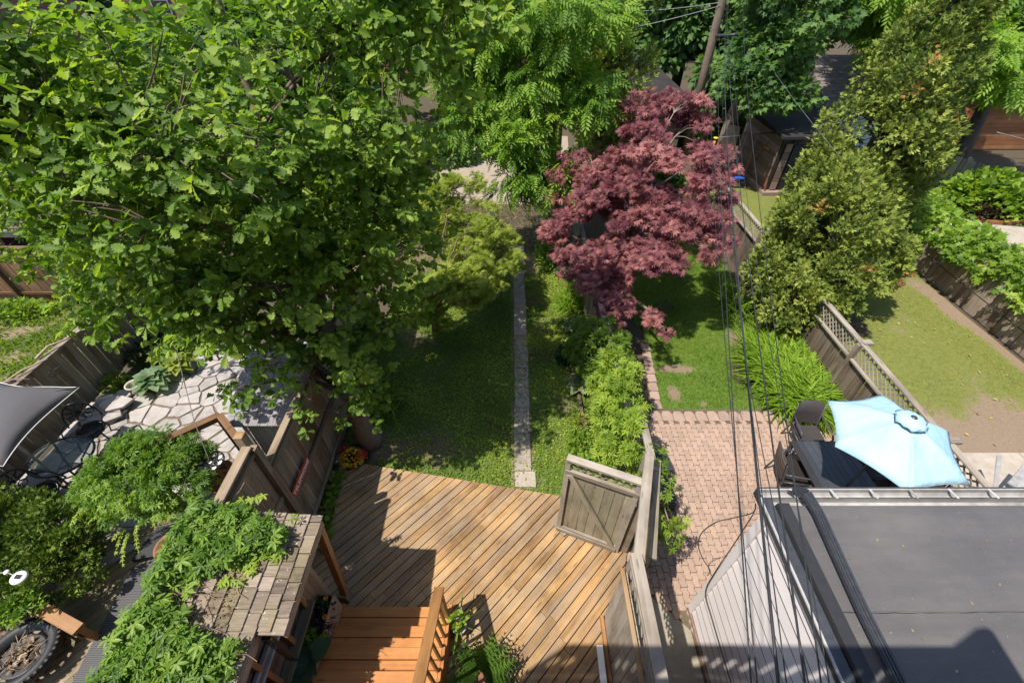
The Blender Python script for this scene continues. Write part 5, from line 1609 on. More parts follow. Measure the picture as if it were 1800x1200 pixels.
mb = MB(); mb.add([(-4.98, 4.74, 1.485), (-3.78, 4.74, 1.485), (-3.78, 6.05, 1.98), (-4.98, 6.05, 1.98), (-4.98, 4.74, 1.44), (-3.78, 4.74, 1.44), (-3.78, 6.05, 1.44), (-4.98, 6.05, 1.44)], [(0, 1, 2, 3), (4, 7, 6, 5), (0, 4, 5, 1), (1, 5, 6, 2), (2, 6, 7, 3), (3, 7, 4, 0)])
mb.build('roof_base', M['shedshingle'], sh)
gb = thing('compost_bin', 'green plastic bin lid between the grey store and brown fence', 'bin', (-4.05, 4.3, 0))
MB().box((-4.02, 4.36, .42), (.5, .6, .84)).build('body', M['blackmat'], gb)
MB().prism([(-4.3, 4.05), (-3.76, 4.05), (-3.74, 4.7), (-4.3, 4.7)], .85, .90, .02).build('lid', M['greenlid'], gb)
ct = thing('covered_table', 'small dark blue grey covered table with red flowers under the vine', 'table', (-4.75, 3.6, 0))
MB().box((-4.75, 3.62, .62), (.5, .4, .06)).build('tabletop', M['blueplastic'] if False else M['darkmetal'], ct)
for sx in (-.2, .2):
    for sy in (-.15, .15): beam('leg', (-4.75 + sx, 3.62 + sy, .1), (-4.75 + sx, 3.62 + sy, .6), .03, .03, M['darkmetal'], ct, up=(0, 1, 0))
d = norm(q.normal(size=(60, 3))); d[:, 2] = abs(d[:, 2])
o = scatter('red_flowers', 'round', np.array([-4.85, 3.58, .68]) + d * .09, d, d + [0, 0, 1], np.full(60, .05), q.random(60), M['petalred']); tag(o, 'red flowers standing on the small dark table', 'flowers')
tag(MB().lathe((-5.62, 3.12, .13), [(.18, 0), (.24, .25), (.27, .26), (.27, .29), (.235, .29), (.20, .18), (.001, .16)], 26).build('rusty_pot', M['terracotta'], None, True), 'round rusty brown pot rim beside the dark runner', 'pot')

# round vine mound on a post (weeping vine)
vm = thing('vine_mound', 'rounded mound of bright vine over the left patio', 'vine', (-5.75, 3.75, 0))
MB().tube([(-5.75, 3.75, .05), (-5.72, 3.76, .7), (-5.76, 3.74, 1.4)], [.06, .05, .04], 8).build('trunk', M['bark'], vm, True)
Cc, Oc = clumps([(-5.8, 3.82, 1.5, .92, .80, .55), (-5.4, 3.65, 1.5, .62, .6, .5), (-6.2, 3.72, 1.4, .6, .55, .42)], 210, -.6, 21, .25, -.3)
dat = leafcloud(Cc, Oc, 44, .16, .068, droop=.5, seed=22, flat=.8, up=.7, out=.7)
split_big(vm, 'creeper', dat, M['creeper'], 200, stuffname='foliage')
tp_, tt_, tn_ = [], [], []
for k in range(20):
    a = random.uniform(2.0, 6.6); b = Vector((-5.75 + .85 * math.cos(a), 3.75 + .75 * math.sin(a), 1.25 + random.uniform(-.2, .3)))
    dr = Vector((math.cos(a), math.sin(a), random.uniform(-.9, .1)))
    dr = dr.normalized(); dr.z *= .5
    for j in range(random.randint(3, 9)):
        tp_.append(b + dr * .045 * j - UZ * .0035 * j * j); tt_.append(dr + Vector((random.uniform(-.9, .9), random.uniform(-.9, .9), random.uniform(-.5, .3)))); tn_.append((0, 0, 1))
scatter('hanging_shoots', 'creeper', np.array([tuple(v) for v in tp_]), np.array([tuple(v) for v in tt_]), np.array(tn_, float), np.full(len(tp_), .055), np.full(len(tp_), .9), M['creepery'], vm, 'stuff')

# dark cedar ball, timber rail, tyre planter, solar lamp
cs = thing('cedar_shrub', 'dense dark green rounded cedar shrub beside the left deck', 'shrub', (-7.6, 2.75, 0))
Cc, Oc = clumps([(-7.75, 2.95, .75, 1.15, .8, .75), (-7.2, 2.6, .6, .8, .62, .6), (-8.4, 3.2, .7, .8, .7, .7)], 230, -.6, 31, .18, -.2)
dat = leafcloud(Cc, Oc, 64, .15, .068, droop=-.2, seed=32, flat=1, up=.3, out=1, rnd=.8)
split_big(cs, 'spray', dat, M['cedardark'], 100, partname='spray', stuffname='foliage')
MB().tube([(-7.75, 2.9, 0), (-7.7, 2.9, .9)], [.05, .02], 6).build('trunk', M['bark'], cs, True)
rl = thing('timber_rail', 'red brown timber rail and slats crossing the lower left deck', 'railing', (-7, 2.1, .13))
beam('top_rail', (-8.2, 2.62, .95), (-6.10, 1.86, .62), .16, .09, M['rail'], rl)
beam('side_board', (-8.2, 2.55, .78), (-6.14, 1.80, .46), .03, .20, M['fencered'], rl)
for k in range(5):
    beam('slat', (-8.1 + .0 * k, 2.38 - .12 * k, .5), (-6.45, 1.80 - .12 * k, .28), .05, .03, M['fencered'], rl)
beam('post', (-6.18, 1.88, .1), (-6.18, 1.88, .62), .09, .09, M['rail'], rl, up=(0, 1, 0))
beam('post', (-7.6, 2.40, .1), (-7.6, 2.40, .84), .09, .09, M['rail'], rl, up=(0, 1, 0))
tr_ = thing('timber_rail', 'amber timber rail behind the dark cedar shrub', 'railing', (-8.4, 3.6, 0))
beam('top_rail', (-9.3, 4.05, .95), (-7.75, 3.35, .8), .10, .05, M['rail'], tr_)
beam('post', (-7.8, 3.38, 0), (-7.8, 3.38, .8), .08, .08, M['rail'], tr_, up=(0, 1, 0))
ty = thing('tyre_planter', 'black tyre planter filled with dry twigs on the left deck', 'planter', (-6.85, 1.62, .13))
c = (-6.85, 1.60, .42)
prof = [(.30, .0), (.34, -.08), (.42, -.10), (.46, -.05), (.47, 0), (.46, .05), (.42, .10), (.34, .08), (.30, .0)]
MB().lathe(c, prof, 40).build('tyre', M['rubber'], ty, True)
for k in range(40):
    t = k * 2 * math.pi / 40
    MB().box((c[0] + .455 * math.cos(t), c[1] + .455 * math.sin(t), c[2] + .045), (.035, .03, .07), rz=t).build('tread_lug', M['rubber'], ty)
MB().lathe((c[0], c[1], .13), [(.001, 0), (.24, 0), (.27, .27), (.25, .27), (.001, .24)], 24).build('tub', M['blackmat'], ty, True)
MB().lathe((c[0], c[1], .39), [(.24, 0), (.001, .02)], 18).build('soil', M['soil'], ty)
mb = MB(); rq = random.Random(4)
for k in range(46):
    a = Vector((c[0] + rq.uniform(-.18, .18), c[1] + rq.uniform(-.18, .18), .42)); b = a + Vector((rq.uniform(-.15, .15), rq.uniform(-.15, .15), rq.uniform(0, .12)))
    mb.tube([a, b], [.006, .004], 4, False)
tag(mb.build('dry_twigs', M['twig'], ty), kind='stuff')
n = 50
o = scatter('dead_leaves', 'blob', np.stack([c[0] + q.normal(size=n) * .09, c[1] + q.normal(size=n) * .09, np.full(n, .43)], 1), q.normal(size=(n, 3)), np.tile([0, 0, 1.], (n, 1)), np.full(n, .07), q.random(n), M['straw'], ty, 'stuff')
sl_ = thing('solar_lamp', 'small round white solar lamp on a thin bracket above the rail', 'solar lamp', (-6.7, 2.27, 1.35))
tl = Matrix.Rotation(.25, 3, 'Y')
mb = MB(); mb.lathe((0, 0, 0), [(.001, .025), (.075, .02), (.095, 0), (.085, -.01), (.001, -.015)], 24)
meshobj('head', [tl @ Vector(v) + Vector((-6.70, 2.27, 1.40)) for v in mb.v], mb.f, M['white'], sl_, True)
MB().box((-6.70, 2.27, 1.427), (.07, .055, .006), m=tl).build('solar_panel', M['black'], sl_)
MB().tube([(-6.70, 2.27, 1.39), (-6.9, 2.33, 1.42), (-7.15, 2.33, 1.38), (-7.3, 2.36, .95)], .008, 5).build('bracket', M['gutter'], sl_, True)
MB().lathe((-6.9, 2.33, 1.42), [(.001, .03), (.03, .02), (.035, 0), (.001, -.02)], 14).build('joint_cap', M['white'], sl_, True)
bush('creeper_sprig', 'creeper leaves trailing over the lower left rail', 'vine', (-7.0, 2.05, .92), (.45, .28, .1), 110, 'creeper', .11, M['creeper'], seed=41, shell=.8)

# Virginia creeper on the porch roof
vc = thing('roof_creeper', 'thick five leaved creeper spilling over the cedar shake roof', 'creeper', (-4.0, 1.5, 2.8))
r = np.random.default_rng(77)
P_ = []
def on_roof(x): return 2.47 + (-2.38 - max(x, -3.75)) * sl
while len(P_) < 4300:
    x = r.uniform(-4.1, -2.65); y = r.uniform(-.2, 2.68)
    # cover mostly the left of the roof, with tongues to the right
    edge = -3.30 + .25 * nz(x * .2, y, 1.6, 5) + .42 * math.exp(-((y - 2.25) / .25) ** 2) + (.38 if y < 1.25 else 0) - .28 * math.exp(-((y - 1.65) / .22) ** 2)
    if x > edge + r.normal() * .13: continue
    if y > 2.58 and x > -3.3: continue
    if x < -3.95 and r.random() < .3: continue
    z = on_roof(x) + .07 + abs(r.normal()) * .07
    if x < -3.82: z -= (-3.82 - x) * 1.8 + r.uniform(0, .9)
    if y > 2.56: z -= (y - 2.56) * 1.5
    P_.append((x, y, z + .06 * nz(x, y, 3)))
P_ = np.array(P_); k = len(P_)
a = r.uniform(0, 6.283, k)
tipv = np.stack([np.cos(a), np.sin(a) - .2, r.uniform(-.45, .15, k)], 1); nv = np.stack([r.normal(size=k) * .25 - .1, r.normal(size=k) * .25 - .15, np.ones(k)], 1)
nv[P_[:, 0] < -3.85] += np.array([-1.0, -.2, 0])
split_big(vc, 'creeper', (P_, tipv, nv, r.uniform(.07, .135, k), np.clip(.5 + r.normal(size=k) * .22, 0, 1)), M['creeper'], 300, stuffname='foliage')
mb = MB(); sp2, st2 = [], []
for k in range(60):
    y = r.uniform(.0, 2.5); x0_ = -3.5 + r.uniform(-.3, .3)
    pts = [Vector((x0_, y, on_roof(x0_) + .04))]
    d = Vector((r.uniform(.4, 1), r.uniform(-.7, .7), 0)).normalized()
    for j in range(r.integers(4, 9)):
        d = (d + Vector((r.uniform(-.3, .3), r.uniform(-.5, .5), 0))).normalized(); p = pts[-1] + d * .11; p.x = min(p.x, -2.5); p.z = on_roof(p.x) + .03 + r.uniform(0, .02); pts.append(p)
    mb.tube(pts, .0035, 4, False)
    if k % 4 == 0:
        for p in pts[2:]:
            for _ in range(3): sp2.append(tuple(p + Vector((r.normal() * .03, r.normal() * .03, .03)))); st2.append((r.normal(), r.normal(), -.1))
tag(mb.build('bare_stems', M['twig'], vc), kind='stuff')
scatter('young_shoots', 'creeper', np.array(sp2), np.array(st2), np.tile([0, 0, 1.], (len(sp2), 1)), r.uniform(.06, .11, len(sp2)), r.uniform(.6, 1, len(sp2)), M['creepery'], vc, 'stuff')
n = 900
dx = np.stack([r.uniform(-3.8, -2.95, n), 1.5 + r.normal(size=n) * .4, np.zeros(n)], 1); dx[:, 2] = [on_roof(v) + .022 for v in dx[:, 0]]
dx = dx[(dx[:, 1] > .9) & (dx[:, 1] < 2.4)]; n = len(dx)
o = scatter('leaf_litter', 'blob', dx, np.stack([r.normal(size=n), r.normal(size=n), np.zeros(n)], 1), np.tile([0, 0, 1.], (n, 1)) + r.normal(size=(n, 3)) * .3, r.uniform(.015, .04, n), r.random(n), leafmat('dry litter', (.09, .05, .035), (.16, .10, .07), (.26, .18, .12)))
tag(o, 'dry brown leaf litter caught on the cedar shake roof', 'leaf litter', kind='stuff')

# creeper hedge on the middle fence
hg = thing('creeper_hedge', 'long bright creeper hedge growing over the middle boundary fence', 'hedge', (2.0, 5.5, 0))
Cc, Oc = clumps([(1.92, 4.5, 1.15, .42, .6, .85), (2.0, 5.2, 1.25, .42, .7, .75), (2.05, 5.95, 1.25, .45, .7, .75), (2.05, 6.6, 1.2, .5, .5, .8), (1.85, 7.2, 1.05, .6, .6, .75)], 170, -.5, 51, .25, -.5)
dat = leafcloud(Cc, Oc, 22, .15, .10, droop=.35, seed=52, flat=.8, up=.8, out=.5)
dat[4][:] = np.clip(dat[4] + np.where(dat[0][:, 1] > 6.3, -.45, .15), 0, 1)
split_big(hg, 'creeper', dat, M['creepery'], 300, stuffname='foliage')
MB().tube([(2.0, 5.5, 0), (2.02, 5.6, .8), (1.98, 5.5, 1.4)], [.03, .02, .01], 6).build('stem', M['bark'], hg)
hv = thing('hanging_vine', 'vine shoots hanging over the hinged board panel beside the gate', 'vine', (2.1, 3.6, 1.9))
Cc, Oc = clumps([(2.15, 3.75, 1.75, .28, .5, .3), (2.25, 3.15, 1.6, .22, .3, .4), (2.38, 2.95, 1.2, .2, .2, .4)], 110, -.6, 55, .3, -.9)
dat = leafcloud(Cc, Oc, 12, .13, .085, droop=.7, seed=56)
split_big(hv, 'creeper', dat, M['creepery'], 60, stuffname='foliage')
MB().tube([(2.2, 3.9, 0), (2.15, 3.8, 1.0), (2.15, 3.7, 1.8), (2.38, 2.95, 1.3)], .012, 5).build('stem', M['bark'], hv)
bush('low_shrub', 'low leafy shrub between hedge and open gate', 'shrub', (1.52, 4.5, .0), (.45, .45, .65), 900, 'round', .085, M['vineleaf'], seed=61)
bush('low_shrub', 'low leafy shrub on the far side of the first by the hedge', 'shrub', (1.45, 5.3, .0), (.32, .4, .35), 450, 'round', .08, M['vineleaf'], seed=62)
bush('low_shrub', 'dark leafy shrub between the two cream edged hostas', 'shrub', (1.55, 7.9, .0), (.45, .38, .5), 900, 'blob', .12, M['deepleaf'], seed=63)
bush('low_shrub', 'yellow flowering dwarf shrub at the soil patch by the hedge', 'shrub', (1.48, 5.9, .0), (.25, .22, .3), 400, 'blob', .05, M['limeleaf'], seed=64)
bush('grass_clump', 'yellow green strappy clump before the leaning fence', 'plant', (1.75, 10.1, .0), (.4, .5, .3), 420, 'strap', .34, M['daylily'], seed=65, up=.4)
bush('low_shrub', 'leafy green shrub beside the far end of the path', 'shrub', (1.3, 12.4, .0), (.6, .8, .9), 1000, 'blob', .11, M['vineleaf'], seed=66)
bush('low_shrub', 'shadowed shrub at the foot of the red maple', 'shrub', (1.5, 13.6, .0), (.7, .8, 1.2), 900, 'blob', .11, M['locustleaf'], seed=67)
bush('strappy_clump', 'strappy green clump at the oak foot', 'plant', (-3.0, 6.4, .0), (.35, .45, .25), 220, 'strap', .45, M['daylily'], seed=68, up=.4)

# daylilies along the lattice fence
dl = thing('daylily_bed', 'dense bed of bright strap leaved daylilies by the lattice fence', 'plant', (6.55, 7.1, 0))
n = 4600
bx = q.uniform(6.1, 7.15, n); by = q.uniform(6.15, 8.1, n)
kx_ = np.round(bx / .3) * .3 + q.normal(size=n) * .04; ky_ = np.round(by / .3) * .3 + q.normal(size=n) * .04
a = q.uniform(0, 6.283, n)
pos = np.stack([kx_, ky_, np.full(n, .03)], 1)
split_big(dl, 'strap', (pos, np.stack([np.cos(a) * .55, np.sin(a) * .55 - .12, q.uniform(.6, 1.7, n)], 1), np.stack([-np.cos(a), -np.sin(a), np.full(n, .6)], 1), q.uniform(.45, .80, n), np.clip(.55 + q.normal(size=n) * .25, 0, 1)), M['daylily'], 150, stuffname='foliage')
bush('strappy_clump', 'small daylily clump beside the cedar', 'plant', (6.4, 10.0, .0), (.4, .8, .25), 300, 'strap', .45, M['daylily'], seed=70, up=.4)
# vine over the right fence
rv = thing('grape_vine', 'broad leaved vine heaped over the old grey right hand fence', 'vine', (13.2, 9.5, 0))
Cc, Oc = clumps([(13.1, y, 1.25, .75, .9, .6) for y in np.arange(5.4, 13.6, 1.0)] + [(13.9, y, 1.0, .7, .9, .55) for y in np.arange(6, 13, 1.4)], 60, -.45, 71, .22, -.2)
dat = leafcloud(Cc, Oc, 26, .26, .17, droop=.35, seed=72, flat=.7, up=1.0, out=.3)
split_big(rv, 'lobed', dat, M['vineleaf'], 300, stuffname='foliage')
MB().tube([(12.95, 11, .0), (12.9, 10.2, .8), (12.95, 9, 1.2), (12.9, 7.4, 1.3)], [.04, .03, .02, .01], 6).build('stem', M['bark'], rv)

# ================================================================== TREES
def tree(name, label, cat, trunk, trad, ells, per, nleaf, rc, size, tmpl, mat, bark, seed=0, big=0, holes=-.25, lo=None, twigs=.6, shell=.35, bottom=-.6, limb=.35, tw=.012, group=None, partname='leaf', **kw):
    root = thing(name, label, cat, trunk[0], group)
    Cc, Oc = clumps(ells, per, holes, seed, shell, bottom)
    skeleton(root, trunk, trad, ells, Cc, bark, twigs, seed, limb=limb, tw=tw)
    dat = leafcloud(Cc, Oc, nleaf, rc, size, seed=seed, **kw)
    split_big(root, tmpl, dat, mat, big, partname=partname, lo=lo)
    return root, len(dat[0])

OAK = [(-2.95, 4.85, 3.2, .75, .45, .55), (-3.8, 4.75, 3.7, 1.0, .55, .6), (-2.0, 5.7, 3.1, .55, .5, .5), (-2.6, 4.75, 1.75, .4, .3, .25), (-3.5, 4.5, 6.2, 1.6, .7, 1.2), (-4.9, 5.1, 6.4, 1.3, .9, 1.2), (-3.4, 6.8, 4.4, 1.7, 1.1, 1.3), (-5.6, 7.4, 3.8, 1.5, 1.0, 1.0), (-2.4, 7.0, 5.6, 1.0, .9, 1.2), (-3.2, 5.9, 5.9, 2.2, 1.7, 1.9), (-5.9, 6.3, 5.4, 2.3, 2.0, 1.7), (-3.5, 4.9, 4.3, 1.3, 1.0, .8), (-2.75, 4.95, 2.75, .75, .6, .5), (-2.8, 4.6, 2.05, .55, .42, .34), (-2.5, 5.0, 2.5, .6, .5, .4),
       (-4.3, 4.85, 2.35, .45, .33, .2), (-5.1, 5.7, 4.0, 1.5, 1.2, .8), (-1.5, 6.5, 6.9, 1.15, 1.5, 1.4), (-2.1, 6.3, 5.1, 1.2, 1.3, 1.2), (-2.2, 6.1, 3.8, .7, .75, .75), (-2.3, 5.5, 3.2, .55, .5, .5),
       (-7.6, 7.2, 4.3, 1.7, 1.5, 1.0), (-.75, 6.6, 7.3, 1.0, 1.2, 1.0), (-4.4, 5.2, 3.3, 1.1, .8, .55), (-6.3, 6.2, 3.5, 1.1, 1.0, .6), (-1.9, 6.0, 4.3, .8, .9, .8), (-2.6, 5.6, 4.1, 1.0, .8, .8), (-3.6, 4.2, 5.6, 1.0, .8, .8), (-6.3, 5.2, 7.0, 1.6, 1.5, 1.2)]
oak, no = tree('oak_tree', 'huge leafy oak filling the upper left beside the brown fence', 'tree',
     [(-2.98, 5.40, 0), (-3.02, 5.42, .5), (-3.02, 5.45, 2.6), (-3.25, 6.0, 4.4), (-3.5, 6.6, 6.4), (-3.6, 6.8, 8.4)], [.27, .20, .17, .11, .06, .02],
     OAK, 50, 42, .30, .118, 'oak', M['oakleaf'], M['bark'], seed=101, big=300, holes=-.3, lo='oaklo', sprig=7, up=.8, out=.7, rnd=.5, droop=.25, flat=.7, tw=.011, twigs=.75)
# bare twigs on the inside of the oak above the fence
mb = MB(); rq = random.Random(6)
for k in range(26):
    p = Vector((-3.6 + rq.uniform(-.4, .3), 5.0 + rq.uniform(-.2, .4), 2.5 + rq.uniform(-.3, .2)))
    pts = [p]; d = Vector((rq.uniform(-1, .6), rq.uniform(-1, .2), rq.uniform(-.5, .4))).normalized()
    for j in range(5): d = (d + Vector((rq.uniform(-.5, .5), rq.uniform(-.5, .5), rq.uniform(-.4, .3)))).normalized(); pts.append(pts[-1] + d * .13)
    mb.tube(pts, [.009, .008, .006, .005, .004, .002], 4, False)
tag(mb.build('bare_twigs', M['twig'], oak), kind='stuff')

tree('viburnum', 'small leafy tree leaning over the corner of the two left fences', 'tree', [(-9.9, 9.8, 0), (-9.8, 9.3, 1.0), (-9.6, 8.8, 2.0)], [.08, .06, .03],
     [(-9.4, 8.6, 2.1, .9, .8, .45), (-10.2, 9.4, 2.3, .9, .8, .5), (-8.8, 8.1, 1.7, .6, .6, .35), (-9.7, 9.0, 2.9, .9, .8, .5)], 60, 34, .25, .11, 'round', M['creeper'], M['bark'], seed=105)
tree('yellow_maple', 'low spreading lime green maple with fine cut leaves', 'tree', [(-2.1, 9.0, 0), (-2.0, 9.0, .7), (-1.8, 9.3, 1.5)], [.09, .07, .04],
     [(-.9, 10.3, 2.6, .9, .8, .4), (-.35, 9.8, 1.7, .6, .6, .35), (-1.6, 11.2, 3.0, .9, .8, .4), (-1.0, 9.2, 1.5, .9, .8, .45), (-.6, 10.8, 1.9, .8, .8, .4), (-1.6, 8.6, 1.8, .8, .6, .5), (-1.6, 9.0, 1.5, 1.0, .8, .55), (-.95, 10.2, 1.7, 1.05, .9, .5), (-1.9, 10.4, 2.1, 1.1, 1.0, .6), (-1.2, 9.7, 2.1, .8, .7, .4), (-1.9, 8.2, 1.1, .65, .5, .4), (-2.2, 11.4, 2.5, 1.1, .9, .5)], 82, 50, .22, .105, 'star', M['limeleaf'], M['bark'], seed=110, holes=-.2, flat=.35, droop=.15, up=1.1, out=.3, twigs=.8, lo=None)
RED = [(3.1, 10.3, 3.5, 1.3, 1.2, .8), (4.2, 9.8, 3.3, 1.0, 1.0, .6), (2.1, 10.4, 2.8, .95, .85, .55), (3.8, 11.2, 4.2, 1.1, 1.0, .7), (2.9, 9.2, 2.3, .9, .75, .5), (4.6, 9.1, 2.9, .6, .6, .35), (1.6, 9.9, 1.9, .65, .6, .35),
       (2.5, 8.6, 1.75, .55, .5, .35), (3.35, 7.75, 1.3, .42, .36, .25), (2.3, 9.4, 2.0, .7, .6, .4), (3.6, 12.2, 4.6, .9, .8, .55), (4.5, 12.0, 4.4, .45, .4, .25), (2.35, 7.9, 1.45, .32, .32, .22), (3.4, 9.6, 3.0, 1.2, 1.0, .5), (2.0, 11.2, 3.5, 1.0, .9, .5), (3.3, 8.7, 2.5, .7, .6, .3), (4.0, 9.0, 2.7, .8, .6, .35), (1.4, 10.8, 2.6, .7, .7, .4), (2.6, 10.0, 3.3, 1.1, .9, .5), (2.0, 8.8, 1.9, .5, .6, .35), (2.25, 8.1, 1.6, .42, .45, .3), (3.4, 10.0, 4.3, .9, .8, .4), (3.6, 10.6, 3.9, 1.0, .9, .5), (4.4, 10.6, 3.8, .9, .8, .5), (1.7, 9.3, 2.1, .7, .6, .4), (2.3, 8.9, 1.9, .6, .5, .4), (1.0, 10.5, 2.2, .6, .6, .35), (3.9, 11.6, 4.7, .9, .8, .5)]
tree('red_maple', 'spreading dark red japanese maple by the middle fence', 'tree', [(3.0, 10.2, 0), (2.95, 10.1, .8), (3.0, 10.2, 1.8), (3.2, 10.4, 3.0)], [.12, .09, .07, .04],
     RED, 84, 44, .21, .112, 'star', M['redleaf'], M['barkgrey'], seed=120, big=120, holes=-.24, flat=.4, droop=.35, up=1.0, out=.35, twigs=.9, tw=.009, limb=.5)
tree('walnut_tree', 'tall bright tree with drooping compound leaves at the end of the path', 'tree', [(1.5, 13.8, 0), (1.3, 13.7, 2.2), (1.2, 13.6, 4.2), (1.3, 13.5, 6.5)], [.16, .13, .10, .04],
     [(.6, 12.6, 4.0, 1.3, 1.0, .6), (.2, 12.9, 5.2, 1.3, 1.2, .8), (1.8, 12.9, 4.9, 1.1, 1.0, .7), (1.0, 13.4, 6.5, 1.7, 1.5, .9), (-.5, 13.3, 6.1, .9, 1.0, .6), (1.5, 11.8, 3.1, .8, .7, .4), (.9, 11.9, 3.0, .6, .6, .4), (1.9, 13.2, 6.6, 1.0, 1.0, .6), (-.2, 12.2, 3.6, .8, .8, .5), (-.9, 12.6, 4.3, .9, .8, .5), (.2, 13.2, 4.3, .8, .8, .4), (.1, 11.6, 2.9, .55, .5, .35), (-1.2, 13.4, 5.6, .8, .9, .6), (1.0, 12.3, 4.2, .9, .7, .5), (-.9, 13.0, 4.9, .7, .8, .4), (-.6, 14.0, 7.2, 1.2, 1.2, .5)],
     50, 20, .38, .38, 'pinnate', M['locustleaf'], M['barkgrey'], seed=130, big=100, holes=-.12, droop=.55, up=.9, out=.6, rnd=.45, twigs=.9, tw=.016, limb=.5)
tree('tall_cedar', 'tall yellow green cedar column left of the black shed', 'tree', [(3.6, 16.3, 0), (3.6, 16.3, 3), (3.5, 16.2, 6.8)], [.16, .1, .03],
     [(3.5, 16.2, 2.2, 1.2, 1.1, 1.6), (3.5, 16.2, 4.3, 1.15, 1.05, 1.6), (3.4, 16.2, 6.2, .9, .9, 1.4)], 85, 44, .28, .15, 'spray', M['cedarleaf'], M['barkdark'], seed=140, holes=-.35, droop=-.4, up=.3, out=1.0, rnd=.6, flat=1.2, shell=.18, bottom=-1)
CED = dict(size=.118, tmpl='spray', mat=M['cedarleaf'], bark=M['barkdark'], droop=-.25, up=.4, out=1.0, rnd=.65, flat=1.0, shell=.16, bottom=-1, holes=-.3, partname='spray')
tree('cedar_tree', 'broad olive cedar overhanging the lattice fence', 'tree', [(8.1, 9.5, 0), (8.0, 9.6, 1.5), (7.3, 9.7, 3.6)], [.14, .1, .03],
     [(7.6, 9.4, 1.55, 1.45, 1.35, 1.15), (7.55, 9.7, 2.7, 1.15, 1.15, .95), (9.0, 9.9, 1.75, 1.15, .9, .8), (7.6, 9.9, 3.5, .65, .65, .7), (8.3, 9.9, 2.7, .9, .9, .8), (6.9, 8.7, 1.15, .75, .7, .6)], per=122, nleaf=48, rc=.21, seed=150, big=150, **CED)
tree('cedar_tree', 'tallest olive cedar behind the broad one with rust brown tips', 'tree', [(9.7, 12.4, 0), (9.8, 12.5, 3), (10.0, 12.6, 6.5)], [.16, .12, .03],
     [(9.6, 12.2, 2.2, 1.7, 1.5, 1.4), (9.8, 12.4, 3.9, 1.55, 1.4, 1.4), (10.0, 12.5, 5.4, 1.15, 1.1, 1.1), (10.1, 12.6, 6.7, .75, .75, .9), (8.6, 12.0, 3.0, .8, .8, .8), (10.9, 12.3, 3.2, .8, .8, 1.0)], per=95, nleaf=46, rc=.25, seed=151, **CED)
dd = []
for c in ((7.9, 8.35, 2.35), (9.3, 11.3, 5.9), (9.25, 11.3, 5.2), (6.6, 8.9, 3.6), (9.6, 9.0, 1.6)):
    for _ in range(16): dd.append(tuple(Vector(c) + Vector((q.normal() * .09, q.normal() * .07, q.normal() * .11))))
dd = np.array(dd); n = len(dd)
o = scatter('dead_sprays', 'spray', dd, q.normal(size=(n, 3)), q.normal(size=(n, 3)) + [0, -1, .5], np.full(n, .10), q.random(n), M['deadleaf']); tag(o, 'rust brown dead sprays scattered over the olive cedars', 'dead sprays', kind='stuff')
tree('maple_tree', 'dark full crowned maple over the playset and slatted shed', 'tree', [(9.2, 20.0, 0), (9.2, 19.9, 2.5), (9.6, 19.7, 5)], [.3, .24, .14],
     [(9.5, 19.0, 4.5, 1.8, 1.7, 1.5), (8.9, 18.4, 3.7, 1.2, 1.2, .8), (10.0, 19.4, 6.2, 2.0, 1.9, 1.3), (9.6, 19.5, 6.8, 1.7, 1.8, 1.2), (10.3, 18.3, 3.5, .9, .9, .6)], 28, 44, .42, .22, 'lobed', M['mapleleaf'], M['bark'], seed=160, holes=-.3, droop=.4, up=.8, out=.6, twigs=.5, tw=.02)
tree('locust_tree', 'bright feathery tree hanging over the garages at the upper right', 'tree', [(19.5, 19.5, 0), (19.2, 19.6, 3), (18.6, 19.8, 6.5)], [.30, .24, .10],
     [(16.6, 18.8, 5.0, 1.6, 1.3, .7), (15.0, 20.3, 5.7, 1.7, 1.4, .6), (13.8, 21.3, 6.3, 1.5, 1.4, .6), (18.4, 19.2, 5.3, 1.6, 1.4, .7), (16.2, 21.6, 6.7, 2.0, 1.8, .6), (19.6, 19.4, 5.6, 1.4, 1.2, .6), (13.0, 19.6, 6.6, 1.3, 1.2, .5), (17.4, 17.8, 4.1, .9, .8, .4), (13.9, 18.8, 4.9, .8, .7, .3), (18.5, 20.5, 6.8, 1.9, 1.8, .6)],
     36, 20, .5, .54, 'pinnate', M['locustleaf'], M['barkdark'], seed=170, holes=-.2, droop=.55, up=1.0, out=.5, twigs=.8, tw=.03, limb=.4)
tree('plum_tree', 'dark purple leaved tree glimpsed behind the walnut trunk', 'tree', [(2.0, 19.5, 0), (2.0, 19.5, 2), (1.9, 19.5, 3.5)], [.12, .1, .05],
     [(1.7, 19.3, 3.0, 1.3, 1.2, 1.2), (2.6, 19.8, 4.4, 1.3, 1.2, 1.0), (.9, 18.8, 1.3, .9, .8, .8)], 34, 40, .35, .14, 'blob', M['purpleleaf'], M['barkdark'], seed=175, twigs=.4)
BK = [(-20, 24, 9, 1), (-13, 26, 8, 0), (-8, 21, 7.5, 1), (-4, 28, 9, 0), (4.0, 31, 9, 1), (9.0, 27.5, 9.5, 0), (13, 31, 9, 1), (7.4, 30.5, 7.5, 1), (19, 33, 9, 0), (27, 31, 9, 1), (34, 34, 10, 0), (-28, 30, 10, 0), (22.5, 27.5, 6.5, 1), (-1.0, 33, 9, 1), (-12, 17.5, 6, 0), (11.5, 25.2, 7.0, 0)]
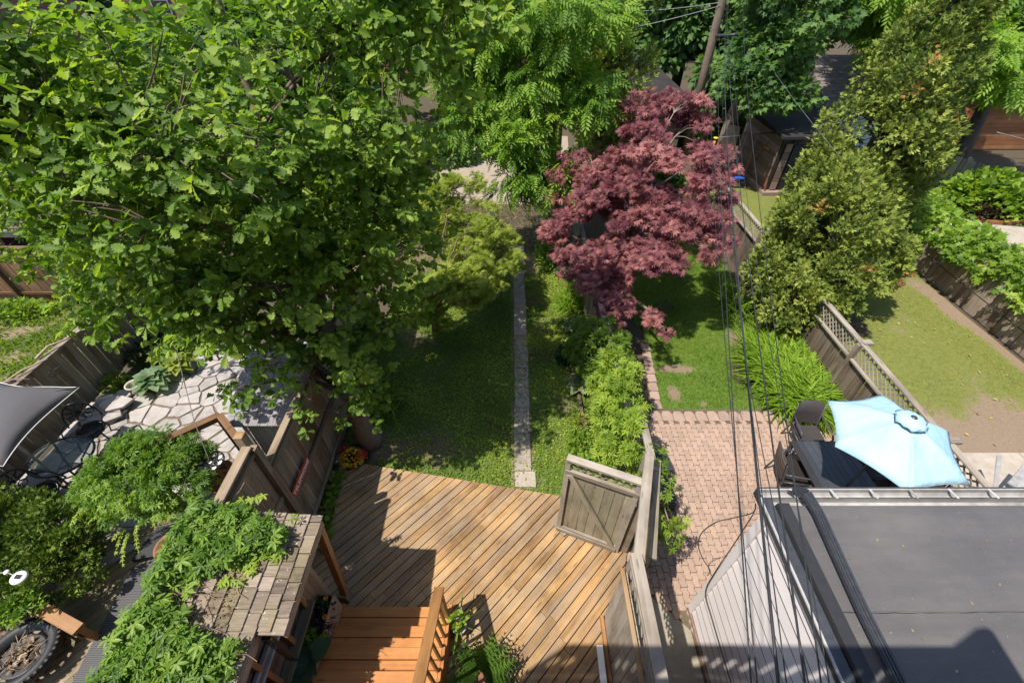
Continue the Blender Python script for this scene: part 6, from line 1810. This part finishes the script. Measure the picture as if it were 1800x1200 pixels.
BL = ['dark tree at the upper left behind the oak', 'dark tree second from the left behind the oak', 'dark tree between oak and gravel drive', 'dark tree at the far end of the gravel drive', 'dark tree behind the tall cedar column', 'dark tree behind the utility pole',
      'dark tree beyond the shingled garage', 'leafy tree beyond the black roofed shed', 'dark tree beyond the far garages', 'dark tree beside the dark sided house', 'dark tree at the far right edge', 'dark tree at the far left edge', 'lower green tree in front of the dark sided house', 'pale dark tree at the centre back', 'leafy tree in front of the left brick house', 'dark tree right of the utility pole']
for i, (x, y, h, mk) in enumerate(BK):
    rx = 2.4 if h > 7 else 1.9
    tree('background_tree', BL[i], 'tree', [(x, y, 0), (x, y, h * .5), (x + .3, y, h * .85)], [.3, .24, .08],
         [(x, y, h * .62, rx, rx, h * .36), (x - 1.1, y - .6, h * .45, rx * .7, rx * .7, h * .25), (x + 1.2, y - .5, h * .5, rx * .7, rx * .7, h * .25)], 15, 50, .7, .36, 'blob', M['darkleaf'] if mk else M['mapleleaf'], M['barkdark'], seed=200 + i, holes=-.35, twigs=.2, tw=.03, group='trees beyond the garages')
bush('shrub', 'big leafy hydrangea by the raised bed', 'shrub', (18.4, 16.4, .0), (1.7, 1.3, 1.4), 2600, 'round', .22, M['vineleaf'], seed=81, shell=.35)
bush('shrub', 'dark purple shrub in the raised bed', 'shrub', (17.9, 15.5, .1), (.9, .45, .5), 1300, 'blob', .11, M['purpleleaf'], seed=82, shell=.4)
bush('shrub', 'low green plant at the right end of the raised bed', 'shrub', (19.2, 15.2, .0), (.6, .4, .45), 600, 'round', .14, M['creeper'], seed=83)
bush('shrub', 'leafy shrub at the foot of the tallest cedar', 'shrub', (14.2, 15.2, .0), (1.1, 1.0, .9), 1300, 'round', .15, M['vineleaf'], seed=84)
bush('shrub', 'green shrub row before the leaning grey fence', 'shrub', (16.3, 19.4, .0), (1.2, .8, .9), 1000, 'blob', .16, M['darkleaf'], seed=85)
for k, (x, y, rx, h) in enumerate(((-3.2, 15.2, 1.3, 1.2), (-5.2, 13.4, 1.5, 1.5), (-7.0, 11.5, 1.4, 1.2), (-5.5, 18.5, 1.8, 1.8), (-9.0, 15.5, 2.0, 2.0), (3.2, 19.5, 1.3, 1.3), (9.0, 23.5, 1.4, 2.2), (12.2, 22.3, .9, 2.4), (-3.0, 21.5, 1.5, 1.8), (7.4, 15.5, .6, .7), (11.3, 26.0, 1.6, 2.6), (6.2, 18.8, 1.3, .9), (14.5, 27.5, 2.5, 3.0))):
    bush('undergrowth', ['shady bush at the left end of the bare earth strip', 'shady bush behind the oak beside the bare earth', 'shady bush behind the oak near the left fence', 'shady bush left of the gravel drive', 'big shady bush behind the oak crown', 'shady bush right of the gravel drive', 'shady bush between the black shed and the maple', 'shady bush behind the slatted shed', 'shady bush on the gravel drive edge', 'small bush at the far end of the lattice fence', 'tall bush behind the utility pole', 'low bush before the black roofed shed', 'tall bush behind the shingled garage'][k], 'bush', (x, y, 0), (rx, rx * .8, h), 1700, 'blob', .20, M['darkleaf'] if k % 2 else M['mapleleaf'], seed=300 + k, shell=.4)
PB = [(-6, 11.8), (1.9, 12.6), (1.9, 17.0), (-6, 17.0)]
turf('leaf_litter', 'brown leaf litter on the bare earth at the end of the path', PB, lambda x, y: .9, 9000, 'blob', .06, M['straw'], seed=401, cat='leaf litter', lie=9)
turf('grass.004', 'thin shaded grass tufts on the bare earth at the end of the path', PB, lambda x, y: sm(.45 + fb(x, y, .8, 3)), 16000, 'blade', .09, M['grassblade'], seed=402)
PT = [(14, 14.0), (18.3, 14.0), (18.3, 20), (14, 20)]
turf('grass.003', 'thick green grass beyond the raised bed', PT, lambda x, y: .95 if y > 16 and x < 17.6 else 0, 26000, 'blade', .12, M['grassblade'], seed=86, lie=1.0)
lawn('lawn.003', PT, .0, lambda x, y: .95 if y > 16 else 0, M['lawngreen'], label='small lawn beyond the raised bed')
pc3 = tag(MB().prism([(13.6, 12.2), (21.5, 12.2), (21.5, 14.2), (17.6, 15.0), (16.9, 16.1), (13.6, 16.1)], 0, .03).build('path.001', M['concretelight']), 'pale paving beside the raised bed', kind='structure')
rb = thing('raised_bed', 'raised bed edged with orange brown boards', 'raised bed', (18, 15.5, 0))
beam('side_board', (16.95, 16.05, .09), (17.62, 15.02, .09), .05, .16, M['orangewood'], rb); beam('side_board', (17.62, 15.02, .09), (19.1, 15.0, .09), .05, .16, M['orangewood'], rb)
MB().prism([(16.97, 16.07), (17.64, 15.05), (19.6, 15.05), (19.6, 16.3), (17.2, 16.3)], .0, .10).build('soil', M['soil'], rb)

# ================================================================== FAR BUILDINGS
def planks(root, name, p0, p1, z0, z1, w, mat, nrm_, vertical=True, proud=.0):
    p0 = Vector((p0[0], p0[1], 0)); p1 = Vector((p1[0], p1[1], 0)); d = (p1 - p0); L = d.length; d.normalize(); nrm_ = Vector(nrm_)
    if vertical:
        s = w / 2
        while s < L: beam(name, p0 + d * s + UZ * z0 + nrm_ * proud, p0 + d * s + UZ * z1 + nrm_ * proud, w * .96, .02, mat, root, up=nrm_); s += w
    else:
        z = z0 + w / 2
        while z < z1: beam(name, p0 + UZ * z + nrm_ * proud, p1 + UZ * z + nrm_ * proud, w * .96, .02, mat, root, up=nrm_); z += w
# dark slatted modern shed
ms = thing('garden_shed', 'modern dark shed with brown slat sides and clerestory glass', 'shed', (11.6, 19.2, 0))
MB().box((11.6, 19.3, .08), (2.6, 3.7, .16)).build('plinth', M['composite'], ms)
MB().box((11.6, 19.4, 1.2), (2.2, 3.3, 2.1)).build('wall', M['charcoal'], ms)
planks(ms, 'front_board', (10.95, 17.70), (12.3, 17.70), .2, 1.95, .10, M['charcoal'], (0, -1, 0))
planks(ms, 'side_board', (10.47, 17.8), (10.47, 21.1), .2, 2.15, .15, M['composite'], (-1, 0, 0), vertical=False)
for x in (10.62, 12.55):
    z = .2
    while z < 2.0: beam('corner_slat', (x, 17.68, z + .15), (x + .24, 17.68, z + .15), .29, .03, M['composite'], ms, up=(0, -1, 0)); z += .3
MB().box((11.7, 17.73, 2.08), (1.7, .02, .2)).build('clerestory', M['glass'], ms)
for x in (10.9, 11.5, 12.4): beam('glass_bar', (x, 17.70, 1.98), (x, 17.70, 2.2), .05, .03, M['charcoal'], ms, up=(0, -1, 0))
mb = MB(); mb.add([(10.2, 17.35, 2.26), (13.0, 17.35, 2.26), (13.0, 21.4, 2.5), (10.2, 21.4, 2.5), (10.2, 17.35, 2.36), (13.0, 17.35, 2.36), (13.0, 21.4, 2.6), (10.2, 21.4, 2.6)], [(0, 3, 2, 1), (4, 5, 6, 7), (0, 1, 5, 4), (1, 2, 6, 5), (2, 3, 7, 6), (3, 0, 4, 7)]); mb.build('roof', M['roofblack'], ms)
# wheeled bin
wb = thing('wheeled_bin', 'dark blue wheeled bin before the slatted shed', 'bin', (11.7, 17.0, 0))
mb = MB(); mb.add([(11.42, 16.75, .05), (11.98, 16.75, .05), (11.98, 17.25, .05), (11.42, 17.25, .05), (11.36, 16.62, 1.0), (12.06, 16.62, 1.0), (12.06, 17.4, 1.0), (11.36, 17.4, 1.0)], [(0, 3, 2, 1), (4, 5, 6, 7), (0, 1, 5, 4), (1, 2, 6, 5), (2, 3, 7, 6), (3, 0, 4, 7)]); mb.build('body', M['darkmetal'], wb)
mb = MB(); mb.add([(11.33, 16.56, 1.0), (12.09, 16.56, 1.0), (12.09, 17.45, 1.05), (11.33, 17.45, 1.05), (11.36, 16.6, 1.06), (12.06, 16.6, 1.06), (12.06, 17.42, 1.13), (11.36, 17.42, 1.13)], [(0, 3, 2, 1), (4, 5, 6, 7), (0, 1, 5, 4), (1, 2, 6, 5), (2, 3, 7, 6), (3, 0, 4, 7)]); mb.build('lid', M['blueplastic'], wb)
for x in (11.36, 12.05): MB().tube([(x - .03, 17.3, .13), (x + .03, 17.3, .13)], .13, 14).build('wheel', M['rubber'], wb)
# black roofed shed
bs = thing('garden_shed', 'black roofed timber shed behind the red maple', 'shed', (6, 24, 0))
MB().box((6.0, 24.2, 1.25), (3.6, 5.0, 2.5)).build('wall', M['fencedark'], bs)
planks(bs, 'wall_board', (4.2, 21.67), (7.8, 21.67), .1, 2.4, .16, M['fencedark'], (0, -1, 0), vertical=False)
mb = MB(); mb.add([(3.9, 21.3, 2.42), (8.1, 21.3, 2.42), (8.1, 27, 2.42), (3.9, 27, 2.42), (6.2, 26.8, 3.7), (6.5, 26.9, 3.7), (3.9, 21.3, 2.52), (8.1, 21.3, 2.52), (8.1, 27.0, 2.52), (3.9, 27, 2.52)],
                   [(0, 3, 2, 1), (0, 1, 7, 6), (1, 2, 8, 7), (2, 3, 9, 8), (3, 0, 6, 9), (6, 7, 5, 4), (7, 8, 5), (9, 6, 4), (8, 9, 4, 5)]); mb.build('roof', M['roofblack'], bs)
# shingled garage with blue siding
gg = thing('garage', 'garage with pale blue siding and brown grey shingled roof', 'garage', (15.5, 23, 0))
MB().box((15.4, 23.0, 1.3), (3.8, 5.2, 2.6)).build('wall', M['sidingblue'], gg)
planks(gg, 'siding_board', (13.5, 20.38), (17.3, 20.38), .1, 2.5, .13, M['sidingblue'], (0, -1, 0), vertical=False)
beam('eave_trim', (13.3, 20.2, 2.56), (17.6, 20.2, 2.56), .10, .03, M['white'], gg, up=(0, -1, 0))
rs = random.Random(12)
mb = MB(); mb.add([(13.2, 20.2, 2.6), (17.7, 20.2, 2.6), (17.7, 23.2, 4.0), (13.2, 23.2, 4.0), (13.2, 26.0, 2.6), (17.7, 26.0, 2.6)], [(0, 1, 2, 3), (3, 2, 5, 4), (0, 3, 4), (1, 5, 2), (0, 4, 5, 1)]); mb.build('roof_base', M['garageshingle'], gg)
for row in range(16):
    y0_ = 20.18 + row * .187; z0_ = 2.62 + (y0_ - 20.2) * .4667
    for sgm in range(6):
        x0_ = 13.2 + sgm * .75
        beam('shingle_course', (x0_ + .375, y0_, z0_ + .012), (x0_ + .375, y0_ + .20, z0_ + .20 * .4667 + .002), .742, .014, M['garageshingle'], gg)
# orange timber shed
os_ = thing('garden_shed', 'orange timber shed with grey roof at the right edge', 'shed', (24, 24, 0))
MB().box((24.8, 24.6, 1.1), (4.4, 3.4, 2.2)).build('wall', M['orangewood'], os_)
planks(os_, 'wall_board', (22.6, 26.2), (22.6, 22.9), .05, 2.2, .2, M['orangewood'], (-1, 0, 0), vertical=False, proud=.02)
planks(os_, 'wall_board', (22.6, 22.88), (27, 22.88), .05, 2.2, .2, M['orangewood'], (0, -1, 0), vertical=False, proud=.02)
mb = MB(); mb.add([(22.3, 22.5, 2.2), (27.4, 22.5, 2.2), (27.4, 26.6, 2.45), (22.3, 26.6, 2.45), (22.3, 22.5, 2.4), (27.4, 22.5, 2.4), (27.4, 26.6, 2.65), (22.3, 26.6, 2.65)], [(0, 3, 2, 1), (4, 5, 6, 7), (0, 1, 5, 4), (1, 2, 6, 5), (2, 3, 7, 6), (3, 0, 4, 7)]); mb.build('roof', M['garageshingle'], os_)
# houses along the far side
def house(label, x, y, w, d, h, mat, upper=None, wins=(), roofm='garageshingle'):
    root = thing('house', label, 'house', (x, y, 0))
    MB().box((x, y + d / 2, h / 2), (w, d, h)).build('wall', M[mat], root)
    if upper:
        MB().box((x, y + d / 2 - .0, h * .72), (w + .06, d + .06, h * .5)).build('upper_wall', M[upper], root)
    mb = MB(); e = .4
    mb.add([(x - w / 2 - e, y - e, h), (x + w / 2 + e, y - e, h), (x + w / 2 + e, y + d + e, h), (x - w / 2 - e, y + d + e, h), (x - w / 2, y + d / 2, h + 2), (x + w / 2, y + d / 2, h + 2)], [(0, 1, 5, 4), (2, 3, 4, 5), (1, 2, 5), (3, 0, 4), (0, 3, 2, 1)]); mb.build('roof', M[roofm], root)
    for wx, wz in wins:
        f = MB().box((x + wx, y - .04, wz), (1.1, .08, 1.4)).build('window', M['gutter'], root)
        MB().box((x + wx, y - .085, wz + .33), (.92, .02, .58)).build('pane', M['glass'], f); MB().box((x + wx, y - .085, wz - .33), (.92, .02, .58)).build('pane', M['glass'], f)
    return root
W_ = [(a_, z_) for a_ in (-3, 0, 3) for z_ in (2, 5.2)]
house('brick house at the far upper left behind the oak', -24, 33, 10, 9, 7.5, 'brick', None, W_)
house('brick house in the centre distance behind the gravel drive', -9, 38, 11, 9, 8, 'brick', None, W_)
house('brick house in the distance behind the black roofed shed', 5, 42, 11, 9, 8, 'brickdark', None, W_)
house('dim brick house in the distance beyond the garages', 19, 44, 12, 9, 8, 'brickdark', None, W_)
dh = house('dark sided house with white framed windows at the upper right corner', 34, 34, 12, 9, 8.5, 'brickdark', 'darkhouse', [(-4.3, 2.0), (-2.6, 2.0), (-4.8, 5.0), (-2.0, 5.0), (.5, 2.0), (1, 5)])
lh = thing('house', 'red brick house with a raised rear deck at the left edge', 'house', (-20, 15, 0))
MB().box((-21.5, 18, 4), (8, 9, 8)).build('wall', M['brick'], lh)
f = MB().box((-17.46, 15.6, 2.3), (.08, 1.2, 1.5)).build('window', M['white'], lh); MB().box((-17.40, 15.6, 2.3), (.03, 1.0, 1.3)).build('pane', M['glass'], f)
ld = thing('raised_deck', 'dark raised deck with slatted railing at the left edge', 'deck', (-16.5, 13, 0))
deckboards([(-19, 12.9), (-13.6, 12.9), (-13.6, 16), (-17.4, 16), (-17.4, 13.6), (-19, 13.6)], 1, 0, .145, .008, .95, .99, M['deckgrey'], ld)
x = -18.9
while x < -13.6: beam('baluster', (x, 12.95, 1.0), (x, 12.95, 1.92), .05, .04, M['fencegrey'], ld, up=(0, -1, 0)); x += .15
beam('handrail', (-19, 12.95, 1.95), (-13.6, 12.95, 1.95), .14, .04, M['fencegrey'], ld)
beam('drain_pipe', (-19, 12.86, .9), (-13.6, 12.86, .9), .06, .06, M['gutter'], ld); beam('fascia', (-19, 12.9, .75), (-13.6, 12.9, .75), .2, .03, M['fencegrey'], ld, up=(0, -1, 0))
tub = thing('flower_tub', 'terracotta tub of yellow flowers on the dark raised deck', 'flower pot', (-17.2, 13.6, 1.0))
MB().lathe((-17.1, 13.5, 1.0), [(.001, 0), (.2, 0), (.28, .4), (.25, .4), (.001, .36)], 16).build('tub', M['terracotta'], tub, True)
d = norm(q.normal(size=(160, 3))); d[:, 2] = abs(d[:, 2])
scatter('bloom', 'round', np.array([-17.1, 13.5, 1.45]) + d * [.4, .35, .3], d, d + [0, 0, 1], np.full(160, .08), q.random(160), M['petalyellow'], tub, 'stuff')
bush('shrub', 'weedy shrub at the foot of the red brown fence', 'shrub', (-13.8, 9.6, .0), (1.2, .5, .5), 700, 'blob', .12, M['vineleaf'], seed=90)
bush('shrub', 'weedy shrub at the left edge of the weedy yard', 'shrub', (-14.5, 8.3, .0), (1.0, .8, .45), 600, 'blob', .12, M['deepleaf'], seed=91)

# playset
ps = thing('swing_set', 'orange steel swing set with a blue seat by the slatted shed', 'swing set', (9.2, 17.8, 0))
sA = Vector((7.9, 17.9, 2.15)); sB = Vector((10.6, 18.6, 2.15))
tb_ = lambda name, a_, b_, r_, m_: MB().tube([a_, b_], r_, 8).build(name, M[m_], ps, True)
tb_('top_bar', sA, sB, .022, 'darkmetal')
tb_('leg', sA, (7.5, 17.2, 0), .03, 'orangemetal'); tb_('leg', sA, (7.6, 18.7, 0), .03, 'orangemetal')
tb_('leg', sB, (10.42, 17.55, 0), .032, 'rustmetal'); tb_('leg', sB, (9.9, 19.3, 0), .03, 'rustmetal')
tb_('cross_bar', sB.lerp(Vector((10.42, 17.55, 0)), .3), sB.lerp(Vector((9.9, 19.3, 0)), .3), .022, 'yellow')
MB().lathe((7.9, 17.9, 2.12), [(.001, 0), (.09, 0), (.1, .05), (.001, .06)], 12).build('joint_cap', M['yellow'], ps, True)
MB().box((9.45, 18.25, .45), (.48, .2, .05)).build('seat', M['swingblue'], ps)
for x in (9.23, 9.67): tb_('swing_rope', (x, 18.25, .47), (x, 18.28, 2.15), .008, 'cablegrey')
wt = thing('wrapped_trunk', 'brown wrapped bundle standing beside the swing', 'bundle', (9.0, 19.2, 0))
mb = MB(); rq = random.Random(2)
pts = [(8.75, 19.0, 0), (8.75, 19.0, .4), (8.8, 19.0, .9), (9.0, 19.1, 1.4), (9.1, 19.2, 2.2)]
mb.tube(pts, [.30, .36, .25, .33, .22], 9); mb.build('wrapping', M['tarpbrown'], wt, True)

# ================================================================== UTILITY POLE AND CABLES
up2 = thing('utility_pole', 'leaning looking brown utility pole beside the black roofed shed', 'utility pole', (8.35, 21.9, 0))
MB().tube([(8.4, 22.0, 0), (8.36, 22.0, 4), (8.32, 22.0, 10.5)], [.19, .175, .14], 12).build('shaft', M['pole'], up2, True)
beam('cross_arm', (7.2, 21.8, 9.4), (9.5, 21.8, 9.4), .10, .12, M['pole'], up2)
MB().tube([(8.36, 21.85, 4.9), (9.2, 21.4, 5.0), (9.75, 21.2, 5.05)], .06, 6).build('bracket', M['darkmetal'], up2, True)
def cable(label, p0, p1, sag, r=.010, m='cable', n=26, group='service cables strung from the utility pole to the house'):
    mb = MB(); a_ = Vector(p0); b_ = Vector(p1)
    mb.tube([a_.lerp(b_, i / n) - UZ * (sag * 4 * (i / n) * (1 - i / n)) for i in range(n + 1)], r, 5)
    return tag(mb.build('overhead_cable', M[m], None, True), label, 'cable', group)
PTOP = (8.30, 21.85, 7.6)
CB = []
for i, (p_, e, sg_, r_, lb) in enumerate((((8.25, 21.85, 6.3), (.66, .02, 6.08), .50, .003, 'leftmost thin black cable of the bundle crossing the pink patio'),
        ((8.42, 21.85, 6.35), (.745, .02, 6.08), .50, .0058, 'thickest black cable in the bundle crossing the pink patio'),
        ((8.50, 21.85, 6.3), (.77, .02, 6.03), .58, .003, 'thin cable twisted beside the thickest black cable'),
        ((8.36, 21.85, 6.6), (.90, .02, 5.93), .42, .0045, 'black cable crossing the middle of the white siding'),
        ((8.95, 21.85, 6.5), (1.02, .02, 5.78), .30, .0035, 'rightmost black cable crossing the corner of the charcoal roof'))):
    cable(lb, p_, e, sg_, r_, n=40)
for i, (p_, e, sg_) in enumerate((((8.2, 21.85, 6.0), (.60, .02, 6.3), .75), ((8.55, 21.85, 6.1), (.70, .02, 6.25), .72), ((8.7, 21.85, 6.5), (.95, .02, 6.0), .62), ((8.1, 21.85, 5.9), (.80, .02, 6.2), .9))):
    cable(['hair thin dark cable left of the black bundle', 'hair thin dark cable just right of the leftmost black cable', 'hair thin dark cable between the two right hand black cables', 'hair thin dark cable sagging lowest beneath the bundle'][i], p_, e, sg_, .0022, 'cable', n=40)
for i, (a_, b_) in enumerate((((8.3, 21.85, 6.2), (3.5, 34, 6.5)), ((8.3, 21.85, 6.0), (1.5, 30, 5.2)), ((8.3, 21.85, 5.9), (0, 26, 4.2)))):
    cable(['thin grey cable running left behind the tall cedar, topmost', 'thin grey cable running left over the black shed roof', 'thin grey cable running left, lowest of the three'][i], a_, b_, .3, .012, 'cablegrey', group=None)
cable('heavy dark cable crossing above the shingled garage', (8.3, 21.85, 7.1), (24, 20, 6.2), .5, .035, group=None)
cable('thin dark cable above the heavy one at the upper right', (8.3, 21.85, 8.0), (30, 24, 7.2), .5, .018, group=None)
cable('thin grey cable running down past the slatted shed into the cedar', (9.5, 20.0, 4.7), (7.6, 9.3, 3.9), .1, .004, 'cablegrey', group=None)
cable('thin grey cable crossing before the orange shed', (13, 12.5, 4.0), (22, 13, 3.2), .3, .012, 'cablegrey', group=None)
cable('dark cable hung along the old grey fence', (12.55, 14.6, .9), (12.55, 5.0, .75), .1, .014, group=None)
# slack cable from the roof corner to the wall
def slack(label, pts, r=.0065):
    # Catmull-Rom through the points
    P = [Vector(p) for p in pts]; out = []
    for i in range(len(P) - 1):
        a_, b_, c_, d_ = P[max(i - 1, 0)], P[i], P[i + 1], P[min(i + 2, len(P) - 1)]
        for k in range(6):
            t = k / 6
            out.append(.5 * ((2 * b_) + (c_ - a_) * t + (2 * a_ - 5 * b_ + 4 * c_ - d_) * t * t + (3 * b_ - a_ - 3 * c_ + d_) * t ** 3))
    out.append(P[-1])
    return tag(MB().tube(out, r, 6).build('slack_cable', M['cable'], None, True), label, 'cable')
slack('slack black cable looping out over the pink patio from the roof corner', [(2.72, 2.42, 3.15), (2.80, 2.45, 2.88), (2.62, 2.47, 2.70), (2.47, 2.47, 2.60), (2.38, 2.47, 2.32), (2.42, 2.46, 2.0), (2.58, 2.44, 1.62), (2.74, 2.38, 1.36), (2.70, 2.33, 1.30)])
slack('black cable clipped down the white corner board', [(2.715, 2.36, 3.05), (2.71, 2.31, 2.3), (2.71, 2.28, 1.6), (2.71, 2.2, 1.05), (2.73, 1.9, .95), (2.735, 1.2, .95), (2.74, .2, 1.0)], .007)
gc = thing('patio_chair', 'grey wooden chair folded on the sunny concrete strip', 'chair', (9.3, 4.3, .03))
beam('back_board', (9.0, 4.1, .1), (8.9, 4.55, .85), .10, .03, M['gutter'], gc); beam('arm', (9.05, 4.15, .5), (9.6, 4.5, .55), .12, .03, M['gutter'], gc); beam('seat', (9.1, 4.0, .35), (9.6, 4.3, .35), .4, .03, M['gutter'], gc); beam('leg', (9.2, 4.0, .03), (9.2, 4.0, .35), .05, .05, M['gutter'], gc, up=(0, 1, 0)); beam('leg', (9.6, 4.3, .03), (9.6, 4.3, .35), .05, .05, M['gutter'], gc, up=(0, 1, 0))
tris = sum(len(m.polygons) for m in bpy.data.meshes)
print('OAK leaves', no, 'mesh polys', tris, 'objects', len(bpy.data.objects))
